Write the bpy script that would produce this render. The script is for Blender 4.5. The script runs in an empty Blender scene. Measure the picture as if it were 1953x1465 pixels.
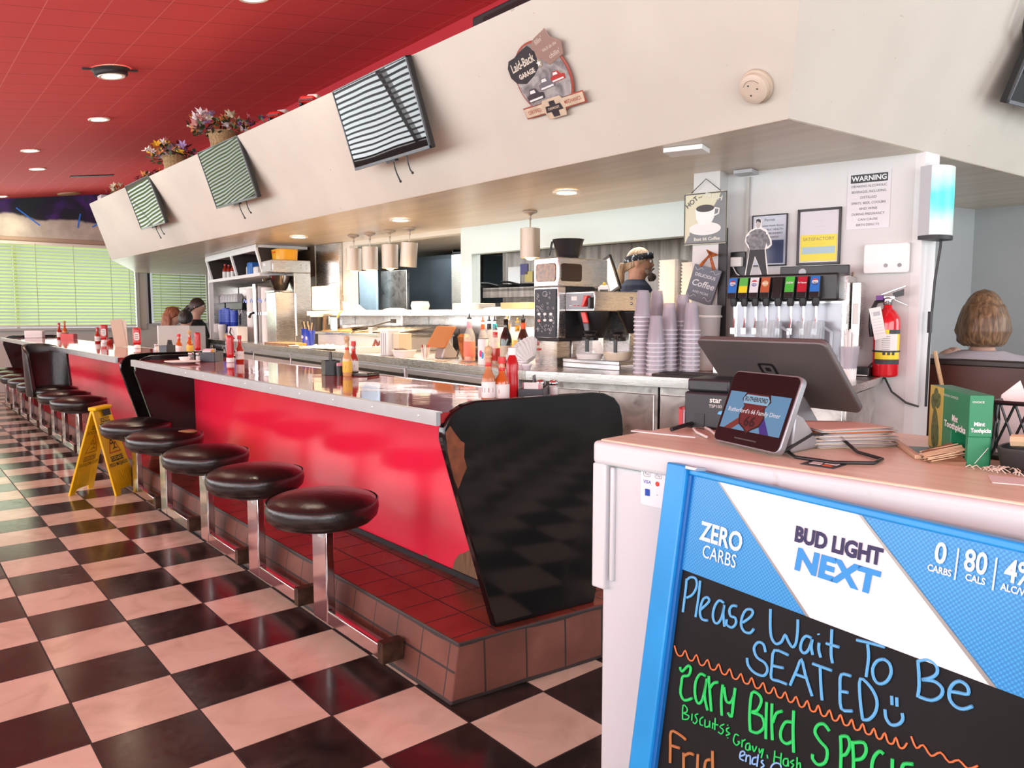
import bpy, bmesh, math, random
from mathutils import Vector, Matrix, Euler
random.seed(7)
PI = math.pi
SC = bpy.context.scene
COL = SC.collection
R = math.radians

# ---------------------------------------------------------------- camera, world, sun, large lights, exposure
cam_data = bpy.data.cameras.new('camera')
cam = bpy.data.objects.new('camera', cam_data)
COL.objects.link(cam)
SC.camera = cam
cam_data.sensor_fit = 'HORIZONTAL'
cam_data.sensor_width = 36.0
cam_data.lens = 36.0 * 1459.3 / 1953.0
cam_data.clip_start = 0.05
cam_data.clip_end = 200
cam.location = (-1.330, -1.807, 1.240)
cam.rotation_euler = (R(90 - 5.095), R(0.0), R(-39.695))

world = bpy.data.worlds.new('daylight')
SC.world = world
world.use_nodes = True
wn = world.node_tree.nodes
wn['Background'].inputs[0].default_value = (0.93, 0.97, 1.0, 1)
wn['Background'].inputs[1].default_value = 0.42

def area_light(name, loc, rot, sx, sy, power, color=(1, 1, 1)):
    d = bpy.data.lights.new(name, 'AREA')
    d.shape = 'RECTANGLE'; d.size = sx; d.size_y = sy; d.energy = power; d.color = color
    o = bpy.data.objects.new(name, d); COL.objects.link(o)
    o.location = loc; o.rotation_euler = rot
    return o

area_light('window_daylight_street_side', (-4.35, 4.2, 1.70), (R(97), 0, R(-90)), 17, 1.9, 980, (0.93, 0.98, 1.0))
area_light('window_daylight_entrance', (-1.2, -4.8, 1.7), (R(98), 0, R(0)), 6.0, 2.2, 165, (0.94, 0.98, 1.0))
area_light('window_daylight_far_end', (-0.6, 13.45, 1.75), (R(90), 0, R(180)), 6.4, 1.5, 95, (0.95, 1.0, 0.9))
area_light('kitchen_fluorescent', (2.93, 5.1, 1.975), (0, 0, R(5.33)),   .45, 2.6, 24, (0.9, 0.97, 1.0))
area_light('kitchen_fluorescent', (3.16, 2.75, 1.89), (0, 0, R(5.33)), .35, 1.6, 9, (1.0, 0.95, 0.88))
area_light('side_room_daylight', (4.0, -2.6, 1.6), (R(90), 0, R(20)), 1.6, 1.4, 26, (0.93, 0.97, 1.0))

SC.view_settings.view_transform = 'Standard'
SC.view_settings.look = 'None'
SC.view_settings.gamma = 1.0
SC.view_settings.use_curve_mapping = False
SC.view_settings.exposure = 0.42
SC.cycles.max_bounces = 7
SC.cycles.diffuse_bounces = 3
SC.cycles.glossy_bounces = 4
SC.cycles.transmission_bounces = 6
SC.cycles.transparent_max_bounces = 20
SC.cycles.caustics_reflective = True
SC.cycles.blur_glossy = 1.0
SC.cycles.caustics_refractive = False
SC.cycles.sample_clamp_indirect = 6.0

# ---------------------------------------------------------------- materials
MATS = {}
def mat(name, col=(0.8, 0.8, 0.8), rough=0.5, metal=0.0, emit=None, estr=1.0, spec=None, alpha=None, trans=None, ior=None, coat=None, vary=0.0, vscale=6.0, bump=0.0, bscale=40.0):
    if name in MATS: return MATS[name]
    m = bpy.data.materials.new(name); m.use_nodes = True
    nt = m.node_tree; b = nt.nodes['Principled BSDF']
    c4 = (*col, 1)
    b.inputs['Base Color'].default_value = c4
    b.inputs['Roughness'].default_value = rough
    b.inputs['Metallic'].default_value = metal
    if emit: b.inputs['Emission Color'].default_value = (*emit, 1); b.inputs['Emission Strength'].default_value = estr
    if spec is not None: b.inputs['Specular IOR Level'].default_value = spec
    if alpha is not None: b.inputs['Alpha'].default_value = alpha
    if trans is not None: b.inputs['Transmission Weight'].default_value = trans
    if ior is not None: b.inputs['IOR'].default_value = ior
    if coat is not None: b.inputs['Coat Weight'].default_value = coat; b.inputs['Coat Roughness'].default_value = 0.05
    if vary or bump:
        tc = nt.nodes.new('ShaderNodeTexCoord')
    if vary:
        n = nt.nodes.new('ShaderNodeTexNoise'); n.inputs['Scale'].default_value = vscale; n.inputs['Detail'].default_value = 5
        r = nt.nodes.new('ShaderNodeMapRange'); r.inputs['From Min'].default_value = 0.3; r.inputs['From Max'].default_value = 0.7
        r.inputs['To Min'].default_value = 1 - vary; r.inputs['To Max'].default_value = 1 + vary * 0.4
        mx = nt.nodes.new('ShaderNodeVectorMath'); mx.operation = 'SCALE'; mx.inputs[0].default_value = col
        nt.links.new(tc.outputs['Object'], n.inputs['Vector']); nt.links.new(n.outputs['Fac'], r.inputs['Value'])
        nt.links.new(r.outputs['Result'], mx.inputs['Scale']); nt.links.new(mx.outputs['Vector'], b.inputs['Base Color'])
    if bump:
        n = nt.nodes.new('ShaderNodeTexNoise'); n.inputs['Scale'].default_value = bscale; n.inputs['Detail'].default_value = 3
        bp = nt.nodes.new('ShaderNodeBump'); bp.inputs['Strength'].default_value = bump; bp.inputs['Distance'].default_value = 0.01
        nt.links.new(tc.outputs['Object'], n.inputs['Vector']); nt.links.new(n.outputs['Fac'], bp.inputs['Height'])
        nt.links.new(bp.outputs['Normal'], b.inputs['Normal'])
    MATS[name] = m
    return m

class NB:
    """small node helper"""
    def __init__(s, name, rough=0.5, metal=0.0):
        s.m = bpy.data.materials.new(name); s.m.use_nodes = True; MATS[name] = s.m
        s.nt = s.m.node_tree; s.b = s.nt.nodes['Principled BSDF']
        s.b.inputs['Roughness'].default_value = rough; s.b.inputs['Metallic'].default_value = metal
        s.tc = s.n('ShaderNodeTexCoord')
        s.sep = s.n('ShaderNodeSeparateXYZ'); s.l(s.tc.outputs['Object'], s.sep.inputs[0])
        s.x, s.y, s.z = s.sep.outputs
    def n(s, t): return s.nt.nodes.new(t)
    def l(s, a, b): s.nt.links.new(a, b)
    def math(s, op, a, b=None, c=None, clamp=False):
        n = s.n('ShaderNodeMath'); n.operation = op; n.use_clamp = clamp
        for i, v in enumerate((a, b, c)):
            if v is None: continue
            if isinstance(v, (int, float)): n.inputs[i].default_value = v
            else: s.l(v, n.inputs[i])
        return n.outputs[0]
    def noise(s, scale, detail=4, vec=None, out='Fac', dist=0.0):
        n = s.n('ShaderNodeTexNoise'); n.inputs['Scale'].default_value = scale; n.inputs['Detail'].default_value = detail; n.inputs['Distortion'].default_value = dist
        s.l(vec if vec is not None else s.tc.outputs['Object'], n.inputs['Vector']); return n.outputs[out]
    def scaled(s, sx, sy, sz):
        n = s.n('ShaderNodeVectorMath'); n.operation = 'MULTIPLY'; n.inputs[1].default_value = (sx, sy, sz)
        s.l(s.tc.outputs['Object'], n.inputs[0]); return n.outputs[0]
    def mix(s, f, a, b):
        n = s.n('ShaderNodeMix'); n.data_type = 'RGBA'
        if isinstance(f, (int, float)): n.inputs[0].default_value = f
        else: s.l(f, n.inputs[0])
        for i, v in ((6, a), (7, b)):
            if isinstance(v, tuple): n.inputs[i].default_value = (*v, 1) if len(v) == 3 else v
            else: s.l(v, n.inputs[i])
        return n.outputs[2]
    def ramp(s, f, stops):
        n = s.n('ShaderNodeValToRGB'); el = n.color_ramp.elements
        while len(el) < len(stops): el.new(0.5)
        for e, (p, c) in zip(el, stops): e.position = p; e.color = (*c, 1)
        s.l(f, n.inputs[0]); return n.outputs[0]
    def step(s, v, a, b):  # smooth 0..1 between a and b
        n = s.n('ShaderNodeMapRange'); n.interpolation_type = 'SMOOTHSTEP'
        n.inputs['From Min'].default_value = a; n.inputs['From Max'].default_value = b
        s.l(v, n.inputs['Value']); return n.outputs[0]
    def line(s, v, period, width):   # 1 inside a joint of the given width
        f = s.math('FRACT', s.math('DIVIDE', v, period))
        d = s.math('MINIMUM', f, s.math('SUBTRACT', 1.0, f))
        return s.math('LESS_THAN', d, width / period / 2)
    def color(s, c):
        if isinstance(c, tuple): s.b.inputs['Base Color'].default_value = (*c, 1)
        else: s.l(c, s.b.inputs['Base Color'])
    def rough(s, v): s.l(v, s.b.inputs['Roughness'])
    def bump(s, h, strength=0.3, dist=0.01):
        n = s.n('ShaderNodeBump'); n.inputs['Strength'].default_value = strength; n.inputs['Distance'].default_value = dist
        s.l(h, n.inputs['Height']); s.l(n.outputs[0], s.b.inputs['Normal'])

# ---------------------------------------------------------------- mesh builder
class MB:
    def __init__(s): s.v = []; s.f = []; s.mi = []; s.cur = 0; s.M = Matrix()
    def mat(s, i): s.cur = i; return s
    def at(s, loc=(0, 0, 0), rot=(0, 0, 0)):
        s.M = Matrix.Translation(loc) @ Euler(rot).to_matrix().to_4x4(); return s
    def add(s, vs, fs):
        o = len(s.v); s.v += [tuple(s.M @ Vector(p)) for p in vs]
        for f in fs: s.f.append(tuple(i + o for i in f)); s.mi.append(s.cur)
        return s
    def box(s, x0, x1, y0, y1, z0, z1):
        vs = [(x, y, z) for x in (x0, x1) for y in (y0, y1) for z in (z0, z1)]
        return s.add(vs, [(0, 1, 3, 2), (4, 6, 7, 5), (0, 4, 5, 1), (2, 3, 7, 6), (0, 2, 6, 4), (1, 5, 7, 3)])
    def cbox(s, c, d): return s.box(c[0] - d[0] / 2, c[0] + d[0] / 2, c[1] - d[1] / 2, c[1] + d[1] / 2, c[2] - d[2] / 2, c[2] + d[2] / 2)
    def hexa(s, b, t):  # bottom 4 pts, top 4 pts
        return s.add(list(b) + list(t), [(3, 2, 1, 0), (4, 5, 6, 7)] + [(i, (i + 1) % 4, 4 + (i + 1) % 4, 4 + i) for i in range(4)])
    def quad(s, a, b, c, d): return s.add([a, b, c, d], [(0, 1, 2, 3)])
    def lathe(s, prof, n=24, c=(0, 0, 0), cap=True):
        vs = []; fs = []
        for r, z in prof:
            for k in range(n):
                a = 2 * PI * k / n; vs.append((c[0] + r * math.cos(a), c[1] + r * math.sin(a), c[2] + z))
        for i in range(len(prof) - 1):
            for k in range(n):
                k2 = (k + 1) % n; fs.append((i * n + k, i * n + k2, (i + 1) * n + k2, (i + 1) * n + k))
        if cap:
            fs.append(tuple(range(n - 1, -1, -1))); m = (len(prof) - 1) * n; fs.append(tuple(range(m, m + n)))
        return s.add(vs, fs)
    def rlathe(s, prof, sx, sy, n=24, p=4.0, c=(0, 0, 0)):  # superellipse section, profile of (scale, z)
        vs = []; fs = []
        for r, z in prof:
            for k in range(n):
                a = 2 * PI * k / n; ca, sa = math.cos(a), math.sin(a)
                q = (abs(ca) ** p + abs(sa) ** p) ** (-1 / p)
                vs.append((c[0] + r * sx * q * ca, c[1] + r * sy * q * sa, c[2] + z))
        for i in range(len(prof) - 1):
            for k in range(n):
                k2 = (k + 1) % n; fs.append((i * n + k, i * n + k2, (i + 1) * n + k2, (i + 1) * n + k))
        fs.append(tuple(range(n - 1, -1, -1))); m = (len(prof) - 1) * n; fs.append(tuple(range(m, m + n)))
        return s.add(vs, fs)
    def tube(s, pts, r, n=8, cap=True):
        pts = [Vector(p) for p in pts]; rr = r if isinstance(r, (list, tuple)) else [r] * len(pts)
        vs = []; fs = []; prev = None
        for i, p in enumerate(pts):
            t = (pts[min(i + 1, len(pts) - 1)] - pts[max(i - 1, 0)])
            t = t.normalized() if t.length > 1e-9 else Vector((0, 0, 1))
            if prev is None:
                a = t.cross(Vector((0, 0, 1)) if abs(t.z) < .9 else Vector((1, 0, 0))).normalized()
            else:
                a = prev - t * prev.dot(t); a = a.normalized() if a.length > 1e-6 else t.orthogonal().normalized()
            prev = a; b = t.cross(a)
            for k in range(n):
                an = 2 * PI * k / n; q = p + (a * math.cos(an) + b * math.sin(an)) * rr[i]; vs.append(tuple(q))
        for i in range(len(pts) - 1):
            for k in range(n):
                k2 = (k + 1) % n; fs.append((i * n + k, i * n + k2, (i + 1) * n + k2, (i + 1) * n + k))
        if cap: fs.append(tuple(range(n - 1, -1, -1))); m = (len(pts) - 1) * n; fs.append(tuple(range(m, m + n)))
        return s.add(vs, fs)
    def prism(s, poly, z0, z1, M=None):  # polygon in xy extruded z
        n = len(poly); vs = [(x, y, z0) for x, y in poly] + [(x, y, z1) for x, y in poly]
        if M is not None: vs = [tuple(M @ Vector(v)) for v in vs]
        return s.add(vs, [tuple(range(n - 1, -1, -1)), tuple(range(n, 2 * n))] + [(i, (i + 1) % n, n + (i + 1) % n, n + i) for i in range(n)])
    def sphere(s, c, r, nu=14, nv=9, sc=(1, 1, 1), zmin=-1, zmax=1):
        a0, a1 = math.asin(zmin), math.asin(zmax)
        prof = [(max(1e-4, math.cos(a0 + (a1 - a0) * i / nv)), math.sin(a0 + (a1 - a0) * i / nv)) for i in range(nv + 1)]
        vs = []; fs = []
        for rr, z in prof:
            for k in range(nu):
                a = 2 * PI * k / nu; vs.append((c[0] + r * sc[0] * rr * math.cos(a), c[1] + r * sc[1] * rr * math.sin(a), c[2] + r * sc[2] * z))
        for i in range(nv):
            for k in range(nu):
                k2 = (k + 1) % nu; fs.append((i * nu + k, i * nu + k2, (i + 1) * nu + k2, (i + 1) * nu + k))
        fs.append(tuple(range(nu - 1, -1, -1))); m = nv * nu; fs.append(tuple(range(m, m + nu)))
        return s.add(vs, fs)
    def mesh(s, m):
        for x in (m.vertices if m else ()): pass
        return s.add([tuple(v.co) for v in m.vertices], [tuple(p.vertices) for p in m.polygons])
    def build(s, name, mats, parent=None, smooth=35, bevel=0, seg=2, solid=0, subsurf=0):
        me = bpy.data.meshes.new(name); me.from_pydata(s.v, [], s.f)
        if not isinstance(mats, (list, tuple)): mats = [mats]
        for m in mats: me.materials.append(m)
        if len(mats) > 1:
            for p, i in zip(me.polygons, s.mi): p.material_index = i
        me.validate(); me.update()
        bm = bmesh.new(); bm.from_mesh(me); bmesh.ops.recalc_face_normals(bm, faces=bm.faces); bm.to_mesh(me); bm.free()
        if smooth:
            me.shade_smooth(); me.set_sharp_from_angle(angle=R(smooth))
        o = bpy.data.objects.new(name, me); COL.objects.link(o)
        if parent is not None: o.parent = parent
        if solid:
            q = o.modifiers.new('thickness', 'SOLIDIFY'); q.thickness = solid; q.offset = 0
        if subsurf:
            q = o.modifiers.new('smooth', 'SUBSURF'); q.levels = subsurf; q.render_levels = subsurf
        if bevel:
            q = o.modifiers.new('bevel', 'BEVEL'); q.width = bevel; q.segments = seg; q.limit_method = 'ANGLE'; q.angle_limit = R(40)
            q.harden_normals = False
        return o

def tag(o, label, cat, group=None, kind=None):
    o['label'] = label; o['category'] = cat
    if group: o['group'] = group
    if kind: o['kind'] = kind
    return o
def thing(name, label, cat, loc=(0, 0, 0), rz=0.0, group=None, rot=None):
    o = bpy.data.objects.new(name, None); COL.objects.link(o); o.empty_display_size = 0.05
    o.location = loc; o.rotation_euler = rot if rot is not None else (0, 0, rz)
    return tag(o, label, cat, group)
def structure(o, label=None, cat=None):
    o['kind'] = 'structure'
    if label: o['label'] = label; o['category'] = cat
    return o
def put(o, loc, rz=0.0): o.location = loc; o.rotation_euler = (0, 0, rz); return o
def dup(src, loc, rz=0.0, label=None, group=None, scale=None, rot=None):
    r = src.copy(); COL.objects.link(r); r.location = loc; r.rotation_euler = rot if rot is not None else (0, 0, rz)
    if scale: r.scale = (scale, scale, scale)
    if label: r['label'] = label
    if group: r['group'] = group
    for ch in list(src.children):
        c = ch.copy(); COL.objects.link(c); c.parent = r
        for g in list(ch.children):
            d = g.copy(); COL.objects.link(d); d.parent = c
    return r

def rrect(w, h, r, n=5, cx=0, cy=0):
    pts = []
    for (sx, sy, a0) in ((1, 1, 0), (-1, 1, 90), (-1, -1, 180), (1, -1, 270)):
        for k in range(n + 1):
            a = R(a0 + 90 * k / n)
            pts.append((cx + sx * (w / 2 - r) + r * math.cos(a), cy + sy * (h / 2 - r) + r * math.sin(a)))
    return pts

XZ = Matrix(((1, 0, 0, 0), (0, 0, -1, 0), (0, 1, 0, 0), (0, 0, 0, 1)))   # local xy plane -> upright facing -Y
FX = Matrix(((0, 0, -1, 0), (-1, 0, 0, 0), (0, 1, 0, 0), (0, 0, 0, 1)))  # local xy plane -> upright facing -X (x runs to -Y)

_txt = {}
def text_mesh(txt, size, align='CENTER', bold=0.0, shear=0.0, xs=1.0, depth=0.0, space=1.0, res=3, line=1.0):
    key = (txt, size, align, bold, shear, xs, depth, space, line)
    if key in _txt: return _txt[key]
    cu = bpy.data.curves.new('lettering', 'FONT'); cu.body = txt; cu.size = size; cu.align_x = align; cu.align_y = 'CENTER'
    cu.offset = bold; cu.shear = shear; cu.extrude = depth; cu.space_character = space; cu.resolution_u = res; cu.space_line = line
    o = bpy.data.objects.new('lettering', cu); COL.objects.link(o)
    dg = bpy.context.evaluated_depsgraph_get(); dg.update()
    me = bpy.data.meshes.new_from_object(o.evaluated_get(dg))
    bpy.data.objects.remove(o); bpy.data.curves.remove(cu)
    if xs != 1.0:
        for v in me.vertices: v.co.x *= xs
    _txt[key] = me
    return me
def put_text(mb, txt, size, M, **k):
    old = mb.M; mb.M = old @ M if k.pop('rel', True) else M
    mb.mesh(text_mesh(txt, size, **k)); mb.M = old
    return mb
def T(x, y, z): return Matrix.Translation((x, y, z))
# ---------------------------------------------------------------- frames of the skewed parts of the room
def rot2(x, y, deg):
    a = R(deg); return (x * math.cos(a) - y * math.sin(a), x * math.sin(a) + y * math.cos(a))
class Frame:
    def __init__(s, ox, oy, deg): s.ox, s.oy, s.deg, s.rz = ox, oy, deg, R(deg)
    def w(s, x, y, z=0.0):
        q = rot2(x, y, s.deg); return (s.ox + q[0], s.oy + q[1], z)
BL = Frame(1.286, 1.243, -4.77)    # long back counter: x into the wall, y away from the camera
RS = Frame(1.375, 1.167, 14.4)     # right service counter
PW = Frame(2.709, 2.714, 5.33)     # kitchen pass-through wall
HS = Frame(-0.17, -0.688, 3.5)     # host stand
TILE = 0.305

# ---------------------------------------------------------------- surface materials
def make_surfaces():
    n = NB('checker_floor')
    ix = n.math('FLOOR', n.math('DIVIDE', n.x, TILE)); iy = n.math('FLOOR', n.math('DIVIDE', n.y, TILE))
    par = n.math('FLOORED_MODULO', n.math('ADD', ix, iy), 2.0)
    cell = n.n('ShaderNodeCombineXYZ'); n.l(ix, cell.inputs[0]); n.l(iy, cell.inputs[1])
    wnz = n.n('ShaderNodeTexWhiteNoise'); wnz.noise_dimensions = '2D'; n.l(cell.outputs[0], wnz.inputs['Vector'])
    off = n.n('ShaderNodeVectorMath'); n.l(wnz.outputs['Color'], off.inputs[0]); off.operation = 'SCALE'; off.inputs['Scale'].default_value = 7
    ad = n.n('ShaderNodeVectorMath'); n.l(off.outputs[0], ad.inputs[0]); n.l(n.tc.outputs['Object'], ad.inputs[1])
    nz = n.noise(5.0, 6, ad.outputs[0], dist=1.2)
    nz2 = n.noise(38.0, 4, ad.outputs[0])
    cream = n.ramp(nz, [(0.25, (0.53, 0.44, 0.33)), (0.5, (0.67, 0.575, 0.45)), (0.8, (0.74, 0.66, 0.54))])
    black = n.ramp(nz, [(0.3, (0.010, 0.008, 0.008)), (0.62, (0.030, 0.022, 0.019)), (0.85, (0.085, 0.068, 0.06))])
    c = n.mix(par, black, cream)
    gr = n.math('MAXIMUM', n.line(n.x, TILE, 0.006), n.line(n.y, TILE, 0.0045))
    c = n.mix(gr, c, (0.022, 0.016, 0.014))
    n.color(c)
    rg = n.math('MULTIPLY_ADD', nz2, 0.20, 0.08)
    n.rough(n.math('ADD', rg, n.math('MULTIPLY', gr, 0.5)))
    n.b.inputs['Specular IOR Level'].default_value = 0.62
    n.bump(n.math('SUBTRACT', n.math('MULTIPLY', nz2, 0.06), gr), 0.25, 0.004)

    n = NB('red_ceiling_tile', rough=0.75)
    u = n.math('ADD', n.x, 0.19); ux = n.line(u, TILE, 0.006); vy = n.line(n.y, TILE, 0.005)
    nz = n.noise(220, 2); nz3 = n.noise(1.3, 2)
    c = n.mix(n.math('MULTIPLY', nz, 0.55), (0.68, 0.062, 0.070), (0.50, 0.040, 0.046))
    c = n.mix(n.math('MULTIPLY', nz3, 0.25), c, (0.70, 0.07, 0.08))
    c = n.mix(vy, c, (0.20, 0.010, 0.012)); c = n.mix(n.math('MULTIPLY', ux, 0.8), c, (0.75, 0.20, 0.19))
    n.color(c); n.bump(nz, 0.25, 0.003)

    n = NB('quarry_tile')
    tx = n.math('ADD', n.x, -0.045); lx = n.line(tx, 0.158, 0.006); ly = n.line(n.y, 0.158, 0.006)
    nz = n.noise(4, 3); fine = n.noise(160, 2)
    c = n.ramp(nz, [(0.3, (0.105, 0.024, 0.015)), (0.55, (0.175, 0.036, 0.021)), (0.8, (0.24, 0.055, 0.032))])
    c = n.mix(n.math('MULTIPLY', fine, 0.35), c, (0.12, 0.02, 0.012))
    j = n.math('MAXIMUM', lx, ly)
    c = n.mix(j, c, (0.025, 0.015, 0.013)); n.color(c)
    n.rough(n.math('ADD', n.math('MULTIPLY', j, 0.4), 0.26)); n.bump(n.math('SUBTRACT', 0.0, j), 0.4, 0.004)

    n = NB('quarry_tile_face', rough=0.55)   # side faces: joints along y or x, one course
    fine = n.noise(170, 2); nz = n.noise(5, 3)
    ly = n.line(n.y, 0.158, 0.006); lx = n.line(n.math('ADD', n.x, -0.14), 0.164, 0.007)
    g = n.n('ShaderNodeNewGeometry'); sp = n.n('ShaderNodeSeparateXYZ'); n.l(g.outputs['Normal'], sp.inputs[0])
    side = n.math('GREATER_THAN', n.math('ABSOLUTE', sp.outputs[1]), 0.7)
    zl = n.math('MULTIPLY', n.math('SUBTRACT', 1.0, side), n.math('LESS_THAN', n.math('ABSOLUTE', n.math('SUBTRACT', n.z, 0.105)), 0.004))
    j = n.math('ADD', n.math('MULTIPLY', side, lx), n.math('MULTIPLY', n.math('SUBTRACT', 1.0, side), ly), clamp=True)
    j = n.math('MAXIMUM', j, zl)
    rim = n.math('MAXIMUM', n.math('GREATER_THAN', n.math('ADD', n.z, n.math('MULTIPLY', nz, 0.02)), 0.196), n.math('LESS_THAN', n.math('ADD', n.z, n.math('MULTIPLY', nz, -0.02)), 0.006))
    j = n.math('MAXIMUM', j, rim)
    c = n.ramp(nz, [(0.3, (0.12, 0.044, 0.030)), (0.6, (0.19, 0.070, 0.046)), (0.85, (0.27, 0.11, 0.08))])
    c = n.mix(n.math('MULTIPLY', fine, 0.3), c, (0.07, 0.025, 0.018)); c = n.mix(j, c, (0.03, 0.022, 0.02)); n.color(c); n.bump(n.math('SUBTRACT', n.math('MULTIPLY', fine, 0.2), j), 0.4, 0.004)

    n = NB('cream_wall', rough=0.6)
    nz = n.noise(1.4, 4); sp = n.noise(26, 3)
    c = n.ramp(nz, [(0.3, (0.57, 0.535, 0.465)), (0.7, (0.65, 0.615, 0.54))])
    c = n.mix(n.step(sp, 0.735, 0.76), c, (0.45, 0.38, 0.31)); n.color(c); n.bump(n.noise(60, 4), 0.12, 0.006)

    n = NB('soffit_paint', rough=0.30)
    v = n.scaled(6.0, 0.5, 1.0); nz = n.noise(2.2, 4, v)
    c = n.ramp(nz, [(0.3, (0.54, 0.45, 0.345)), (0.7, (0.68, 0.58, 0.46))]); n.color(c); n.bump(nz, 0.06, 0.01)

    n = NB('service_wall', rough=0.5)
    nz = n.noise(2.5, 4); low = n.step(n.z, 1.35, 0.95)
    c = n.mix(n.math('MULTIPLY', n.step(nz, 0.35, 0.7), n.math('MULTIPLY_ADD', low, 0.6, 0.16)), (0.66, 0.655, 0.65), (0.40, 0.33, 0.27)); n.color(c)

    n = NB('red_laminate', rough=0.10)
    nz = n.noise(1.6, 3); 
    c = n.ramp(nz, [(0.35, (0.82, 0.012, 0.048)), (0.7, (0.90, 0.020, 0.068))])
    # worn patch near the floor, showing brown board
    w = n.scaled(0.0, 1.0, 1.0); nn = n.noise(9, 3)
    dx = n.math('SUBTRACT', n.y, 0.44); dz = n.math('SUBTRACT', n.z, 0.20)
    d = n.math('SQRT', n.math('ADD', n.math('MULTIPLY', dx, n.math('MULTIPLY', dx, 0.42)), n.math('MULTIPLY', dz, dz)))
    d = n.math('ADD', d, n.math('MULTIPLY', n.math('SUBTRACT', nn, 0.5), 0.05))
    m1 = n.math('LESS_THAN', d, 0.150)
    dx2 = n.math('SUBTRACT', n.y, 0.86); d2 = n.math('SQRT', n.math('ADD', n.math('MULTIPLY', dx2, dx2), n.math('MULTIPLY', dz, dz)))
    m2 = n.math('LESS_THAN', n.math('ADD', d2, n.math('MULTIPLY', n.math('SUBTRACT', nn, 0.5), 0.04)), 0.028)
    m = n.math('MAXIMUM', m1, m2)
    grain = n.noise(10, 4, n.scaled(1, 26, 1.2))
    wood = n.ramp(grain, [(0.3, (0.12, 0.06, 0.03)), (0.7, (0.26, 0.15, 0.08))])
    n.color(n.mix(m, c, wood)); n.rough(n.math('MULTIPLY_ADD', m, 0.6, 0.17)); n.b.inputs['Specular IOR Level'].default_value = 0.6
    n.bump(n.noise(2.2, 2), 0.05, 0.05)

    n = NB('black_laminate', rough=0.12)
    sm = n.noise(3.2, 5, dist=0.8)
    n.color(n.ramp(sm, [(0.35, (0.003, 0.0025, 0.003)), (0.8, (0.009, 0.008, 0.008))]))
    n.rough(n.math('MULTIPLY_ADD', n.step(sm, 0.4, 0.75), 0.16, 0.07))

    n = NB('counter_red_top', rough=0.06)
    nz = n.noise(2.0, 3); n.color(n.ramp(nz, [(0.3, (0.30, 0.018, 0.020)), (0.7, (0.40, 0.03, 0.032))])); n.b.inputs['Specular IOR Level'].default_value = 0.75
    n.bump(n.noise(3.5, 2, n.scaled(1.5, 1, 1)), 0.035, 0.04)

    n = NB('brushed_steel', rough=0.26, metal=1.0)
    v = n.scaled(3, 3, 90); nz = n.noise(6, 3, v); sm = n.noise(4, 4)
    n.color(n.ramp(sm, [(0.3, (0.60, 0.585, 0.565)), (0.7, (0.76, 0.745, 0.72))])); n.rough(n.math('MULTIPLY_ADD', nz, 0.2, 0.16))
    n = NB('scuffed_steel', rough=0.3, metal=0.9)
    sm = n.noise(7, 6, dist=1.5); n.color(n.ramp(sm, [(0.3, (0.42, 0.40, 0.38)), (0.55, (0.66, 0.645, 0.62)), (0.8, (0.80, 0.78, 0.76))])); n.rough(n.math('MULTIPLY_ADD', sm, 0.4, 0.12))
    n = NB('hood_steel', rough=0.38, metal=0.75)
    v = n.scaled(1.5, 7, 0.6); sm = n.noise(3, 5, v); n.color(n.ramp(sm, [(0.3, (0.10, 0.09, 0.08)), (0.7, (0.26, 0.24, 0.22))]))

    n = NB('blind_slat', rough=0.45)
    n.color((0.44, 0.53, 0.26))
    tr = n.n('ShaderNodeBsdfTranslucent'); tr.inputs[0].default_value = (0.44, 0.56, 0.22, 1)
    mx = n.n('ShaderNodeMixShader'); mx.inputs[0].default_value = 0.45
    n.l(n.b.outputs[0], mx.inputs[1]); n.l(tr.outputs[0], mx.inputs[2]); n.l(mx.outputs[0], n.nt.nodes['Material Output'].inputs[0])

    n = NB('mural_paint', rough=0.7)
    cl = n.noise(2.6, 6); h = n.math('ADD', n.z, n.math('MULTIPLY', n.math('SUBTRACT', cl, 0.5), 0.28))
    k = n.step(h, 2.86, 2.80)
    sky = n.ramp(n.noise(2.0, 4), [(0.35, (0.008, 0.022, 0.025)), (0.52, (0.012, 0.012, 0.035)), (0.62, (0.06, 0.02, 0.17)), (0.72, (0.015, 0.035, 0.04))])
    cloud = n.ramp(n.noise(5, 5), [(0.3, (0.42, 0.41, 0.34)), (0.7, (0.62, 0.60, 0.50))])
    n.color(n.mix(k, sky, cloud))

    n = NB('host_top_wood', rough=0.34)
    g = n.noise(5, 5, n.scaled(9, 1.0, 1)); sm = n.noise(3, 4)
    c = n.ramp(g, [(0.3, (0.68, 0.58, 0.42)), (0.7, (0.80, 0.72, 0.56))]); c = n.mix(n.math('MULTIPLY', n.step(sm, 0.55, 0.8), 0.5), c, (0.80, 0.77, 0.68)); n.color(c)
    n = NB('worn_white_paint', rough=0.45)
    sm = n.noise(9, 5); c = n.mix(n.step(sm, 0.66, 0.74), (0.64, 0.67, 0.68), (0.42, 0.38, 0.33)); n.color(c)
make_surfaces()
M_white = mat('white_paint', (0.78, 0.78, 0.78), 0.5)
M_panelwhite = mat('white_panel', (0.70, 0.83, 0.84), 0.45)
M_grey = mat('grey_wall', (0.40, 0.425, 0.43), 0.6, vary=0.08, vscale=1.5)
M_redwall = mat('red_wall_paint', (0.45, 0.018, 0.03), 0.55)
M_black = mat('black_plastic', (0.012, 0.012, 0.013), 0.35)
M_satin = mat('black_satin', (0.02, 0.02, 0.022), 0.5)
M_chrome = mat('chrome', (0.58, 0.57, 0.57), 0.13, 1.0)
M_alu = mat('aluminium_trim', (0.74, 0.76, 0.78), 0.30, 1.0, vary=0.06, vscale=14)
M_rubber = mat('black_rubber', (0.015, 0.013, 0.012), 0.6)
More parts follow.
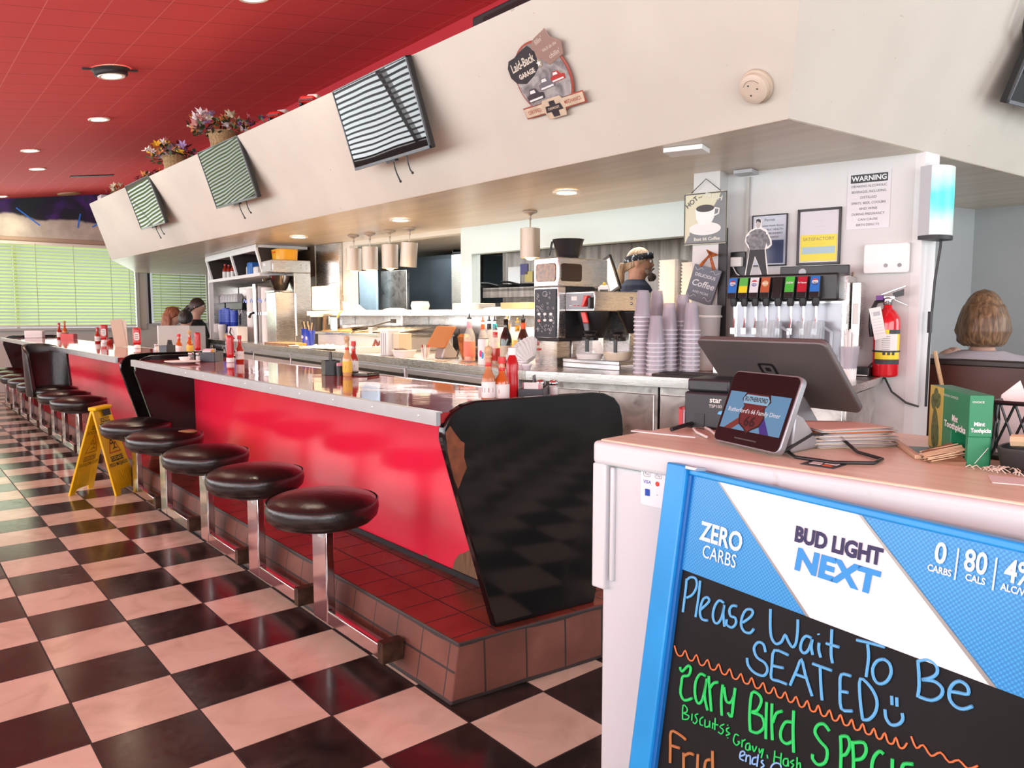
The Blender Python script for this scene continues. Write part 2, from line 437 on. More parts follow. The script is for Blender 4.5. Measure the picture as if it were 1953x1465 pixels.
M_darkwood = mat('dark_wood', (0.075, 0.018, 0.010), 0.35, vary=0.4, vscale=4)

# ---------------------------------------------------------------- floor, ceiling, walls
m = MB(); m.quad((-6, -6, 0), (6.5, -6, 0), (6.5, 13.4, 0), (-6, 13.4, 0))
structure(m.build('floor', MATS['checker_floor'], smooth=0))
CZ = lambda x: 3.05 + 0.15 * x
m = MB(); m.hexa([(-6, -6, CZ(-6)), (2.06, -6, CZ(2.06)), (2.06, 13.1, CZ(2.06)), (-6, 13.1, CZ(-6))], [(-6, -6, CZ(-6) + .08), (2.06, -6, CZ(2.06) + .08), (2.06, 13.1, CZ(2.06) + .08), (-6, 13.1, CZ(-6) + .08)])
structure(m.build('ceiling', MATS['red_ceiling_tile'], smooth=0))
m = MB(); m.box(2.02, 2.08, 0.2, 13.0, 2.55, CZ(2.05))
structure(m.build('wall_riser', M_redwall, smooth=0))

# canopy over the counter (the cream soffit with its slanted faces)
SB = lambda y: 1.426 - 0.0241 * y
ST = lambda y: 0.996 - 0.0205 * y
b0 = (1.43, -0.154, 2.0); t0 = (1.01, -0.459, 2.63); b1 = (1.20, 9.79, 2.0); t1 = (0.81, 9.02, 2.63)
bR = (5.4, -0.452, 2.0); tR = (5.4, -0.79, 2.63)
m = MB()
m.add([b0, t0, t1, b1], [(0, 1, 2, 3)])
m.add([b0, t0, tR, bR], [(0, 3, 2, 1)])
m.add([t0, t1, (2.05, 9.6, 2.63), (2.05, 0.2, 2.63), (5.4, 0.2, 2.63), tR], [(0, 1, 2, 3), (0, 3, 4, 5)])
m.add([b1, t1, (2.05, 9.6, 2.63), (2.05, 9.79, 2.0)], [(0, 1, 2, 3)])
structure(m.build('wall_canopy', MATS['cream_wall'], smooth=0))
m = MB()
m.add([(1.432, -0.150, 2.0), (1.203, 9.79, 2.0), (2.3, 12.99, 2.0), (5.4, 12.99, 2.0), (5.4, -0.45, 2.0)], [(0, 1, 2, 3, 4)])
o = m.build('ceiling_underside', MATS['soffit_paint'], smooth=0, solid=0.004); structure(o)

# far end wall with two windows
FY = 13.0
m = MB()
for a in ((-6, 2.28, 0, 1.04), (-6, 2.02, 2.50, 3.40), (2.28, 2.44, 0, 2.6), (2.44, 3.5, 0, 1.10), (2.44, 3.5, 2.26, 2.6), (3.5, 5.5, 0, 2.6), (2.02, 2.3, 2.45, 2.6)):
    m.box(a[0], a[1], FY, FY + 0.12, a[2], a[3])
structure(m.build('wall_far', mat('pale_wall', (0.62, 0.60, 0.55), 0.6), smooth=0))
m = MB(); m.box(-6, 2.03, FY - 0.02, FY - 0.004, 2.52, 3.36)
o = m.build('painted_mural', MATS['mural_paint'], smooth=0)
tag(o, 'painted mural band of night sky and pale cloud above the far window blinds', 'mural')
beam = mat('painted_beam', (0.03, 0.22, 0.85), 0.6)
m = MB()
for x0, z0, x1, z1 in ((0.53, 2.98, 0.85, 2.72), (-0.1, 2.78, 0.3, 2.70), (1.62, 2.75, 1.9, 2.93), (1.40, 2.72, 1.45, 2.96), (-1.2, 2.76, -0.7, 2.71)):
    dx, dz = x1 - x0, z1 - z0; l = math.hypot(dx, dz); px, pz = -dz / l * 0.010, dx / l * 0.010
    m.hexa([(x0 - px, FY - .026, z0 - pz), (x1 - px, FY - .026, z1 - pz), (x1 + px, FY - .026, z1 + pz), (x0 + px, FY - .026, z0 + pz)],
           [(x0 - px, FY - .019, z0 - pz), (x1 - px, FY - .019, z1 - pz), (x1 + px, FY - .019, z1 + pz), (x0 + px, FY - .019, z0 + pz)])
m.build('light_beam', beam, o, smooth=0)
frame_m = mat('window_wood', (0.46, 0.36, 0.26), 0.45); fr_alu = mat('window_grey', (0.50, 0.50, 0.49), 0.4)
m = MB(); m.box(-6, 2.30, FY - .05, FY + .02, 2.44, 2.515); m.box(-6, 2.30, FY - .07, FY - .05, 2.465, 2.48)
m.mat(1); m.box(-6, 2.30, FY - .09, FY + .02, 0.995, 1.04); m.box(2.26, 2.31, FY - .05, FY + .02, 1.04, 2.46); m.box(-1.45, -1.40, FY, FY + .04, 1.04, 2.45); m.box(0.45, 0.5, FY + .02, FY + .05, 1.04, 2.45)
w1 = structure(m.build('window_1', [frame_m, fr_alu], smooth=0))
m = MB(); m.box(2.42, 2.50, FY - .04, FY + .02, 1.10, 2.27); m.box(2.5, 3.5, FY - .03, FY + .02, 2.22, 2.28); m.box(2.5, 3.5, FY - .05, FY + .02, 1.06, 1.11); m.mat(1); m.box(2.46, 2.50, FY - .06, FY - .038, 1.10, 2.27)
structure(m.build('window_2', [fr_alu, M_black], smooth=0))
m = MB(); m.box(2.30, 2.42, FY - .03, FY, 1.0, 2.5)
structure(m.build('trim_1', mat('beige_trim', (0.55, 0.49, 0.41), 0.5), smooth=0))

def blinds(name, label, x0, x1, z0, z1, y, pitch, cords, seed):
    rnd = random.Random(seed)
    r = thing(name, label, 'blinds', ((x0 + x1) / 2, y, z0))
    hw = (x1 - x0) / 2; h = z1 - z0; m = MB(); z = 0.05; k = 0
    while z < h - 0.05:
        tilt = R(38 + rnd.uniform(-3, 3)); w = 0.026; dz = math.sin(tilt) * w; dy = math.cos(tilt) * w; s = rnd.uniform(-.003, .003)
        vs = []
        for i in range(3):
            t = i - 1; c = 0.006 * (1 - t * t)
            vs += [(-hw, t * dy - c * math.sin(tilt), z + t * dz * -1 + c + s), (hw, t * dy - c * math.sin(tilt), z + t * dz * -1 + c - s)]
        m.add(vs, [(0, 1, 3, 2), (2, 3, 5, 4)])
        z += pitch; k += 1
    m.build('slats', MATS['blind_slat'], r, smooth=60)
    m = MB(); m.box(-hw, hw, -.03, .03, h - .05, h); m.build('head_rail', mat('blind_rail', (0.80, 0.82, 0.70), 0.4), r, bevel=.004)
    m = MB(); m.box(-hw, hw, -.02, .02, 0.0, .028); m.build('bottom_rail', MATS['blind_rail'], r, bevel=.004)
    m = MB()
    for c in cords: m.tube([(c - (x0 + x1) / 2, -.032, 0.02), (c - (x0 + x1) / 2, -.032, h - .03)], .004, 6)
    m.build('cord', mat('blind_cord', (0.35, 0.42, 0.22), 0.7), r)
    return r
blinds('window_blinds', 'wide lime green slatted blinds drawn over the bright window at the far end', -1.38, 2.24, 1.06, 2.44, FY - .075, .055, (-.9, 0.75, 1.30, 1.86, 2.15), 3)
blinds('window_blinds', 'lime green blinds section at the far end running out of the left edge', -5.9, -1.42, 1.06, 2.44, FY - .075, .055, (-4, -2), 4)
blinds('window_blinds', 'dim green slatted blinds behind the seated diners, right of the beige column', 2.53, 3.46, 1.12, 2.24, FY - .075, .05, (2.66, 3.0, 3.36), 5)

# street side window wall (outside the frame, it lights the room and shows in the screens)
m = MB()
m.box(-4.2, -4.08, -6, 13, 0, 0.85); m.box(-4.2, -4.08, -6, 13, 2.55, 2.75)
structure(m.build('wall_street', MATS['pale_wall'], smooth=0))
m = MB()
for y in (-3.0, -0.5, 2.0, 4.5, 7.0, 9.5, 12.0): m.box(-4.18, -4.08, y - .06, y + .06, 0.85, 2.55)
structure(m.build('window_3', fr_alu, smooth=0))
m = MB()
for k in range(18):
    z = .88 + k * .092; m.hexa([(-4.03, -6, z), (-3.99, -6, z + .040), (-3.99, 12.9, z + .040), (-4.03, 12.9, z)], [(-4.03, -6, z + .003), (-3.99, -6, z + .043), (-3.99, 12.9, z + .043), (-4.03, 12.9, z + .003)])
o = m.build('street_blinds', MATS['blind_slat'] if False else mat('slat_grey', (.45, .47, .46), .5), smooth=0); structure(o)

# ---------------------------------------------------------------- raised tile step under the counters
def plinth(y0a, y0b, y1, fx=0.01):
    # end edge runs from (fx, y0a) to (.75, y0b)
    e = [(fx, y0a), (0.78, y0b), (0.78, y1), (fx, y1)]
    t = [(fx + .035, y0a + .004), (0.78, y0b + .004), (0.78, y1), (fx + .035, y1)]
    m = MB(); m.hexa([(x, y, 0) for x, y in e], [(x, y, .2) for x, y in t])
    m.mi = [0, 1, 0, 0, 0, 0]
    return m
m = plinth(.113, .03, 11.0)
structure(m.build('floor_step', [MATS['quarry_tile_face'], MATS['quarry_tile']], smooth=0, bevel=.006), 'raised quarry-tile step running along the floor beneath both red lunch counters', 'step')

# ---------------------------------------------------------------- lunch counters
def lunch_counter(label, ya, yb, ends, open_end):
    r = thing('lunch_counter', label, 'counter', (0, 0, 0))
    m = MB(); m.box(.012, .655, ya, yb, .902, .936)
    m.build('countertop', MATS['counter_red_top'], r, bevel=.004)
    ya -= .008; m = MB(); m.box(-.004, .012, ya, yb, .898, .941); m.box(.012, .020, ya, yb, .936, .941); m.box(.655, .664, ya, yb, .90, .938)
    nb = int((yb - ya) / .3)
    for k in range(nb): m.sphere((-.004, ya + .1 + k * .3, .920), .005, 8, 4, (.5, 1, 1))
    m.build('edge_trim', M_alu, r, bevel=.003)
    m = MB(); m.box(.41, .44, ya, yb, .2, .902); m.build('front_panel', MATS['red_laminate'], r)
    m = MB(); m.box(.402, .414, ya, yb, .2, .222); m.build('kick_trim', M_satin, r)
    m = MB(); m.box(.62, .65, ya, yb, .12, .90); m.build('back_panel', MATS['scuffed_steel'], r)
    outline = [(.21, .2), (.63, .2), (.76, .82), (.755, .87), (.742, .915), (.715, .945), (.67, .963), (.62, .969), (.14, .968), (.095, .958), (.06, .94), (.036, .915), (.022, .885), (.021, .85), (.035, .80)]
    def panel(yc, th, skew):
        m = MB(); vs = []
        for s in (-1, 1):
            for x, z in outline: vs.append((x, yc + skew * (x - .21) + s * th / 2, z))
        n = len(outline)
        m.add(vs, [tuple(range(n)), tuple(range(2 * n - 1, n - 1, -1))] + [(i, n + i, n + (i + 1) % n, (i + 1) % n) for i in range(n)])
        return m
    for yc, sk in ends:
        p = panel(yc, .03, sk).build('end_panel', MATS['black_laminate'], r, smooth=30, bevel=.005, seg=2)
    return r
c1 = lunch_counter('near red lunch counter with scuffed front and glossy black end panel beside the host stand', .168, 3.86, ((.150, -.12), (3.875, 0)), 0)
c2 = lunch_counter('farther red lunch counter with streaked front running toward the green blinds', 4.30, 10.9, ((4.28, 0), (10.9, 0)), 0)
# chipped laminate on the near end panel
m = MB(); rnd = random.Random(2)
pts = [(.028, .875), (.045, .895), (.062, .87), (.082, .845), (.096, .835), (.094, .79), (.104, .755), (.088, .725), (.078, .70), (.072, .69), (.060, .72), (.048, .765), (.036, .81)]
yy = lambda x: .150 - .12 * (x - .21) - .0158
m.add([(x, yy(x), z) for x, z in pts] + [(x, yy(x) + .004, z) for x, z in pts], [tuple(range(len(pts)))] + [(i, (i + 1) % len(pts), len(pts) + (i + 1) % len(pts), len(pts) + i) for i in range(len(pts))])
ep = [o for o in c1.children if o.name.startswith('end_panel')][0]
m.build('chipped_patch', mat('bare_fibreboard', (0.20, 0.062, 0.022), 0.7, vary=0.5, vscale=25), ep, smooth=0)

# ---------------------------------------------------------------- bar stools on the step
M_leather = mat('black_vinyl', (0.016, 0.013, 0.012), 0.27, bump=0.12, bscale=70, spec=0.6)
def bar_stool(label, x, y, back=False):
    r = thing('bar_stool', label, 'stool', (x, y, .0), 0, 'round black counter stools')
    m = MB()
    m.lathe([(.02, .442), (.15, .442), (.188, .452), (.210, .474), (.216, .502), (.213, .524), (.2085, .531), (.202, .5365), (.18, .547), (.13, .558), (.06, .564), (.005, .565)], 40, (-.02, .012, 0))
    m.lathe([(.2055, .5325), (.2105, .5295), (.2150, .5325), (.2105, .5365)], 40, (-.02, .012, 0), cap=False)
    m.build('seat', M_leather, r, smooth=60)
    m = MB(); m.box(-.045, -.009, -.06, .06, .065, .440); m.build('post', M_chrome, r, bevel=.005)
    m = MB(); m.lathe([(.10, .425), (.12, .432), (.12, .446), (.05, .446)], 24, (-.02, .012, 0)); m.build('swivel_plate', M_satin, r)
    m = MB(); m.box(-.045, -.009, -.46, -.06, .065, .118); m.build('foot_rail', M_chrome, r, bevel=.005)
    m = MB(); m.box(-.0485, -.044, -.03, .0, .395, .422); m.build('label_plate', M_alu, r)
    m = MB(); m.box(-.047, .035, -.480, -.445, .055, .128); m.build('wall_bracket', mat('rusty_steel', (0.09, 0.05, 0.03), 0.55, 0.6, vary=.5, vscale=30), r)
    return r
ys = [.885, 1.565, 2.240, 2.975, 3.630]
names = ['stool nearest the black counter end panel, with the broken foot rail bracket', 'second stool away from the black end panel of the near counter', 'middle stool of the five along the near red counter', 'stool with a torn tan patch on its seat', 'stool directly behind the yellow wet floor sign, last at the near counter']
proto = bar_stool('round black vinyl ' + names[0], -.018, ys[0])
stools = [proto]
for y, nme in list(zip(ys, names))[1:]:
    stools.append(dup(proto, (-.018, y, 0), 0, 'round black vinyl ' + nme))
m = MB(); m.sphere((.075, -.075, .552), .072, 14, 6, (1, .55, .17)); m.build('torn_patch', mat('tan_foam', (0.50, 0.34, 0.16), 0.85), stools[3], subsurf=1)
ys2 = [5.48, 6.12, 7.42, 8.10, 8.78, 9.46, 10.14]
n2 = ['first stool of the farther counter, behind the yellow wet floor sign top', 'second stool of the farther counter, in front of the high-backed one', 'first stool beyond the high-backed seat at the farther counter', 'second stool beyond the high-backed seat at the farther counter', 'third stool beyond the high-backed seat at the farther counter', 'fourth stool beyond the high-backed seat at the farther counter', 'last stool of the farther counter, by the far black end panel']
for y, nme in zip(ys2, n2): dup(proto, (-.018, y, 0), 0, 'round black vinyl ' + nme)
# the one with a back
hb = dup(proto, (-.005, 6.76, 0), 0, 'black vinyl counter stool with a tall curved backrest at the farther counter')
hb.name = 'backrest_stool'; hb['group'] = 'counter stools with a back'
m = MB(); vs = []; fs = []
N = 18
for j in range(9):
    t = j / 8; z = .47 + .50 * t
    for side in (0, 1):
        for i in range(N + 1):
            u = -1 + 2 * i / N; a = u * R(84) * (1 - .12 * t)
            top = 1 - .20 * abs(u) ** 4 * (t > .0)
            rad = .205 + .03 * t + (.045 if side else 0) * (1 - .3 * t)
            zz = .47 + .50 * t * (1 - .16 * abs(u) ** 3)
            vs.append((-rad * math.cos(a), rad * math.sin(a), zz))
W = N + 1
for j in range(8):
    for i in range(N):
        a0 = (j * 2) * W + i; b0_ = (j * 2 + 1) * W + i; a1 = a0 + 2 * W; b1_ = b0_ + 2 * W
        fs += [(a0, a0 + 1, a1 + 1, a1), (b0_ + 1, b0_, b1_, b1_ + 1)]
    for i in (0, N):
        a0 = (j * 2) * W + i; b0_ = a0 + W; fs.append((a0, b0_, b0_ + 2 * W, a0 + 2 * W))
for i in range(N):
    fs.append((i, i + 1, W + i + 1, W + i)); q = 16 * W + i; fs.append((q, q + 1, q + W + 1, q + W))
m.add(vs, fs); m.build('backrest', M_leather, hb, smooth=50, bevel=.008).rotation_euler = (0, 0, R(-52))

# ---------------------------------------------------------------- ceiling downlights
M_bulb = mat('lamp_glow', (1, .95, .85), .4, emit=(1.0, .80, .55), estr=22)
M_trimw = mat('lamp_trim', (0.80, 0.74, 0.66), .4)
def downlight(label, x, y, z, power, slope=True, kind='ceiling', drop=False, r=.095, color=(1, .86, .66)):
    rot = (0, -math.atan(.15) if slope else 0, 0)
    t = thing('downlight', label, 'downlight', (x, y, z), 0, 'recessed lights in the ' + kind, rot)
    m = MB(); m.lathe([(r, -.001), (r * 1.02, -.006), (r * .95, -.013), (r * .72, -.010), (r * .70, .0)], 28, cap=False); m.build('trim_ring', M_trimw, t)
    m = MB(); m.lathe([(r * .72, -.004), (r * .5, -.010), (.003, -.013)], 24, cap=False); m.build('bulb', M_bulb, t)
    d = bpy.data.lights.new('downlight_beam', 'SPOT'); d.energy = power; d.spot_size = R(140); d.spot_blend = .8; d.shadow_soft_size = .06; d.color = color
    o = bpy.data.objects.new('downlight_beam', d); COL.objects.link(o); o.parent = t; o.location = (0, 0, -.035)
    return t
for i, (x, y, lab) in enumerate([(.428, 6.49, 'white trimmed downlight in the red ceiling, next beyond the hanging black one'), (.101, 8.265, 'white trimmed downlight in the red ceiling, left of the far pair'), (.374, 9.70, 'white trimmed downlight in the red ceiling, right of the far pair'), (.30, 12.6, 'farthest lit downlight in the red ceiling, by the painted mural'), (.506, 2.80, 'bright downlight in the red ceiling at the top edge, nearest the camera')]):
    downlight(lab, x, y, CZ(x), 22)
dl = downlight('black recessed lamp hanging loose from its hole in the red ceiling', .13, 4.625, CZ(.13) - .045, 22)
m = MB(); m.lathe([(.10, -.008), (.115, .0), (.115, .02), (.135, .04)], 24, cap=False); m.box(-.19, .19, -.015, .015, .035, .045); m.build('black_housing', M_satin, dl)
for nm, lab, x, y in (('air_vent', 'dark slot air vent in the red ceiling beyond the flower baskets', 1.16, 10.53),):
    m = MB(); m.box(-.28, .28, -.05, .05, -.012, 0); o = m.build(nm, M_satin); o.location = (x, y, CZ(x)); o.rotation_euler = (0, -math.atan(.15), 0); tag(o, lab, 'vent')
m = MB(); m.lathe([(.17, 0), (.17, -.02), (.10, -.03)], 24); o = m.build('round_speaker', mat('tan_grille', (0.38, 0.24, 0.13), .6)); o.location = (1.231, 12.6, CZ(1.231)); o.rotation_euler = (0, -math.atan(.15), 0)
tag(o, 'tan round speaker grille in the red ceiling above the far end', 'speaker')
# ---------------------------------------------------------------- kitchen wall with pass-through, service wall, side room
M_steel = MATS['brushed_steel']; M_scuff = MATS['scuffed_steel']; M_hood = MATS['hood_steel']
def fbox(m, F, x0, x1, y0, y1, z0, z1):   # box in a skewed frame, collected in world space
    m.at((F.ox, F.oy, 0), (0, 0, F.rz)); m.box(x0, x1, y0, y1, z0, z1); m.at(); return m
m = MB()
fbox(m, PW, 0, .1, -2.0, 3.35, 0, 1.25); m.mat(1)
fbox(m, PW, 0, .1, -2.0, .94, 1.768, 2.0); fbox(m, PW, 0, .1, .80, .94, 1.25, 1.768); m.mat(2)
fbox(m, PW, 0, .1, .94, 2.67, 1.955, 2.0); fbox(m, PW, 0, .1, 2.67, 2.79, 1.25, 2.0); fbox(m, PW, .0, .1, 2.79, 3.35, 1.25, 2.0)
structure(m.build('wall_kitchen', [M_scuff, M_panelwhite, mat('warm_white', (0.72, 0.68, 0.60), .5)], smooth=0))
m = MB(); fbox(m, BL, .72, .80, 4.7, 7.24, 0, 2.0)
structure(m.build('wall_back', mat('brown_panel', (0.20, 0.13, 0.085), .5, vary=.3), smooth=0))
m = MB(); fbox(m, RS, .72, .86, -1.632, -.50, 0, 2.0)
structure(m.build('wall_service', MATS['service_wall'], smooth=0))
m = MB(); m.hexa([(2.468, -.239, 0), (2.60, -.249, 0), (2.60, .1, 0), (2.468, .0, 0)], [(2.468, -.239, 2.0), (2.60, -.249, 2.0), (2.60, .1, 2.0), (2.468, .0, 2.0)])
structure(m.build('trim_2', M_white, smooth=0))
m = MB(); fbox(m, RS, .60, .74, -.69, -.545, .95, 2.0)
structure(m.build('wall_pillar', [MATS['service_wall']], smooth=0))
m = MB()
for (xa, ya), (xb, yb) in (((2.55, .79), (4.78, .36)), ((4.78, .36), (4.78, -3.2))):
    dx, dy = xb - xa, yb - ya; l = math.hypot(dx, dy); nx, ny = dy / l * .06, -dx / l * .06
    m.hexa([(xa, ya, 0), (xb, yb, 0), (xb - nx, yb - ny, 0), (xa - nx, ya - ny, 0)], [(xa, ya, 2.0), (xb, yb, 2.0), (xb - nx, yb - ny, 2.0), (xa - nx, ya - ny, 2.0)])
structure(m.build('wall_side_room', M_grey, smooth=0))
# kitchen shell behind the opening
m = MB(); fbox(m, PW, 2.3, 2.4, -2.4, 6.0, 0, 2.0); fbox(m, PW, .12, 2.3, 5.9, 6.0, 0, 2.0); fbox(m, PW, .9, 2.3, -2.4, -2.3, 0, 2.0)
structure(m.build('wall_kitchen_rear', mat('kitchen_wall', (0.55, 0.60, 0.60), .5), smooth=0))

# pass-through ledge
m = MB(); m.box(-.34, .30, -1.78, 2.95, 1.262, 1.29); m.box(-.345, -.33, -1.78, 2.95, 1.238, 1.292)
for y in (-1.0, .2, 1.4, 2.6): m.box(-.30, .0, y - .012, y + .012, 1.15, 1.262)
o = put(m.build('serving_ledge', M_steel, bevel=.004), (PW.ox, PW.oy, 0), PW.rz); tag(o, 'long stainless steel ledge under the kitchen pass-through opening', 'ledge')
# steel column with light box at the left end of the opening
m = MB(); m.box(-.045, -.005, 2.80, 3.25, 1.292, 1.995); m.box(-.049, -.044, 2.80, 3.25, 1.58, 1.586)
o = put(m.build('steel_column', M_steel, bevel=.006), (PW.ox, PW.oy, 0), PW.rz); tag(o, 'square stainless steel column left of the row of heat lamps', 'column')
m = MB(); m.box(-.335, -.31, 2.40, 2.86, 1.295, 1.535)
o = put(m.build('paper_sign', mat('cream_paper', (0.88, 0.83, 0.66), .6), bevel=.006), (PW.ox, PW.oy, 0), PW.rz); tag(o, 'blank cream board leaning on the ledge below the steel column', 'board')

# kitchen equipment seen through the opening
def kbox(name, label, cat, mtl, x0, x1, y0, y1, z0, z1, bevel=.006):
    t = thing(name, label, cat, PW.w((x0 + x1) / 2, (y0 + y1) / 2, z0), PW.rz)
    m = MB(); m.box(-(x1 - x0) / 2, (x1 - x0) / 2, -(y1 - y0) / 2, (y1 - y0) / 2, 0, z1 - z0); m.build('body', mtl, t, bevel=bevel)
    return t
bluesteel = mat('dark_blue_steel', (0.16, 0.20, 0.24), .3, .6, vary=.25, vscale=2)
t = kbox('refrigerator', 'tall blue grey steel refrigerator in the kitchen behind the heat lamps', 'refrigerator', bluesteel, 1.3, 2.0, 2.42, 3.42, 0, 1.94)
m = MB(); m.box(-.36, -.35, -.49, .49, .1, 1.90); m.build('door', bluesteel, t, bevel=.004); m = MB(); m.tube([(-.40, -.45, .9), (-.40, -.45, 1.4)], .012); m.box(-.40, -.35, -.46, -.44, .9, .92); m.box(-.40, -.35, -.46, -.44, 1.38, 1.4); m.build('handle', M_chrome, t)
t = kbox('steel_cabinet', 'pale stainless steel cabinet right of the blue grey refrigerator in the kitchen', 'cabinet', M_steel, 1.0, 1.28, 2.02, 2.24, 0, 1.90)
t = kbox('steel_door', 'smudged stainless steel panel standing in the kitchen behind the middle heat lamps', 'panel', M_scuff, .80, .84, 2.77, 3.26, 0, 1.75, .004)
m = MB(); m.box(-.13, .13, -.105, .10, 0, .025); m.box(-.13, .13, -.105, -.085, .0, .07); m.box(-.13, .13, .08, .10, .0, .05)
o = put(m.build('tray', M_black, bevel=.006), PW.w(1.14, 2.14, 1.902), PW.rz); tag(o, 'black tray on top of the steel kitchen cabinet', 'tray')
t = kbox('hanging_apron', 'pale blue apron hanging in the kitchen behind the leftmost heat lamps', 'apron', mat('pale_blue_cloth', (0.50, 0.66, 0.78), .8, vary=.2, vscale=5), .70, .73, 3.20, 3.56, .8, 1.76, .02)
# exhaust hood and shelf
t = thing('exhaust_hood', 'dark stained stainless hood and back wall over the kitchen range', 'hood', PW.w(1.0, -.6, 0), PW.rz)
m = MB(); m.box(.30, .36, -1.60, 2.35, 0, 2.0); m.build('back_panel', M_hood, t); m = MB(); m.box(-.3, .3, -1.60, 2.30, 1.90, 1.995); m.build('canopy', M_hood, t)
t = thing('range_shelf', 'steel shelf holding dark skillets against the kitchen hood', 'shelf', PW.w(1.08, 1.05, 1.49), PW.rz)
m = MB(); m.box(-.18, .2, -.62, .58, -.012, .02); m.box(-.18, -.17, -.62, .58, -.07, .03); m.build('shelf_board', M_hood, t, bevel=.003)
m = MB(); m.box(-.1, .2, -.9, .68, -.7, -.12); m.build('range', M_black, t)
for i, (y, a, lab) in enumerate(((.35, .3, 'black skillet at the left on the kitchen range shelf'), (.05, -.2, 'black skillet in the middle of the kitchen range shelf'), (-.25, .15, 'black skillet at the right on the kitchen range shelf'))):
    t = thing('skillet', lab, 'skillet', PW.w(1.10, 1.40 + y, 1.512), PW.rz + a, 'skillets on the range shelf')
    m = MB(); m.lathe([(.08, 0), (.10, .01), (.12, .045), (.115, .045), (.095, .014), (.01, .012)], 20); m.build('pan', M_black, t)
    m = MB(); m.tube([(-.08, .08, .035), (-.15, .16, .06), (-.20, .22, .062)], .011); m.build('handle', M_black, t)
for y, z, mm, lab in ((1.57, 1.66, M_white, 'larger white notice taped inside the kitchen hood'), (1.43, 1.72, mat('purple_label', (.06, .05, .22), .5), 'small purple notice taped inside the kitchen hood'), (1.36, 1.64, mat('yellow_label', (.55, .42, .12), .5), 'small yellow notice taped inside the kitchen hood')):
    w = .09 if mm is M_white else .055
    m = MB(); m.box(-.003, .0, -w, w, -w, w); m.box(-.004, -.002, -w * .8, w * .8, -.002, .004); o = put(m.build('notice', mm), PW.w(1.295, y, z), PW.rz); tag(o, lab, 'notice', 'notices in the kitchen hood')

# ---------------------------------------------------------------- back counter: one worktop, separate cabinets
poly = [BL.w(0, 7.26)[:2], BL.w(0, -.02)[:2], RS.w(0, -1.50)[:2], RS.w(.715, -1.50)[:2], RS.w(.715, -.70)[:2], RS.w(.595, -.695)[:2], RS.w(.595, -.54)[:2], RS.w(.72, -.49)[:2], PW.w(-.005, -1.75)[:2], PW.w(-.005, 3.3)[:2], BL.w(.715, 4.72)[:2], BL.w(.715, 7.26)[:2]]
m = MB(); m.prism(poly, .915, .95)
front = [BL.w(0, 7.26), BL.w(0, -.02), RS.w(0, -1.5)]
for a, b in zip(front, front[1:]):
    dx, dy = b[0] - a[0], b[1] - a[1]; l = math.hypot(dx, dy); nx, ny = -dy / l * -.012, dx / l * -.012
    m.hexa([(a[0] + nx, a[1] + ny, .905), (b[0] + nx, b[1] + ny, .905), (b[0] - nx, b[1] - ny, .905), (a[0] - nx, a[1] - ny, .905)], [(a[0] + nx, a[1] + ny, .954), (b[0] + nx, b[1] + ny, .954), (b[0] - nx, b[1] - ny, .954), (a[0] - nx, a[1] - ny, .954)])
o = m.build('back_worktop', M_steel, smooth=0, bevel=.003); tag(o, 'long stainless steel worktop running behind the lunch counters to the service wall', 'worktop')
def cabinet(F, y0, y1, label, group, drawers=False, depth=.6):
    t = thing('undercounter_cabinet', label, 'cabinet', F.w(.03, (y0 + y1) / 2, 0), F.rz, group)
    w = y1 - y0 - .012
    m = MB(); m.box(.02, depth, -w / 2, w / 2, .08, .90); m.box(.05, depth, -w / 2, w / 2, 0, .08); m.build('body', mat('white_steel', (0.70, 0.71, 0.72), .3, .4) if drawers else M_scuff, t)
    if drawers:
        for z0, z1 in ((.12, .46), (.48, .885)):
            m = MB(); m.box(0, .022, -w / 2 + .015, w / 2 - .015, z0, z1); d = m.build('drawer', mat('white_steel', (0.70, 0.71, 0.72), .3, .4), t, bevel=.004)
            m = MB(); m.box(-.02, .002, -w / 2 + .03, w / 2 - .03, z1 - .035, z1 - .008); m.mat(1); m.box(-.006, .002, -w / 2 + .03, w / 2 - .03, z1 - .06, z1 - .035); m.build('handle', [M_alu, M_black], d)
    else:
        for s in (-1, 1):
            m = MB(); m.box(0, .022, min(0, s * (w / 2 - .008)) + .003, max(0, s * (w / 2 - .008)) - .003, .10, .86); d = m.build('door', M_scuff, t, bevel=.004)
            m = MB(); m.lathe([(.028, 0), (.03, .006), (.022, .008), (.0, .009)], 18); 
            k = m.build('handle', M_chrome, d); k.location = (.0, s * .05, .74); k.rotation_euler = (0, R(-90), 0)
    return t
labsL = ['steel drawer cabinet under the tablet stand and liquor bottles', 'steel drawer cabinet under the striped napkin holder', 'steel drawer cabinet under the white towel on the worktop', 'steel drawer cabinet under the cutting board on the worktop', 'steel drawer cabinet under the foam cup on the worktop', 'steel drawer cabinet at the far end of the long worktop']
for i, lab in enumerate(labsL): cabinet(BL, .25 + i * 1.165, .25 + (i + 1) * 1.165, lab, 'cabinets under the long worktop', True)
for y0, y1, lab in ((-.62, .02, 'scuffed steel two-door cabinet under the coffee pots'), (-1.48, -.62, 'scuffed steel two-door cabinet under the soda dispenser')): cabinet(RS, y0, y1, lab, 'cabinets under the service counter')

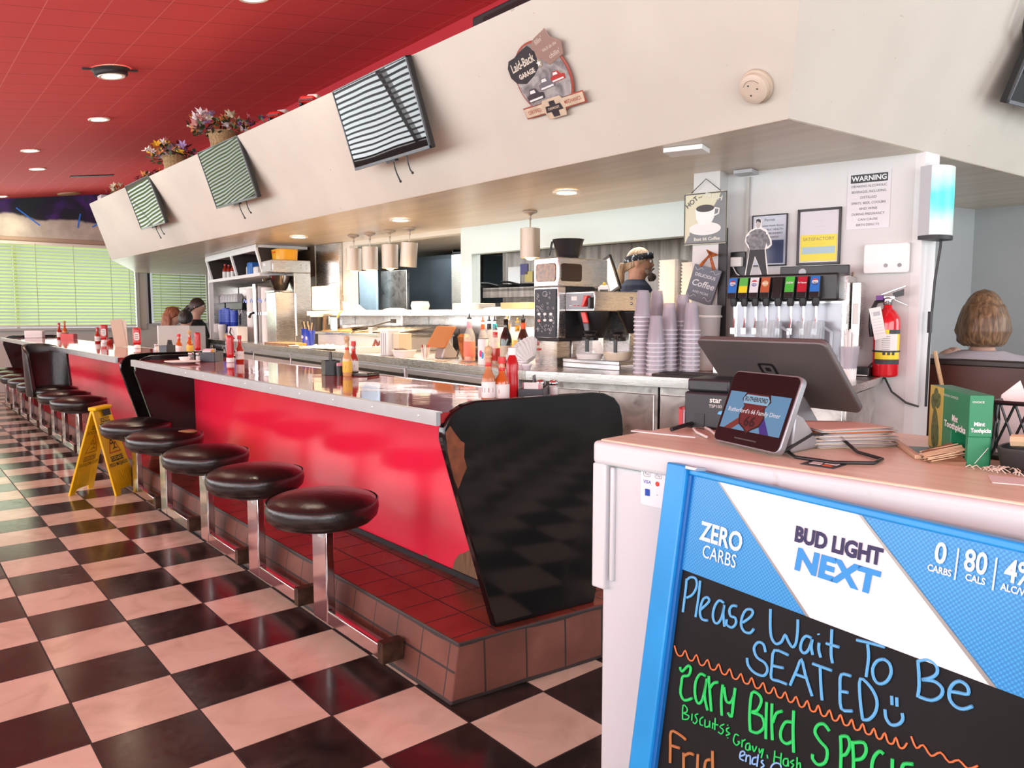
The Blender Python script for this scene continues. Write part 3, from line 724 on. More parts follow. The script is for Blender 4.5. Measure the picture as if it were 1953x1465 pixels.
# ---------------------------------------------------------------- host stand
t = thing('host_stand', 'white painted host stand with worn pale wood top in the foreground', 'host stand', HS.w(0, 0, 0), HS.rz)
M_wp = MATS['worn_white_paint']
m = MB(); m.box(.006, .556, -1.346, -.006, .960, .981); m.build('top', MATS['host_top_wood'], t, bevel=.004, seg=3)
m = MB(); m.box(-.006, .565, -1.355, .006, .928, .9775); m.build('top_lip', M_wp, t, bevel=.010, seg=3)
m = MB(); m.box(.012, .56, -1.345, -.012, .0, .925); m.build('cabinet_body', mat('off_white_board', (0.60, 0.635, 0.655), .45), t, bevel=.004)
m = MB(); m.box(-.004, .05, -.030, .006, .66, .93); m.box(.002, .014, -.046, -.036, .68, .925); m.build('corner_strip', M_wp, t, bevel=.004)
m = MB(); m.box(.010, .0135, -.24, -.18, .915, .924); m.build('cable_gap', M_black, t)

# payment sticker on the stand
s_ = thing('payment_sticker', 'white card payment sticker on the host stand beside the blue sign frame', 'sticker', HS.w(.0105, -.143, .91), HS.rz)
m = MB(); m.prism(rrect(.062, .10, .006), 0, .0015, FX); o = m.build('backing', mat('sticker_white', (0.80, 0.80, 0.82), .4), s_); o.location = (0, 0, -.0)
m = MB(); m.M = T(-.0017, 0, 0)
put_text(m, 'Square', .0125, FX @ T(.008, .036, 0), res=2); m.prism(rrect(.010, .010, .002, 3, -.022, .036), 0, .0004, FX)
m.build('lettering', mat('ink_black', (0.015, 0.015, 0.018), .5), s_, smooth=0)
m = MB(); m.M = T(-.0017, 0, 0); put_text(m, 'VISA', .0095, FX @ T(-.016, -.003, 0), bold=.0002, shear=.2, res=2); m.prism(rrect(.012, .014, .001, 2, -.014, -.024), 0, .0004, FX); m.build('blue_marks', mat('ink_blue', (0.01, 0.06, 0.42), .5), s_, smooth=0)
m = MB(); m.M = T(-.0017, 0, 0); m.prism([(.010 + .005 * math.cos(k * .5236), -.003 + .005 * math.sin(k * .5236)) for k in range(12)], 0, .0004, FX); m.build('red_mark', mat('ink_red', (0.65, 0.05, 0.02), .5), s_, smooth=0)
m = MB(); m.M = T(-.0017, 0, 0)
for cx in (-.016, .012):
    ring = rrect(.017, .012, .003, 3, cx, .014); inn = rrect(.0155, .0105, .0025, 3, cx, .014); n = len(ring)
    m.add([tuple(FX @ Vector((x, y, .0003))) for x, y in ring + inn], [(i, (i + 1) % n, n + (i + 1) % n, n + i) for i in range(n)])
    put_text(m, 'Pay', .008, FX @ T(cx, .014, .0003), res=1)
put_text(m, '-', .014, FX @ T(.010, -.024, 0), res=1)
m.build('grey_marks', mat('ink_grey', (0.12, 0.12, 0.13), .5), s_, smooth=0)

# ---------------------------------------------------------------- chalkboard easel in front of the stand
ax = Vector((-.115, -.993, 0)).normalized(); th = R(8.5)
dn = Vector((ax.y * math.sin(th), -ax.x * math.sin(th), -math.cos(th))); nz = ax.cross(-dn)
Mb = Matrix((ax, -dn, nz)).transposed().to_4x4(); Mb.translation = (-.176, -.896, .962)
b = thing('chalkboard_sign', 'blue framed chalkboard easel sign with beer advertising leaning before the host stand', 'sign', Mb.translation, rot=Mb.to_euler())
W_, H_ = .705, .97
M_bf = mat('blue_frame', (0.012, 0.30, 0.72), .38, vary=.12, vscale=6); M_bf2 = mat('blue_frame_edge', (0.006, 0.13, 0.42), .4)
m = MB()
m.box(-.004, .046, -H_, 0, -.03, .012); m.box(W_ - .05, W_, -H_, 0, -.03, .012); m.box(.046, W_ - .05, -.016, -.004, -.03, .004); m.box(.046, W_ - .05, -H_, -H_ + .05, -.03, .012)
m.build('frame', M_bf, b, bevel=.003)
m = MB(); m.box(.046, .055, -H_ + .05, -.016, -.02, .004); m.build('frame_lip', M_bf2, b)
m = MB(); m.box(.05, W_ - .05, -H_ + .05, -.01, -.012, -.004); m.build('slate', mat('chalkboard', (0.007, 0.007, 0.008), .62, vary=.5, vscale=5, spec=.25), b)
n = NB('poster_blue', rough=.35); gx = n.math('SINE', n.math('MULTIPLY', n.x, 900.0)); gy = n.math('SINE', n.math('MULTIPLY', n.y, 900.0)); gg = n.math('MULTIPLY', gx, gy); lt = n.noise(6, 2)
n.color(n.mix(n.step(n.math('ADD', gg, n.math('MULTIPLY', lt, .4)), -.2, 1.0), (0.015, 0.22, 0.56), (0.05, 0.36, 0.74)))
m = MB(); m.box(.055, W_ - .05, -.190, -.016, -.004, -.0015); m.build('poster', MATS['poster_blue'], b)
M_silver = mat('poster_silver', (0.62, 0.64, 0.66), .4); M_pw = mat('poster_white', (0.74, 0.76, 0.78), .4); M_gold = mat('poster_edge', (0.30, 0.29, 0.27), .35, .4)
def quadz(m, pts, z): m.add([(x / 1000, -y / 1000, z) for x, y in pts], [(0, 1, 2, 3)])
m = MB(); quadz(m, [(117, 16), (384, 16), (588, 190), (326, 190)], -.0008); band = m.build('white_band', M_pw, b, smooth=0)
m = MB(); quadz(m, [(113, 16), (118, 16), (327, 190), (320, 190)], -.0005); quadz(m, [(384, 16), (390, 16), (597, 190), (588, 190)], -.0005); m.build('band_edging', M_gold, b, smooth=0)
def lettering(name, parent, mtl, items, z=0.0006):
    m = MB()
    for it in items:
        txt, x, y, sz = it[:4]; k = it[4] if len(it) > 4 else {}
        if 'rz' in k: k = dict(k); Mx = T(x / 1000, -y / 1000, z) @ Matrix.Rotation(k.pop('rz'), 4, 'Z')
        else: Mx = T(x / 1000, -y / 1000, z)
        put_text(m, txt, sz / 1000, Mx, **k)
    return m.build(name, mtl, parent, smooth=0)
lettering('white_lettering', b, mat('print_white', (.85, .87, .88), .5), [('ZERO', 137, 111, 46, dict(bold=.0012, xs=.80)), ('CARBS', 138, 145, 33, dict(xs=.78)),
    ('0', 509, 43, 40, dict(bold=.0008, xs=.8)), ('CARBS', 510, 65, 12.5, dict(bold=.0003, xs=.85)), ('80', 554, 43, 40, dict(bold=.0008, xs=.72)), ('CALS', 556, 64, 12.5, dict(bold=.0003, xs=.85)), ('4%', 606, 43, 40, dict(bold=.0008, xs=.72)), ('ALC/VOL', 607, 64, 12.5, dict(bold=.0003, xs=.8)), ('|', 531, 47, 46, dict(xs=.6)), ('|', 578, 47, 46, dict(xs=.6))])
lettering('navy_lettering', b, mat('print_navy', (.015, .012, .08), .5), [('BUD LIGHT', 356, 70, 33, dict(bold=.0016, xs=.87))])
lettering('blue_lettering', b, mat('print_blue', (.02, .27, .68), .5), [('NEXT', 358, 109, 47, dict(bold=.0022, xs=1.14, shear=.05))])
STROKES = {
    'blue': [[(69,204),(70,222),(70,249),(70,265)],[(69,207),(77,199),(88,197),(94,203),(94,214),(87,228),(75,237)],[(101,198),(102,226),(101,264)],[(111,247),(124,232),(127,225),(122,222),(114,227),(110,240),(110,255),(117,263),(129,261)],[(159,220),(149,219),(141,231),(139,248),(145,259),(153,257),(159,244),(161,223),(161,238),(167,259)],[(187,217),(178,219),(173,228),(177,237),(187,237),(190,245),(183,255),(171,254),(170,245)],[(204,239),(217,226),(221,217),(217,213),(207,217),(201,230),(201,245),(209,253),(221,251),(227,242)],[(254,200),(257,224),(262,243),(272,251),(282,244),(287,231),(294,239),(303,245),(308,236),(308,218),(306,200)],[(333,220),(324,220),(318,229),(317,242),(323,247),(330,241),(334,227),(335,221),(335,233),(339,244)],[(347,222),(348,233),(353,243)],[(344,209),(345,211)],[(365,195),(367,215),(369,232),(373,244)],[(359,219),(380,217)],[(406,197),(427,194),(448,192)],[(423,197),(427,215),(427,243)],[(449,209),(440,215),(435,228),(439,241),(447,245),(457,238),(462,224),(458,212),(449,209)],[(255,271),(249,260),(238,261),(232,273),(240,285),(256,288),(263,297),(257,309),(239,311),(225,304),(221,293)],[(297,260),(271,262),(270,287),(272,307),(286,306),(301,305)],[(271,287),(291,283)],[(307,304),(315,277),(321,258),(331,278),(347,305)],[(314,284),(335,282)],[(341,257),(373,255)],[(354,258),(359,284),(364,304)],[(404,251),(389,255),(390,276),(396,303),(413,299)],[(391,279),(403,276)],[(430,304),(422,276),(419,249),(436,255),(447,269),(447,286),(439,300),(430,304)],[(467,254),(469,266)],[(474,253),(476,265)],[(460,276),(463,287),(471,293),(481,288),(486,279),(484,271)],[(496,193),(499,207),(502,226),(502,241)],[(496,194),(509,187),(520,190),(523,199),(517,208),(505,216)],[(505,216),(521,212),(532,217),(531,228),(520,238),(504,240)],[(541,217),(553,214),(564,211),(562,202),(553,199),(545,205),(541,216),(543,227),(551,233),(561,232),(571,224)]],
    'green': [[(80,363),(86,369),(98,354),(105,356),(102,370),(89,377),(88,390),(89,408),(100,416),(117,405)],[(140,356),(128,357),(120,374),(122,396),(131,408),(140,397),(144,359),(143,388),(154,411)],[(147,353),(153,376),(162,409)],[(152,374),(159,361),(168,356)],[(179,355),(180,382),(185,406)],[(182,358),(190,378),(200,377),(205,362)],[(205,350),(205,374),(205,399),(197,396)],[(245,405),(240,381),(239,345),(253,342),(259,351),(253,368),(243,375),(263,373),(270,387),(259,402),(245,405)],[(269,347),(272,374),(276,404)],[(279,345),(283,374),(288,400)],[(285,373),(289,357),(299,349)],[(319,339),(322,368),(328,401)],[(319,358),(307,363),(301,380),(304,392),(314,394),(323,386)],[(382,343),(372,337),(362,343),(359,355),(369,364),(382,371),(382,389),(371,399),(361,395),(360,388)],[(400,341),(404,363),(407,391)],[(401,342),(411,338),(416,348),(412,363),(405,368)],[(419,340),(424,364),(426,382)],[(421,342),(436,335),(441,345),(436,358),(425,365)],[(466,337),(460,336),(453,348),(452,364),(458,370)],[(479,337),(481,356)],[(507,331),(495,337),(494,348),(501,348)]],
    'small': [[(101,450),(98,426),(108,427),(108,434),(100,439),(114,438),(112,445),(101,450)],[(121,431),(122,443)],[(134,426),(128,431),(134,437),(130,445),(125,444)],[(146,426),(140,433),(142,441),(148,440)],[(151,428),(153,440),(161,435),(161,426),(163,437)],[(168,426),(169,436)],[(172,416),(174,436)],[(168,428),(180,425)],[(192,418),(184,426),(192,428),(189,436),(182,436)],[(203,419),(198,424),(200,427),(206,428),(199,434)],[(199,416),(200,417)],[(203,436),(203,437)],[(224,423),(217,424),(215,436),(222,440),(228,432),(224,433)],[(232,426),(233,438)],[(232,429),(238,423)],[(247,425),(241,429),(241,437),(247,436),(248,426),(250,435)],[(253,426),(257,434),(261,423)],[(266,424),(268,431),(272,422)],[(274,421),(272,437)],[(282,427),(284,432)],[(295,414),(296,433)],[(307,412),(308,430)],[(296,423),(308,420)],[(320,415),(313,419),(313,427),(320,426),(320,415),(322,426)],[(330,412),(325,418),(331,419),(328,425)],[(335,405),(337,424)],[(337,415),(341,411),(343,422)]],
    'ends': [[(233,453),(240,447),(238,443),(232,447),(232,457),(240,457)],[(244,445),(244,457)],[(244,448),(251,444),(253,457)],[(264,440),(257,445),(257,454),(264,451)],[(266,434),(266,454)],[(276,439),(273,443),(279,446),(274,452)],[(310,434),(307,430),(299,432),(293,439),(292,447),(300,450)]],
    'frid': [[(85,537),(81,510),(78,483),(98,479),(114,481)],[(81,507),(102,502)],[(113,505),(118,534)],[(114,511),(126,500),(136,498)],[(145,492),(148,519)],[(175,472),(181,505)],[(174,488),(164,495),(163,511)]],
    'orange': [[(60,331),(70,344),(81,342),(87,330),(97,342),(107,341),(114,328),(124,341),(133,339),(140,327),(149,339),(159,337),(165,325),(174,337),(183,336),(189,324),(198,336),(207,334),(213,323),(221,334),(230,333),(235,321),(244,333),(252,331),(258,320),(266,332),(274,330),(279,319),(287,330),(295,329),(300,318),(308,329),(315,327),(320,317),(328,328),(335,326),(340,315),(347,326),(355,325),(359,314),(366,325),(373,324),(378,313),(385,324),(392,322),(396,312),(403,323),(410,321),(414,311),(420,322),(427,320),(431,310),(437,320),(444,319),(448,309),(454,319),(460,318),(464,308),(470,318),(477,317),(480,307),(486,317),(492,316),(496,307)],[(500,296),(509,308),(517,300),(529,309),(540,299),(552,306),(563,298),(575,303),(586,294)]],
}

def chalk(name, key, mtl, r):
    m = MB()
    for st in STROKES[key]:
        pts = [Vector((x / 1000, -y / 1000, -.002)) for x, y in st if y < 940]
        if len(pts) < 2: continue
        if len(pts) > 2:   # round the corners
            q = [pts[0]]
            for i in range(len(pts) - 1):
                a0, a1, a2, a3 = pts[max(i - 1, 0)], pts[i], pts[i + 1], pts[min(i + 2, len(pts) - 1)]
                for s in (.33, .66, 1.0):
                    q.append(.5 * ((2 * a1) + (a2 - a0) * s + (2 * a0 - 5 * a1 + 4 * a2 - a3) * s * s + (3 * a1 - a0 - 3 * a2 + a3) * s ** 3))
            pts = q
        m.tube(pts, r, 6)
    return m.build(name, mtl, b)
chalk('blue_chalk', 'blue', mat('chalk_blue', (.11, .42, .74), .7), .0024)
chalk('green_chalk', 'green', mat('chalk_green', (.02, .62, .13), .7), .0026)
chalk('green_chalk', 'small', MATS['chalk_green'], .0013)
chalk('blue_chalk', 'ends', mat('chalk_sky', (.25, .50, .85), .7), .0014)
chalk('brown_chalk', 'frid', mat('chalk_brown', (.42, .17, .05), .7), .0026)
chalk('orange_chalk', 'orange', mat('chalk_orange', (.72, .19, .06), .7), .0014)
m = MB(); m.box(.06, .085, -.004, .004, .0, .03); m.box(.055, .14, -.010, -.004, -.03, .002)
m.build('clip', mat('clip_metal', (.5, .6, .7), .3, .7), b, bevel=.002)
# rear legs of the easel, splayed under the stand's front
m = MB(); m.box(.0, .046, -H_ * .62, -.02, -.045, -.031); m.build('rear_frame', M_bf, b)
# ---------------------------------------------------------------- small-object materials
M_glass = mat('clear_glass', (0.86, 0.90, 0.90), .05, alpha=.24, spec=.8)
M_cupgrey = mat('smoky_plastic', (0.56, 0.53, 0.60), .2, alpha=.42, spec=.7)
M_ketchup = mat('ketchup_red', (0.50, 0.012, 0.016), .22)
M_capred = mat('cap_red', (0.62, 0.02, 0.02), .35)
M_capwhite = mat('cap_white', (0.82, 0.82, 0.80), .4)
M_wood = mat('turned_wood', (0.58, 0.38, 0.20), .5, vary=.2, vscale=40)
M_hot = mat('hot_sauce_orange', (0.52, 0.10, 0.012), .12, coat=.6)
M_hotred = mat('hot_sauce_red', (0.36, 0.022, 0.010), .12, coat=.6)
M_label = mat('label_white', (0.76, 0.75, 0.72), .5)
M_labely = mat('label_yellow', (0.76, 0.50, 0.06), .5)
M_slate = mat('slate_plastic', (0.035, 0.04, 0.05), .4)
M_blue = mat('royal_blue_plastic', (0.012, 0.045, 0.42), .25, coat=.3)
M_foam = mat('white_foam', (0.82, 0.81, 0.78), .6)
M_navy = mat('navy_cloth', (0.022, 0.035, 0.075), .8)
M_inkd = mat('ink_dark', (0.03, 0.03, 0.035), .5)
M_lightgrey = mat('light_grey_plastic', (0.45, 0.46, 0.48), .4)
M_redp = mat('red_plastic', (0.62, 0.02, 0.015), .3)
M_orange = mat('orange_plastic', (0.80, 0.12, 0.02), .4)
CT = .936   # lunch counter top

def hot_bottle(label, loc, h=.165, r=.024, sauce=None, lab=None, cap='red', rz=0, group='hot sauce bottles on the counters', labtxt=None):
    t = thing('hot_sauce_bottle', label, 'bottle', loc, rz, group)
    b = h * .86
    m = MB(); m.lathe([(r * .92, 0), (r, .004), (r, b * .52), (r * .85, b * .60), (r * .48, b * .72), (r * .42, b * .98), (r * .42, b)], 18); m.build('bottle', sauce or M_hot, t, smooth=50)
    m = MB(); m.lathe([(r * 1.02, b * .12), (r * 1.03, b * .13), (r * 1.03, b * .46), (r * 1.02, b * .47)], 18, cap=False); m.build('label', lab or M_label, t, smooth=50)
    m = MB(); m.lathe([(r * 1.035, b * .24), (r * 1.035, b * .34)], 10, cap=False); m.f = m.f[3:7]; m.mi = m.mi[3:7]; m.build('label_mark', M_capred if lab is None else M_hotred, t)
    m = MB(); m.lathe([(r * .44, b * .80), (r * .47, b * .81), (r * .47, b * .88), (r * .44, b * .89)], 14, cap=False); m.build('neck_band', M_capred, t)
    m = MB()
    if cap == 'red': m.lathe([(r * .55, b), (r * .56, b + .002), (r * .52, h), (r * .3, h)], 16); m.build('cap', M_capred, t, smooth=40)
    else: m.lathe([(r * .5, b), (r * .5, b + .006), (r * .38, b + .009), (r * .55, b + .016), (r * .62, b + .026), (r * .52, b + .036), (.001, b + .041)], 16); m.build('stopper', M_wood, t, smooth=60)
    return t
def ketchup(label, loc, rz=0, inverted=True, s=1.0, group='ketchup bottles on the counters'):
    t = thing('ketchup_bottle', label, 'bottle', loc, rz, group)
    m = MB(); prof = [(.80, .028), (.98, .034), (1.0, .05), (.96, .09), (1.0, .13), (.98, .152), (.9, .158)] if inverted else [(.92, 0), (1, .004), (1, .06), (.94, .09), (1.0, .118), (.72, .140), (.42, .152)]
    m.rlathe([(a, z * s) for a, z in prof], .029 * s, .021 * s, 24, 3.2); m.build('bottle', M_ketchup, t, smooth=50)
    m = MB()
    if inverted: m.lathe([(.020 * s, 0), (.0225 * s, .003), (.0225 * s, .027 * s), (.018 * s, .030 * s)], 20)
    else: m.rlathe([(1, .150 * s), (1, .172 * s), (.94, .175 * s)], .0165 * s, .014 * s, 20, 3)
    m.build('cap', M_capwhite, t, smooth=40, bevel=.001)
    for sgn in (-1, 1):
        m = MB(); y = sgn * .0216 * s; poly = rrect(.036 * s, .060 * s, .012 * s, 4, 0, .093 * s if inverted else .045 * s)
        m.M = T(0, y, 0); m.prism(poly, -.0008, .0008, XZ); m.M = Matrix(); m.build('label', M_label, t, smooth=0)
        m = MB(); m.M = T(0, y + sgn * .0010, 0); z0 = (.093 if inverted else .045) * s
        for k in range(3): m.prism([(-.011 * s, z0 + (k - 1) * .014 * s - .0025), (.011 * s, z0 + (k - 1) * .014 * s - .0025), (.011 * s, z0 + (k - 1) * .014 * s + .0025), (-.011 * s, z0 + (k - 1) * .014 * s + .0025)], -.0003, .0003, XZ)
        m.build('label_print', M_inkd, t, smooth=0)
    return t
def shaker(label, loc, fill, group='salt and pepper shakers on the counters'):
    t = thing('shaker', label, 'shaker', loc, 0, group)
    m = MB(); m.lathe([(.018, 0), (.0195, .003), (.0195, .030), (.016, .045)], 8); m.build('jar', M_glass, t, smooth=0)
    m = MB(); m.lathe([(.016, .003), (.0165, .030), (.015, .036)], 12); m.build('contents', fill, t)
    m = MB(); m.lathe([(.0165, .044), (.018, .046), (.018, .056), (.013, .063), (.002, .065)], 18); m.build('cap', M_chrome, t, smooth=40)
    return t
M_salt = mat('salt', (.80, .80, .79), .8); M_pepper = mat('pepper', (.10, .075, .06), .8)
def caddy(label, loc, rz=0, w=.15, d=.085, h=.05, mtl=None, handle=None, group='condiment caddies on the counters', packets=True):
    t = thing('condiment_caddy', label, 'caddy', loc, rz, group)
    mt = mtl or M_slate
    m = MB(); th_ = .003
    m.box(-w / 2, w / 2, -d / 2, d / 2, 0, .004)
    for s in (-1, 1): m.box(-w / 2, w / 2, s * d / 2 - th_, s * d / 2 + th_, 0, h); m.box(s * w / 2 - th_, s * w / 2 + th_, -d / 2, d / 2, 0, h)
    m.box(-th_, th_, -d / 2, d / 2, 0, h * .9)
    m.build('tray', mt, t, bevel=.0015)
    hm = handle or mt
    m = MB(); m.hexa([(-.034, -.004, h * .8), (.034, -.004, h * .8), (.034, .004, h * .8), (-.034, .004, h * .8)], [(-.020, -.003, h + .045), (.020, -.003, h + .045), (.020, .003, h + .045), (-.020, .003, h + .045)])
    ring = [(.012 * math.cos(a * PI / 6), .012 * math.sin(a * PI / 6)) for a in range(12)]
    m.build('handle', hm, t, bevel=.002)
    m = MB(); m.M = T(0, -.0052, h + .022); m.prism(ring, -.0004, .0004, XZ); m.build('handle_hole', M_black, t)
    if packets:
        rnd = random.Random(int(loc[1] * 97)); cols = [M_label, mat('packet_pink', (.78, .36, .45), .6), M_labely]
        for k in range(7):
            m = MB(); x = -w / 2 + .014 + k * (w / 2 - .022) / 6; m.M = T(x, rnd.uniform(-.012, .012), .012) @ Matrix.Rotation(rnd.uniform(-.25, .25), 4, 'Y'); m.box(-.0012, .0012, -.026, .026, 0, h + rnd.uniform(-.004, .014)); m.build('packet', cols[k % 3 if k < 5 else 0], t)
    return t

# near counter, group by the end panel
hot_bottle('wood-topped bottle with half gone orange sauce nearest the black end panel', (.312, .300, CT), .185, .024, mat('thin_orange', (.56, .20, .07), .12, alpha=.75), M_label, 'wood', R(20))
hot_bottle('red-capped bottle with printed white label in front of the ketchup by the end panel', (.360, .285, CT), .160, .0265, M_hot, M_label, 'red', R(-40))
k_ = ketchup('big squeeze ketchup bottle with white cap up, beside the black end panel', (.445, .330, CT), R(50), False, 1.08)
caddy('slate caddy with grey loop handle half hidden by the near end panel', (.525, .300, CT), R(40), .15, .085, .042, M_slate, mat('handle_grey', (.13, .14, .16), .4))
shaker('pepper shaker behind the near slate caddy, left of the salt', (.600, .345, CT), M_pepper); shaker('salt shaker behind the near slate caddy, nearest the coffee machines', (.622, .300, CT), M_salt)
# middle group
caddy('black and white striped card holder in the middle of the near counter', (.470, 1.83, CT), R(75), .10, .07, .075, M_black, None, packets=False)
m = MB()
for k in range(4): m.box(-.052 + k * .0, -.050, -.03 + k * .018, -.022 + k * .018, .004, .074)
o = m.build('stripes', M_label, bpy.data.objects['condiment_caddy.001'], smooth=0)
t = thing('packet_cup', 'small black and white cup of pink sweetener packets in the middle of the near counter', 'cup', (.478, 1.745, CT))
m = MB(); m.rlathe([(.85, 0), (1, .05)], .019, .019, 16, 4); m.build('cup', M_black, t); m = MB(); m.box(-.014, .014, -.003, .003, .02, .066); m.box(-.013, .013, .006, .010, .02, .062); m.build('packets', MATS['packet_pink'], t)
hot_bottle('wood-topped yellow label bottle standing in the middle of the near counter', (.500, 1.705, CT), .190, .0235, mat('pale_sauce', (.62, .36, .16), .12, coat=.5), M_labely, 'wood', R(10))
hot_bottle('red-capped dark sauce bottle standing in the middle of the near counter', (.590, 1.805, CT), .172, .0235, M_hotred, M_label, 'red', R(0))
m = MB(); m.box(-.05, .05, -.07, .07, 0, .010); m.box(-.05, .05, -.07, -.062, .010, .018); m.box(-.05, .05, .062, .07, .010, .018); o = m.build('bill_tray', M_black, bevel=.003); put(o, (.575, 1.685, CT), R(25)); tag(o, 'flat black bill tray beside the sauce bottles in mid counter', 'tray')
# far end group of the near counter
t = thing('plate', 'white oval plate near the corner of the near counter, by its far panel', 'plate', (.175, 3.32, CT), R(20))
m = MB(); m.rlathe([(.6, 0), (.7, .002), (1.0, .013), (1.0, .016), (.7, .006), (.05, .006)], .10, .12, 32, 2); m.build('dish', M_capwhite, t, smooth=50)
m = MB(); m.rlathe([(.7, .0), (1.0, .022), (.96, .024), (.7, .008), (.05, .008)], .036, .036, 20, 2); o = m.build('sauce_dish', M_foam, smooth=50); put(o, (.19, 3.32, CT + .0165)); tag(o, 'little cream sauce dish sitting on the white oval plate', 'dish')
shaker('pepper shaker beside the white plate at the far panel', (.285, 3.50, CT), M_pepper); shaker('salt shaker beside the white plate at the far panel', (.315, 3.44, CT), M_salt)
caddy('slate caddy of sugar packets by the white plate, far end of the near counter', (.395, 3.42, CT), R(55), .19, .09, .065)
ketchup('inverted ketchup squeeze bottle right of the sugar packet caddy', (.445, 3.215, CT), R(75), True, 1.12)
hot_bottle('red-capped sauce bottle with white label right of the inverted ketchup', (.515, 3.235, CT), .175, .026, M_hotred, M_label, 'red')
# farther counter
hot_bottle('red-capped sauce bottle just beyond the gap between the red counters', (.53, 4.60, CT), .16, .026, M_hot, M_label, 'red')
hot_bottle('wood-topped yellow label bottle just beyond the gap between the red counters', (.595, 4.54, CT), .175, .026, M_hot, M_labely, 'wood')
ketchup('ketchup squeeze bottle just beyond the gap between the red counters', (.625, 4.44, CT), R(75), True, 1.1)
caddy('slate caddy on the farther counter, its first caddy past the gap', (.55, 4.92, CT), R(30), .15, .08, .06, packets=False)
shaker('salt shaker on the farther counter left of its slate caddy', (.545, 5.30, CT), M_salt)
ketchup('inverted ketchup bottle showing its white label before the beige menus', (.544, 5.93, CT), R(-20), True, 1.22)
t = thing('menu_stand', 'pale beige menus standing upright on the farther counter', 'menus', (.50, 6.35, CT), R(-20))
m = MB(); m.M = Matrix.Rotation(R(-8), 4, 'Y'); m.box(-.05, .05, -.004, .004, 0, .27); m.build('front_menu', mat('menu_beige', (.62, .50, .38), .5), t); m = MB(); m.M = Matrix.Rotation(R(-2), 4, 'Y'); m.box(-.055, .06, .006, .012, 0, .26); m.build('rear_menu', mat('menu_cream', (.72, .65, .55), .5), t)
ketchup('inverted ketchup bottle standing alone, third of the farther counter', (.630, 7.68, CT), R(-20), True, 1.3)
hot_bottle('dark-capped sauce bottle beside the lone inverted ketchup', (.60, 7.86, CT), .175, .03, M_hotred, M_label, 'red')
t = thing('jam_jar', 'small dark red jar right of the lone inverted ketchup', 'jar', (.63, 7.42, CT)); m = MB(); m.lathe([(.03, 0), (.034, .006), (.034, .05), (.028, .058)], 16); m.build('jar', M_hotred, t); m = MB(); m.lathe([(.032, .056), (.032, .07), (.02, .071)], 16); m.build('lid', M_black, t)
hot_bottle('red-capped bottle in the red basket before the far window', (.56, 9.95, CT), .21, .03, M_hotred, M_label, 'red')
hot_bottle('wood-topped bottle in the red basket before the far window', (.62, 9.92, CT), .23, .03, M_hot, M_labely, 'wood')
t = thing('red_basket', 'small red basket of condiments before the far window', 'basket', (.615, 9.62, CT), R(-35)); m = MB()
m.box(-.08, .08, -.05, .05, 0, .005)
for s in (-1, 1): m.box(-.08, .08, s * .05 - .003, s * .05 + .003, 0, .07); m.box(s * .08 - .003, s * .08 + .003, -.05, .05, 0, .07)
m.build('basket', M_redp, t); m = MB(); m.box(-.07, -.02, -.04, .04, .005, .09); m.build('jam_packs', M_hotred, t)
t = thing('napkin_dispenser', 'white napkin dispenser at the far end of the farther counter', 'dispenser', (.36, 10.55, CT), R(-25)); m = MB(); m.box(-.11, .11, -.06, .06, 0, .10); m.build('case', M_capwhite, t, bevel=.008); m = MB(); m.box(-.09, .09, -.064, -.058, .03, .075); m.build('napkins', M_label, t)

# ---------------------------------------------------------------- back counter left: shelf unit and beverage station
BT = .95
def onBL(x, y, z=BT): return BL.w(x, y, z)
t = thing('shelf_unit', 'white open shelf cabinet hung over the far beverage station', 'shelf unit', onBL(0, 0, 0), BL.rz)
m = MB(); m.box(.15, .68, 7.20, 7.25, .95, 1.998); m.build('side_panel', M_white, t)
m = MB(); m.box(.12, .68, 5.02, 7.20, 1.965, 1.995); m.box(.115, .14, 5.02, 7.20, 1.93, 1.995); m.build('top_board', M_white, t)
m = MB(); m.box(.15, .68, 5.02, 7.20, 1.665, 1.70); m.build('bottom_shelf', M_white, t)
for y in (5.04, 6.03, 7.18):
    m = MB(); m.hexa([(.20, y - .018, 1.70), (.48, y - .018, 1.70), (.48, y + .018, 1.70), (.20, y + .018, 1.70)], [(.13, y - .018, 1.965), (.48, y - .018, 1.965), (.48, y + .018, 1.965), (.13, y + .018, 1.965)]); m.build('divider', mat('shelf_shade', (.03, .022, .018), .5), t)  # board sides coloured dark to paint in the deep shade inside the cabinet
    m = MB(); m.hexa([(.18, y - .024, 1.70), (.20, y - .024, 1.70), (.20, y + .024, 1.70), (.18, y + .024, 1.70)], [(.11, y - .024, 1.965), (.13, y - .024, 1.965), (.13, y + .024, 1.965), (.11, y + .024, 1.965)]); m.build('divider_edge', M_white, t)
m = MB(); m.box(.20, .68, 7.185, 7.20, .95, 1.665); m.build('steel_lining', M_steel, t)
m = MB(); m.box(.48, .50, 5.02, 7.20, 1.70, 1.965); m.build('back_board', mat('shelf_shade', (.03, .022, .018), .5), t)  # shade at the back of the open shelf, put into the board's colour
def simple_bottle(name, label, loc, h, r, body, cap, lab=None, group=None, neck=.45, rz=0, cat='bottle'):
    t = thing(name, label, cat, loc, rz, group)
    m = MB(); m.lathe([(r * .9, 0), (r, .004), (r, h * .62), (r * .8, h * .72), (r * neck, h * .82), (r * neck, h * .92)], 14); m.build('body', body, t, smooth=50)
    m = MB(); m.lathe([(r * neck * 1.15, h * .90), (r * neck * 1.15, h * .995), (r * .2, h)], 12); m.build('cap', cap, t, smooth=40)
    if lab: m = MB(); m.lathe([(r * 1.02, h * .1), (r * 1.03, h * .11), (r * 1.03, h * .5), (r * 1.02, h * .51)], 14, cap=False); m.build('label', lab, t)
    return t
M_must = mat('mustard_yellow', (.75, .42, .03), .3)
g = 'bottles on the white shelf unit'
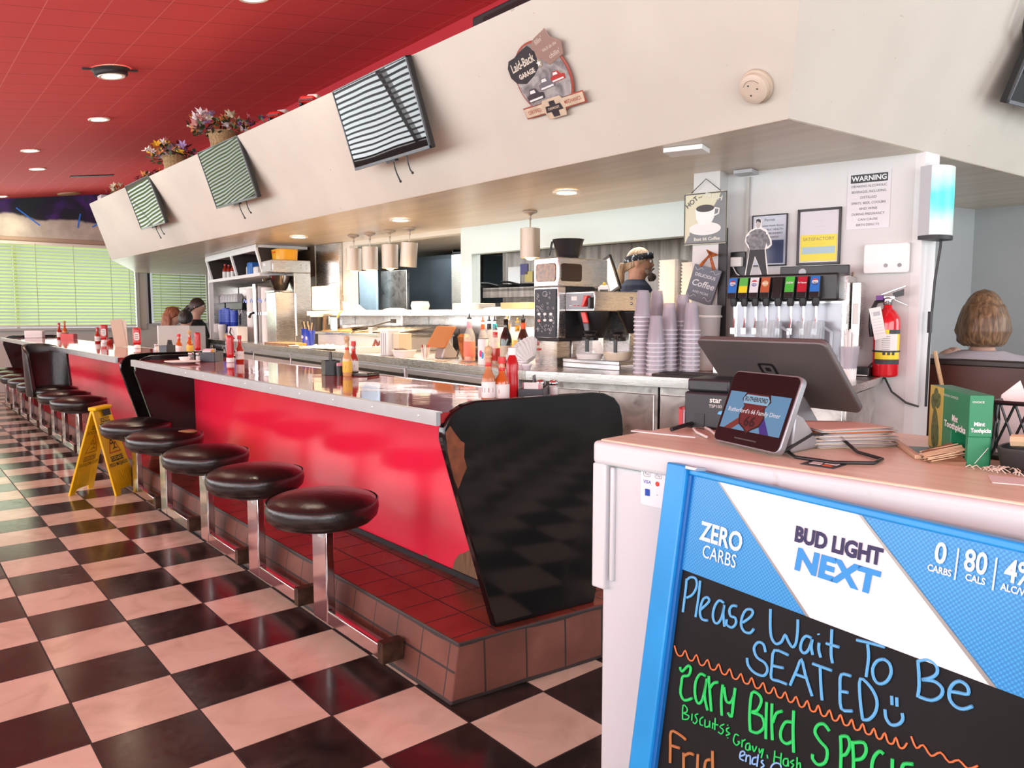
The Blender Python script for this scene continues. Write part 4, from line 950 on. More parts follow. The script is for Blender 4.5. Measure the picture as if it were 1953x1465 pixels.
simple_bottle('squeeze_bottle', 'short mustard yellow bottle on the white shelf, left end', onBL(.33, 7.10, 1.70), .12, .032, M_must, M_must, None, g)
simple_bottle('sauce_bottle', 'tall red sauce bottle with white label on the white shelf', onBL(.30, 6.96, 1.70), .20, .035, M_hotred, M_capred, M_label, g)
simple_bottle('sauce_bottle', 'red-topped bottle right of the tall red one on the white shelf', onBL(.30, 6.78, 1.70), .18, .03, M_hotred, M_capred, M_label, g)
simple_bottle('sauce_bottle', 'green-capped bottle on the white shelf beside the divider', onBL(.30, 6.60, 1.70), .18, .03, M_hotred, mat('cap_green', (.04, .32, .06), .4), M_label, g)
for nm, lab, y, w, h, mt in (('paper_pack', 'white pack of paper cups on the white shelf by the divider', 5.90, .10, .11, M_label), ('blue_carton', 'bright blue carton on the white shelf', 5.74, .16, .15, mat('carton_blue', (.03, .16, .50), .5)), ('white_tub', 'white tub right of the blue carton on the shelf', 5.54, .14, .09, M_foam), ('maroon_pack', 'dark maroon and silver pack on the shelf beside the brewer', 5.33, .14, .20, mat('maroon_pack', (.10, .012, .02), .3))):
    m = MB(); m.rlathe([(.96, 0), (1, .01), (1, h * .9), (.9, h)], w / 2, w / 2, 20, 8); o = m.build(nm, mt, smooth=30); put(o, onBL(.32, y, 1.70), BL.rz); tag(o, lab, nm.split('_')[1])
# rear soda tower
t = thing('soda_tower', 'steel backed soda tower with silver topped valves at the far beverage station', 'soda dispenser', onBL(.52, 6.78), BL.rz)
m = MB(); m.box(0, .14, -.38, .38, 0, .66); m.build('back', M_steel, t); m = MB(); m.box(-.18, .0, -.37, .37, .36, .50); m.build('head', M_black, t, bevel=.01)
for k in range(6):
    m = MB(); y = .31 - k * .125; m.rlathe([(1, .0), (1, .07), (.7, .10)], .055, .055, 12, 5, (-.20, y, .46)); v = m.build('valve_top', M_lightgrey, t)
    m = MB(); m.lathe([(.015, .30), (.02, .37)], 10, (-.16, y, 0)); m.box(-.19, -.18, y - .01, y + .01, .18, .32); m.build('nozzle', M_chrome, t)
t = thing('beer_tower', 'black tap tower with chrome taps behind the blue cup stacks', 'tap tower', onBL(.50, 6.06), BL.rz)
m = MB(); m.box(-.05, .12, -.08, .28, .0, .50); m.build('column', M_satin, t, bevel=.02)
for k in range(4):
    m = MB(); y = -.05 + k * .095; m.tube([(-.05, y, .34), (-.11, y, .33), (-.12, y, .27)], .012); m.tube([(-.10, y, .34), (-.12, y, .45)], .013); m.build('tap', M_black, t)
# blue cups in nested stacks: every cup a cup
def cup_proto(name, label, cat, r0, r1, h, mtl, group, wall=.0018, n=20):
    t = thing(name, label, cat, (0, 0, 0), 0, group)
    m = MB(); m.lathe([(.002, .0), (r0 * .92, 0), (r0, .003), (r1, h - .008), (r1 + .0028, h - .007), (r1 + .0028, h), (r1 - wall, h), (r0 - wall, .004), (.002, .004)], n, cap=False); m.mi = [1 if i // n in (3, 4, 5) else 0 for i in range(len(m.f))]; m.build('cup', [mtl, mat('cup_rim_' + name, {'clear_cup': (.62, .59, .66), 'blue_cup': (.05, .11, .62)}.get(name, (.8, .79, .77)), .25)], t, smooth=40)
    return t
def stack(proto, loc, count, pitch, label, h, flip=True, used=[]):
    for i in range(count):
        z = loc[2] + (i * pitch + (h if flip else 0))
        rot = (PI, 0, random.uniform(0, 6)) if flip else (0, 0, random.uniform(0, 6))
        place = 'bottom cup' if i == 0 else ('top cup' if i == count - 1 else '%s cup up' % ['', 'second', 'third', 'fourth', 'fifth', 'sixth', 'seventh', 'eighth', 'ninth', 'tenth', 'eleventh', 'twelfth', 'thirteenth', 'fourteenth', 'fifteenth', 'sixteenth', 'seventeenth', 'eighteenth', 'nineteenth', 'twentieth'][i])
        lab = place + ' ' + label
        if proto.name not in used:
            used.append(proto.name); proto.location = (loc[0], loc[1], z); proto.rotation_euler = rot; proto['label'] = lab
        else: dup(proto, (loc[0], loc[1], z), 0, lab, rot=rot)
bp_ = cup_proto('blue_cup', '', 'cup', .030, .044, .14, M_blue, 'stacked blue cups')
for (y, x, c, lab) in ((6.86, .22, 10, 'in the leftmost blue stack at the beverage station'), (6.62, .20, 11, 'in the tallest blue stack at the beverage station'), (6.40, .18, 10, 'in the third blue stack from the left'), (6.17, .18, 9, 'in the rightmost blue stack at the beverage station')):
    stack(bp_, onBL(x, y, BT + .085), c, .016, lab, .14, False)
t = thing('clear_bin', 'clear plastic bin under the blue cup stacks', 'bin', onBL(.20, 6.50), BL.rz); m = MB(); m.box(-.10, .10, -.42, .42, 0, .083); m.build('bin', mat('frosted_plastic', (.55, .55, .58), .3, alpha=.7), t, bevel=.01); m = MB(); m.box(-.102, -.09, -.30, -.12, .02, .07); m.build('contents', M_wood, t)
fp = cup_proto('foam_cup', '', 'cup', .034, .048, .15, M_foam, 'white foam cups at the beverage station'); stack(fp, onBL(.09, 6.38), 3, .018, 'in the white foam stack left of the blue cups', .15, False)
t = thing('lid_stack', 'column of ribbed white lids beside the foam cups', 'lids', onBL(.20, 6.95)); m = MB(); m.lathe([(.068 + (.004 if k % 2 else 0), k * .009) for k in range(22)], 20); m.build('lids', M_foam, t, smooth=0)
# cup dispensers
for k, (y, lab, z1) in enumerate(((5.86, 'left white cup dispenser tube with blue script at the beverage station', .60), (5.58, 'middle white cup dispenser tube with blue script at the beverage station', .62), (5.30, 'right white cup dispenser tube with blue script beside the brewer', .60))):
    t = thing('cup_dispenser', lab, 'dispenser', onBL(.32, y), BL.rz, 'white cup dispensers')
    m = MB(); m.lathe([(.075, 0), (.075, z1), (.05, z1 + .005)], 20); m.build('tube', M_foam, t, smooth=40)
    m = MB(); m.lathe([(.083, .30), (.083, .33)], 20); m.build('collar', M_chrome, t)
    m = MB(); m.M = T(-.0775, 0, .46) @ Matrix.Rotation(R(25), 4, 'Z'); put_text(m, 'Pepsi', .06, FX, bold=.002, shear=.3); m.M = Matrix(); m.build('script', M_blue, t, smooth=0)
t = thing('chrome_rail', 'upright chrome tube between the white cup dispensers', 'tube', onBL(.22, 5.44)); m = MB(); m.lathe([(.028, 0), (.028, .64), (.02, .645)], 16); m.build('pole', M_chrome, t); m = MB(); m.tube([(0, 0, .33), (-.07, -.03, .31), (-.09, -.04, .27)], .014); m.build('tap', M_black, t)
t = thing('cup_rack', 'white rack of straws and lids in front of the cup dispensers', 'rack', onBL(.10, 5.75), BL.rz); m = MB(); m.box(-.06, .06, -.20, .20, 0, .17); m.build('box', M_foam, t, bevel=.01); m = MB(); m.tube([(-.07, -.1, .03), (-.10, -.05, .10), (-.07, .02, .15)], .008); m.build('hose', M_black, t)
# large steel brewer
t = thing('coffee_urn', 'tall stainless steel coffee brewer with yellow tub on top, left of the steel column', 'coffee brewer', onBL(.42, 4.83), BL.rz)
m = MB(); m.box(-.24, .165, -.15, .15, .74, .87); m.box(-.02, .165, -.15, .15, 0, .74); m.build('housing', M_steel, t, bevel=.006)
m = MB(); m.box(-.26, -.238, -.14, .14, .75, .86); m.mat(1); m.box(-.263, -.259, .02, .09, .81, .84); m.build('control_panel', [M_lightgrey, M_white], t, bevel=.003)
m = MB(); m.lathe([(.05, .55), (.075, .58), (.115, .70), (.118, .71)], 22, (-.12, -.01, 0)); m.tube([(-.22, -.01, .68), (-.30, .0, .66)], .014); m.build('brew_basket', mat('dark_chrome', (.20, .19, .18), .15, 1.0), t, smooth=40)
m = MB(); m.box(-.22, -.022, -.15, .15, .01, .535); m.build('lower_panel', M_steel, t, bevel=.004); m = MB(); m.box(-.23, -.024, -.15, .15, .537, .552); m.build('drip_plate', M_chrome, t)
m = MB(); m.tube([(-.005, -.16, .08), (-.005, -.16, .52)], .008); m.build('sight_tube', M_chrome, t)
for k in range(4): m = MB(); m.sphere((.06 + .06 * (k % 2), -.151, .79 + .03 * (k // 2)), .008, 8, 5); m.build('rivet', M_chrome, t)
t = thing('yellow_tub', 'bright yellow plastic tub on top of the tall coffee brewer', 'tub', onBL(.36, 4.83, BT + .872), BL.rz); m = MB(); m.rlathe([(.95, 0), (1, .10), (1.03, .105), (1.03, .11), (.97, .115)], .11, .14, 24, 6); m.build('tub', mat('tub_yellow', (.80, .38, .01), .3), t); m = MB(); m.tube([(-.115, -.03, .085), (-.135, 0, .075), (-.115, .03, .085)], .006); m.build('handle', M_orange, t)
# board, plate, tumblers, dark things by the prep table
m = MB(); m.box(-.12, .12, -.32, .24, 0, .028); o = m.build('cutting_board', mat('board_brown', (.22, .12, .07), .5, vary=.3), bevel=.004); put(o, onBL(.02 + .12, 4.22), BL.rz + R(4)); tag(o, 'dark brown cutting board lying in front of the coffee brewer', 'board')
t = thing('chip_plate', 'white plate of fries on the long worktop by the blue tumblers', 'plate', onBL(.13, 3.72), 0); m = MB(); m.rlathe([(.6, 0), (1, .012), (1, .015), (.6, .006), (.02, .006)], .12, .12, 28, 2); m.build('plate', M_capwhite, t, smooth=50)
rnd = random.Random(5); m = MB()
for k in range(16): a = rnd.uniform(0, 6.3); rr = rnd.uniform(0, .06); m.M = T(rr * math.cos(a), rr * math.sin(a), .014 + rnd.uniform(0, .02)) @ Matrix.Rotation(rnd.uniform(0, 3), 4, 'Z'); m.box(-.03, .03, -.005, .005, -.005, .005)
o = m.build('fries', mat('fried_potato', (.68, .40, .12), .6)); put(o, onBL(.13, 3.72)); tag(o, 'heap of golden fries on the white plate by the blue tumblers', 'fries', kind='stuff')
for y, x, h, lab in ((3.86, .22, .165, 'left blue tumbler holding cooking tools beside the brewer'), (3.64, .18, .155, 'right blue tumbler holding cooking tools beside the brewer')):
    t = thing('tumbler', lab, 'tumbler', onBL(x, y), 0, 'blue tool tumblers'); m = MB(); m.lathe([(.030, 0), (.033, .003), (.043, h - .004), (.044, h), (.041, h), (.031, .006), (.002, .006)], 22, cap=False); m.build('cup', M_blue, t, smooth=50)
    m = MB(); m.M = T(-.037, 0, h * .55); ring = [(.017 * math.cos(a * PI / 8), .017 * math.sin(a * PI / 8)) for a in range(16)]; m.prism(ring, -.003, .003, FX); m.build('badge', mat('badge_pale', (.55, .60, .75), .5), t)
    for k in range(4): a = k * 1.6; m = MB(); m.tube([(0, 0, .02), (.02 * math.cos(a), .02 * math.sin(a), h), (.04 * math.cos(a), .04 * math.sin(a), h + .07)], .005); m.build('tool_handle', M_wood if k % 2 else M_black, t)
t = thing('airpot', 'black insulated jug with white top beside the prep table', 'jug', onBL(.42, 4.10, BT), 0); m = MB(); m.lathe([(.06, 0), (.06, .27), (.05, .29)], 20); m.build('body', M_black, t); m = MB(); m.lathe([(.062, .28), (.062, .31), (.03, .32)], 20); m.build('lid', M_foam, t)
t = thing('steel_pot', 'shiny steel canister on the rim of the prep table', 'pot', onBL(.46, 3.70, 1.092), 0); m = MB(); m.lathe([(.055, 0), (.058, .003), (.058, .115), (.062, .118), (.062, .13), (.055, .13), (.05, .10), (.01, .10)], 24); m.build('pot', M_chrome, t, smooth=40); m = MB(); m.tube([(0, 0, .10), (.02, -.03, .17), (.035, -.05, .19)], .008); m.build('brush_handle', M_labely, t)
t = thing('black_pan', 'black pan with small jars at the back of the prep table', 'pan', onBL(.60, 3.35, 1.092), 0); m = MB(); m.lathe([(.10, 0), (.14, .04), (.135, .04), (.095, .006), (.01, .006)], 24); m.build('pan', M_black, t)
# refrigerated prep table
t = thing('prep_table', 'steel prep table with slanted lids standing at the back of the long worktop', 'prep table', onBL(.36, 3.10), BL.rz)
m = MB(); m.box(0, .60, -.74, .82, .0, .115); m.build('body', mat('white_steel', (.70, .71, .72), .3, .4), t, bevel=.006)
m = MB(); m.box(-.02, .60, -.76, .84, .115, .14); m.build('rim', M_steel, t, bevel=.004)
m = MB(); m.hexa([(.03, .06, .142), (.55, .06, .142), (.55, .80, .142), (.03, .80, .142)], [(.03, .06, .150), (.55, .06, .195), (.55, .80, .195), (.03, .80, .150)]); m.build('closed_lid', mat('amber_steel', (.62, .42, .20), .25, .8), t, bevel=.004)
m = MB(); m.hexa([(.10, -.73, .15), (.58, -.73, .20), (.58, .02, .20), (.10, .02, .15)], [(.10, -.73, .162), (.58, -.73, .212), (.58, .02, .212), (.10, .02, .162)]); m.build('raised_lid', M_steel, t, bevel=.003)
m = MB(); m.tube([(.03, .05, .15), (.20, -.30, .235), (.22, -.34, .24)], .006); m.cbox((.23, -.36, .245), (.03, .05, .035)); m.build('lid_prop', M_satin, t)
m = MB(); m.cbox((.12, -.18, .165), (.05, .09, .05)); m.build('hinge_block', M_alu, t)
m = MB(); m.tube([(-.005, -.62, .045), (-.003, -.58, .075), (-.003, -.54, .05), (-.003, -.50, .085), (-.003, -.45, .03)], .012); m.build('red_reflection', mat('reflected_red', (.30, .09, .08), .4), t)  # red squiggle modelled to imitate a reflection in the steel front
o = None
# towel, trays, striped holder
m = MB(); rnd = random.Random(11); N = 14
grid = [[(-.14 + .28 * i / N, -.26 + .52 * j / N, .012 + .045 * max(0, math.sin(i * .9 + j * .7) * math.cos(j * 1.1 - i * .4)) * (1 - abs(2 * i / N - 1) ** 3) * (1 - abs(2 * j / N - 1) ** 3) + rnd.uniform(0, .006)) for j in range(N + 1)] for i in range(N + 1)]
vs = [p for row in grid for p in row]; fs = [(i * (N + 1) + j, (i + 1) * (N + 1) + j, (i + 1) * (N + 1) + j + 1, i * (N + 1) + j + 1) for i in range(N) for j in range(N)]
m.add(vs, fs); o = m.build('towel', mat('towel_cream', (.72, .66, .58), .9), smooth=80, solid=.008, subsurf=1); put(o, onBL(.14, 3.10), BL.rz + R(10)); tag(o, 'crumpled cream towel on the worktop before the prep table', 'towel')
m = MB(); m.box(-.10, .10, -.22, .22, 0, .012); m.box(-.10, .10, -.22, -.212, .012, .05); m.box(-.10, -.092, -.22, .22, .012, .03); o = m.build('white_tray', M_capwhite, bevel=.003); put(o, onBL(.16, 2.52), BL.rz); tag(o, 'low white tray on the worktop right of the crumpled towel', 'tray')
t = thing('napkin_holder', 'tall white striped napkin holder on the worktop left of the tablet', 'holder', onBL(.12, 1.86), BL.rz)
m = MB(); m.box(-.05, .05, -.075, .055, 0, .19); m.build('case', M_capwhite, t, bevel=.012)
for k in range(3): m = MB(); m.box(-.053, -.049, -.055 + k * .035, -.043 + k * .035, .01, .165); m.build('stripe', M_lightgrey, t)
m = MB(); m.box(-.04, .07, -.17, -.08, 0, .165); o = m.build('cream_carton', mat('carton_cream', (.70, .60, .42), .5), bevel=.006); put(o, onBL(.15, 1.86), BL.rz); tag(o, 'cream carton tucked behind the striped napkin holder', 'carton')
t = thing('silverware_tray', 'white bowl with wrapped cutlery on the worktop before the tablet', 'bowl', onBL(.10, 1.58)); m = MB(); m.rlathe([(.7, 0), (1, .05), (.96, .052), (.68, .008), (.02, .008)], .085, .085, 24, 2.4); m.build('bowl', M_capwhite, t, smooth=50)
for k in range(4): m = MB(); m.tube([(-.05 + .02 * k, -.05, .045), (-.03 + .02 * k, .07, .055)], [.006, .009]); m.build('cutlery', M_chrome, t)
t = thing('straw_glass', 'small glass of straws and stirrers before the tablet stand', 'glass', onBL(.14, 1.34)); m = MB(); m.lathe([(.026, 0), (.032, .075), (.030, .075), (.024, .004), (.002, .004)], 18, cap=False); m.build('glass', M_glass, t)
for k in range(7): a = k * .9; m = MB(); m.tube([(.01 * math.cos(a), .01 * math.sin(a), .005), (.025 * math.cos(a), .025 * math.sin(a), .095)], .0028); m.build('straw', (M_redp, M_label, M_inkd)[k % 3], t)
# tablet point of sale, back to the camera
t = thing('tablet_stand', 'copper edged tablet leaning on a grey stand on the long worktop', 'tablet', onBL(.24, 1.32), BL.rz)
m = MB(); m.hexa([(-.02, -.06, .0), (.13, -.06, .0), (.13, .05, .0), (-.02, .05, .0)], [(.02, -.06, .13), (.04, -.06, .13), (.04, .05, .13), (.02, .05, .13)]); m.build('stand', mat('stand_grey', (.36, .34, .35), .35, .3), t, bevel=.012)
m = MB(); m.M = T(.02, .02, .145) @ Matrix.Rotation(R(-58), 4, 'Y'); m.prism(rrect(.17, .255, .012), -.006, .006); m.build('tablet', mat('copper_edge', (.42, .17, .06), .35, .3), t, bevel=.002)
m = MB(); m.M = T(.02, .02, .145) @ Matrix.Rotation(R(-58), 4, 'Y'); m.prism(rrect(.145, .232, .008), .0055, .0068) if False else m.prism(rrect(.145, .232, .008), -.0068, -.0055); m.build('back_plate', mat('back_mauve', (.46, .40, .39), .4), t)
m = MB(); m.M = T(.02, .02, .145) @ Matrix.Rotation(R(-58), 4, 'Y'); m.prism(rrect(.028, .06, .002), -.0075, -.0066); m.build('badge', MATS['copper_edge'], t)
m = MB(); m.tube([(.10, -.06, .01), (.12, -.08, .10), (.11, -.075, .20)], .004); m.build('cable', M_black, t)
t = thing('copper_vase', 'twisted copper coloured bag of snacks between tablet and liquor bottles', 'bag', onBL(.30, 1.10), 0); m = MB(); m.lathe([(.012, 0), (.022, .03), (.040, .11), (.046, .15), (.03, .17)], 9); m.build('bag', mat('copper_foil', (.55, .20, .06), .25, .6, vary=.5, vscale=40), t, smooth=0)
m = MB(); m.sphere((0, 0, .045), .05, 14, 8, (1, 1.3, .9)); o = m.build('brown_bread_bag', mat('bag_brown', (.06, .035, .02), .4)); put(o, onBL(.36, 1.02)); tag(o, 'dark brown bag left of the tall orange liquor bottle', 'bag')

# liquor bottles
def liquor(label, x, y, h, r, glass, liquid, level, lab, pour, neck=None, labz=(.12, .45)):
    t = thing('liquor_bottle', label, 'bottle', onBL(x, y), random.uniform(0, 6), 'liquor bottles on the worktop')
    sh = h * .55
    m = MB(); m.lathe([(r * .92, 0), (r, .004), (r, sh), (r * .86, sh + .02), (r * .42, sh + .06), (r * .36, h * .93), (r * .40, h * .935), (r * .40, h * .95)], 18); m.build('glass', glass, t, smooth=50)
    if liquid: m = MB(); m.lathe([(r * .84, .005), (r * .93, .007), (r * .93, min(level, sh)), (r * .9, min(level, sh) + .001)], 16); m.build('liquor', liquid, t, smooth=50)
    if lab: m = MB(); m.lathe([(r * 1.015, h * labz[0]), (r * 1.02, h * labz[0] + .001), (r * 1.02, h * labz[1]), (r * 1.015, h * labz[1] + .001)], 18, cap=False); m.build('label', lab, t, smooth=50)
    if neck: m = MB(); m.lathe([(r * .40, h * .74), (r * .45, h * .75), (r * .45, h * .88), (r * .40, h * .89)], 14, cap=False); m.build('neck_wrap', neck, t)
    m = MB(); m.lathe([(r * .30, h * .95), (r * .42, h * .955), (r * .42, h * .975), (r * .16, h * .985), (r * .12, h * 1.06), (r * .05, h * 1.07)], 12); m.build('pourer', pour, t)
    return t
M_amber = mat('amber_liquor', (.50, .20, .03), .1); M_orl = mat('orange_liquor', (.70, .22, .04), .1); M_yel = mat('yellow_liquor', (.72, .48, .04), .1); M_redl = mat('red_liquor', (.45, .03, .02), .1)
M_dark = mat('dark_glass', (.012, .008, .006), .06, coat=.5); M_brown = mat('brown_glass', (.05, .018, .008), .06, coat=.5)
M_teal = mat('teal_wrap', (.01, .38, .50), .4); M_gold2 = mat('gold_wrap', (.60, .34, .05), .3, .5); M_pinkl = mat('coral_label', (.75, .20, .13), .5)
liquor('tall clear bottle of orange liquor with coral label, leftmost of the liquor row', .20, .87, .285, .037, M_glass, M_orl, .13, M_pinkl, M_black, MATS['packet_pink'])
liquor('liquor bottle with gold neck behind the tall orange one', .34, .93, .265, .030, M_glass, M_amber, .12, M_labely, M_orange, M_orange)
liquor('liquor bottle with black neck wrap, third of the liquor row', .33, .84, .27, .031, M_glass, M_glass, .1, M_label, M_black, M_black)
liquor('liquor bottle with teal neck wrap above the drink can', .30, .73, .27, .031, M_glass, M_glass, .1, M_label, M_black, M_teal)
liquor('clear liquor bottle with chrome pourer behind the drink can', .42, .74, .275, .033, M_glass, M_glass, .1, M_label, M_chrome, None)
liquor('yellow liquor bottle behind the red label square bottle', .38, .60, .26, .034, M_glass, M_yel, .14, None, M_gold2, M_gold2)
liquor('squat yellow liquor bottle with gold neck, mid row', .27, .55, .27, .036, M_glass, M_yel, .15, M_labely, M_gold2, M_gold2)
liquor('square shouldered whisky bottle with red label before the yellow ones', .15, .50, .22, .033, M_glass, M_amber, .10, M_redl, M_brown, M_capred)
liquor('tall black wine style bottle with cream label', .13, .36, .285, .034, M_dark, None, 0, mat('label_cream', (.55, .48, .35), .5), M_glass, None, (.15, .42))
liquor('dark brown bottle with orange neck, right of the black bottle', .28, .40, .28, .034, M_brown, None, 0, M_label, M_black, M_orange)
liquor('clear bottle with yellow green label, third from the right', .38, .30, .28, .032, M_glass, M_yel, .06, mat('label_lime', (.50, .55, .12), .5), M_black, M_labely, (.5, .8))
liquor('red bottle behind the dark brown one', .42, .42, .25, .030, M_glass, M_redl, .16, M_label, M_capred, M_capred)
liquor('clear liquor bottle nearest the coffee grinder', .44, .22, .275, .034, M_glass, mat('peach_liquor', (.70, .36, .25), .1), .15, M_label, M_chrome, MATS['packet_pink'])
t = thing('drink_can', 'white seltzer can with pink and blue splashes before the liquor bottles', 'can', onBL(.08, .52)); m = MB(); m.lathe([(.026, 0), (.033, .008), (.033, .148), (.028, .158)], 22); m.build('can', M_capwhite, t, smooth=40)
m = MB(); m.sphere((-.028, -.010, .07), .014, 10, 6, (.5, .8, 1.6)); m.build('pink_splash', mat('splash_pink', (.75, .03, .22), .4), t); m = MB(); m.sphere((-.024, -.020, .06), .012, 10, 6, (.5, .7, 1.8)); m.build('blue_splash', mat('splash_blue', (.02, .38, .75), .4), t); m = MB(); m.lathe([(.030, .156), (.032, .160), (.02, .160)], 20); m.build('lid', M_alu, t)
simple_bottle('spice_jar', 'red-lidded spice jar behind the white coffee filters', onBL(.20, .16), .11, .026, M_glass, M_redp, None, None, .95)
# coffee filters, cups, silver ball mug
t = thing('coffee_filters', 'fanned stack of white fluted coffee filters on the worktop', 'coffee filters', onBL(.13, .13, BT + .045), R(-30), rot=(R(-28), R(-30), R(-20)))
for j in range(3):
    m = MB(); vs = []; N = 52; rb, rt = .040, .098 - .004 * j
    for ring in range(5):
        f = ring / 4; r0 = rb + (rt - rb) * f
        for k in range(N): a = 2 * PI * k / N; w = .008 * f * (1 if k % 2 else -1); vs.append(((r0 + w) * math.cos(a), (r0 + w) * math.sin(a), .012 * j + .075 * f ** 1.1))
    fs = [(r * N + k, r * N + (k + 1) % N, (r + 1) * N + (k + 1) % N, (r + 1) * N + k) for r in range(4) for k in range(N)] + [tuple(range(N))]
    m.add(vs, fs); m.build('filter', M_foam, t, smooth=0)
dcp = cup_proto('dressing_cup', '', 'cup', .018, .027, .035, mat('pale_cup', (.62, .56, .60), .4), 'small dressing cups'); stack(dcp, onBL(.06, .10), 2, .012, 'in the small pale dressing cups before the filters, left pair', .035, False)
dc2 = dup(dcp, onBL(.045, .04), 0, 'single small pale dressing cup at the worktop corner')
# ---------------------------------------------------------------- right service counter equipment
def onRS(x, y, z=BT): return RS.w(x, y, z)
gx, gy, _ = RS.w(.30, .12)
t = thing('coffee_grinder', 'tall steel coffee bean grinder with chalk art front and amber hopper window', 'coffee grinder', (gx, gy, BT))
m = MB(); m.box(0, .40, 0, .21, .455, .62); m.box(0.002, .06, 0, .21, .16, .455); m.build('housing', M_steel, t, bevel=.006)
m = MB(); m.box(.01, .30, .005, .205, .15, .455); m.box(-.005, .32, -.01, .22, .145, .165); m.build('core', M_satin, t, bevel=.004)
M_bean = mat('amber_window', (.26, .10, .02), .15, vary=.6, vscale=60); M_beand = mat('dark_window', (.035, .018, .010), .1)
m = MB(); m.M = T(-.002, .105, .535); m.prism(rrect(.165, .105, .02), -.003, .003, FX); m.build('hopper_window', M_bean, t); m = MB(); m.M = T(.10, -.002, .535); m.prism(rrect(.16, .10, .018), -.003, .003, XZ); m.build('side_window', M_beand, t)
m = MB(); m.M = T(-.003, .105, .305); m.prism(rrect(.178, .275, .006), -.003, .003, FX); fp_ = m.build('chalk_panel', mat('chalk_art_panel', (.025, .032, .042), .5), t)
m = MB(); rnd = random.Random(4)
for k in range(46):
    y = rnd.uniform(.03, .18); z = rnd.uniform(.19, .42); a = rnd.uniform(0, 6.3); r = rnd.uniform(.004, .010)
    m.tube([(-.007, y + r * math.cos(a + q * 1.1), z + r * math.sin(a + q * 1.3)) for q in range(5)], .0011, 4)
m.tube([(-.007, .105 + .02 * math.cos(q * .5236), .415 + .014 * math.sin(q * .5236)) for q in range(13)], .0014, 4)
m.build('chalk_drawing', mat('chalk_white', (.62, .64, .66), .7), fp_)
for dy, dz in ((.055, .30), (.105, .30), (.155, .30), (.055, .265), (.105, .265), (.155, .262)):
    m = MB(); m.M = T(-.007, dy, dz); m.prism([(.013 * math.cos(q * .3927), .008 * math.sin(q * .3927)) for q in range(16)], -.001, .001, FX); m.build('button', M_capwhite if dz != .262 else mat('button_pink', (.72, .30, .28), .4), fp_)
m = MB(); m.box(.02, .12, .03, .18, 0.0, .145); m.build('base_plate', M_steel, t)
m = MB(); m.box(.13, .30, .02, .19, 0, .15); m.build('base', M_steel, t, bevel=.004)
t = thing('filter_basket', 'empty black plastic brew basket upside up on top of the coffee grinder', 'basket', (gx + .17, gy + .10, BT + .62), R(-40)); m = MB(); m.lathe([(.06, 0), (.07, .02), (.088, .10), (.094, .112), (.090, .112), (.066, .02), (.01, .015)], 26); m.build('basket', M_black, t, smooth=40); m = MB(); m.hexa([(-.10, -.014, .10), (-.085, -.014, .105), (-.085, .014, .105), (-.10, .014, .10)], [(-.115, -.014, .02), (-.105, -.014, .02), (-.105, .014, .02), (-.115, .014, .02)]); m.build('handle', M_black, t, bevel=.004)
# twin brewer
bx, by, _ = RS.w(.30, -.114)
t = thing('coffee_brewer', 'stainless coffee brewer with red handled basket and two warmers', 'coffee brewer', (bx, by, BT))
m = MB(); m.box(0, .50, 0, .23, .315, .425); m.box(.30, .50, .01, .22, .05, .315); m.build('housing', M_steel, t, bevel=.005)
m = MB(); m.box(-.02, .42, -.20, .23, .028, .05); m.box(-.018, .0, -.2, .23, .0, .03); m.build('warmer_base', M_alu, t, bevel=.004)
m = MB(); m.box(-.005, .002, .012, .218, .325, .415); m.build('control_panel', mat('panel_grey', (.30, .32, .34), .4), t, bevel=.002)
m = MB(); m.box(-.007, -.004, .13, .175, .375, .398); m.build('display', M_label, t)
for k in range(4): m = MB(); m.M = T(-.005, .18 - k * .03, .345); m.lathe([(.008, -.001), (.008, .004)], 10); m.build('button', M_redp if k else M_capwhite, t)
m = MB(); m.M = T(-.006, .05, .37); m.hexa([(-.03, .0, -.03), (-.002, .0, -.03), (-.002, .018, -.03), (-.03, .018, -.03)], [(-.03, -.03, .03), (-.002, -.03, .03), (-.002, .0, .03), (-.03, .0, .03)]); m.build('faucet_lever', M_redp, t, bevel=.003)
m = MB(); m.cbox((-.015, .015, .36), (.03, .02, .06)); m.build('faucet', M_black, t, bevel=.003)
m = MB(); m.lathe([(.055, .165), (.07, .20), (.098, .30), (.10, .314)], 24, (.12, .115, 0)); m.lathe([(.03, .19), (.08, .30), (.082, .314)], 20, (.30, -.005, 0)); m.build('brew_basket', M_black, t, smooth=40)
m = MB(); m.hexa([(.0, .05, .25), (.012, .05, .25), (.012, .09, .25), (.0, .09, .25)], [(.0, .07, .31), (.012, .07, .31), (.012, .11, .31), (.0, .11, .31)]); m.build('red_grip', M_redp, t, bevel=.004)
m = MB(); m.hexa([(.0, .04, .17), (.01, .04, .17), (.01, .065, .17), (.0, .065, .17)], [(.0, .05, .25), (.01, .05, .25), (.01, .09, .25), (.0, .09, .25)]); m.build('basket_handle', mat('handle_slate', (.10, .11, .13), .4), t, bevel=.004)
for k in range(4): m = MB(); m.sphere((.30 + .05 * (k % 2), -.002, .36 + .03 * (k // 2)), .008, 8, 5); m.build('rivet', M_chrome, t)
m = MB(); m.M = T(.40, -.012, .25); m.hexa([(-.016, 0, -.06), (.010, 0, -.06), (.010, .012, -.06), (-.016, .012, -.06)], [(-.010, 0, .06), (.02, 0, .06), (.02, .012, .06), (-.010, .012, .06)]); m.build('orange_handle', M_orange, t, bevel=.004)
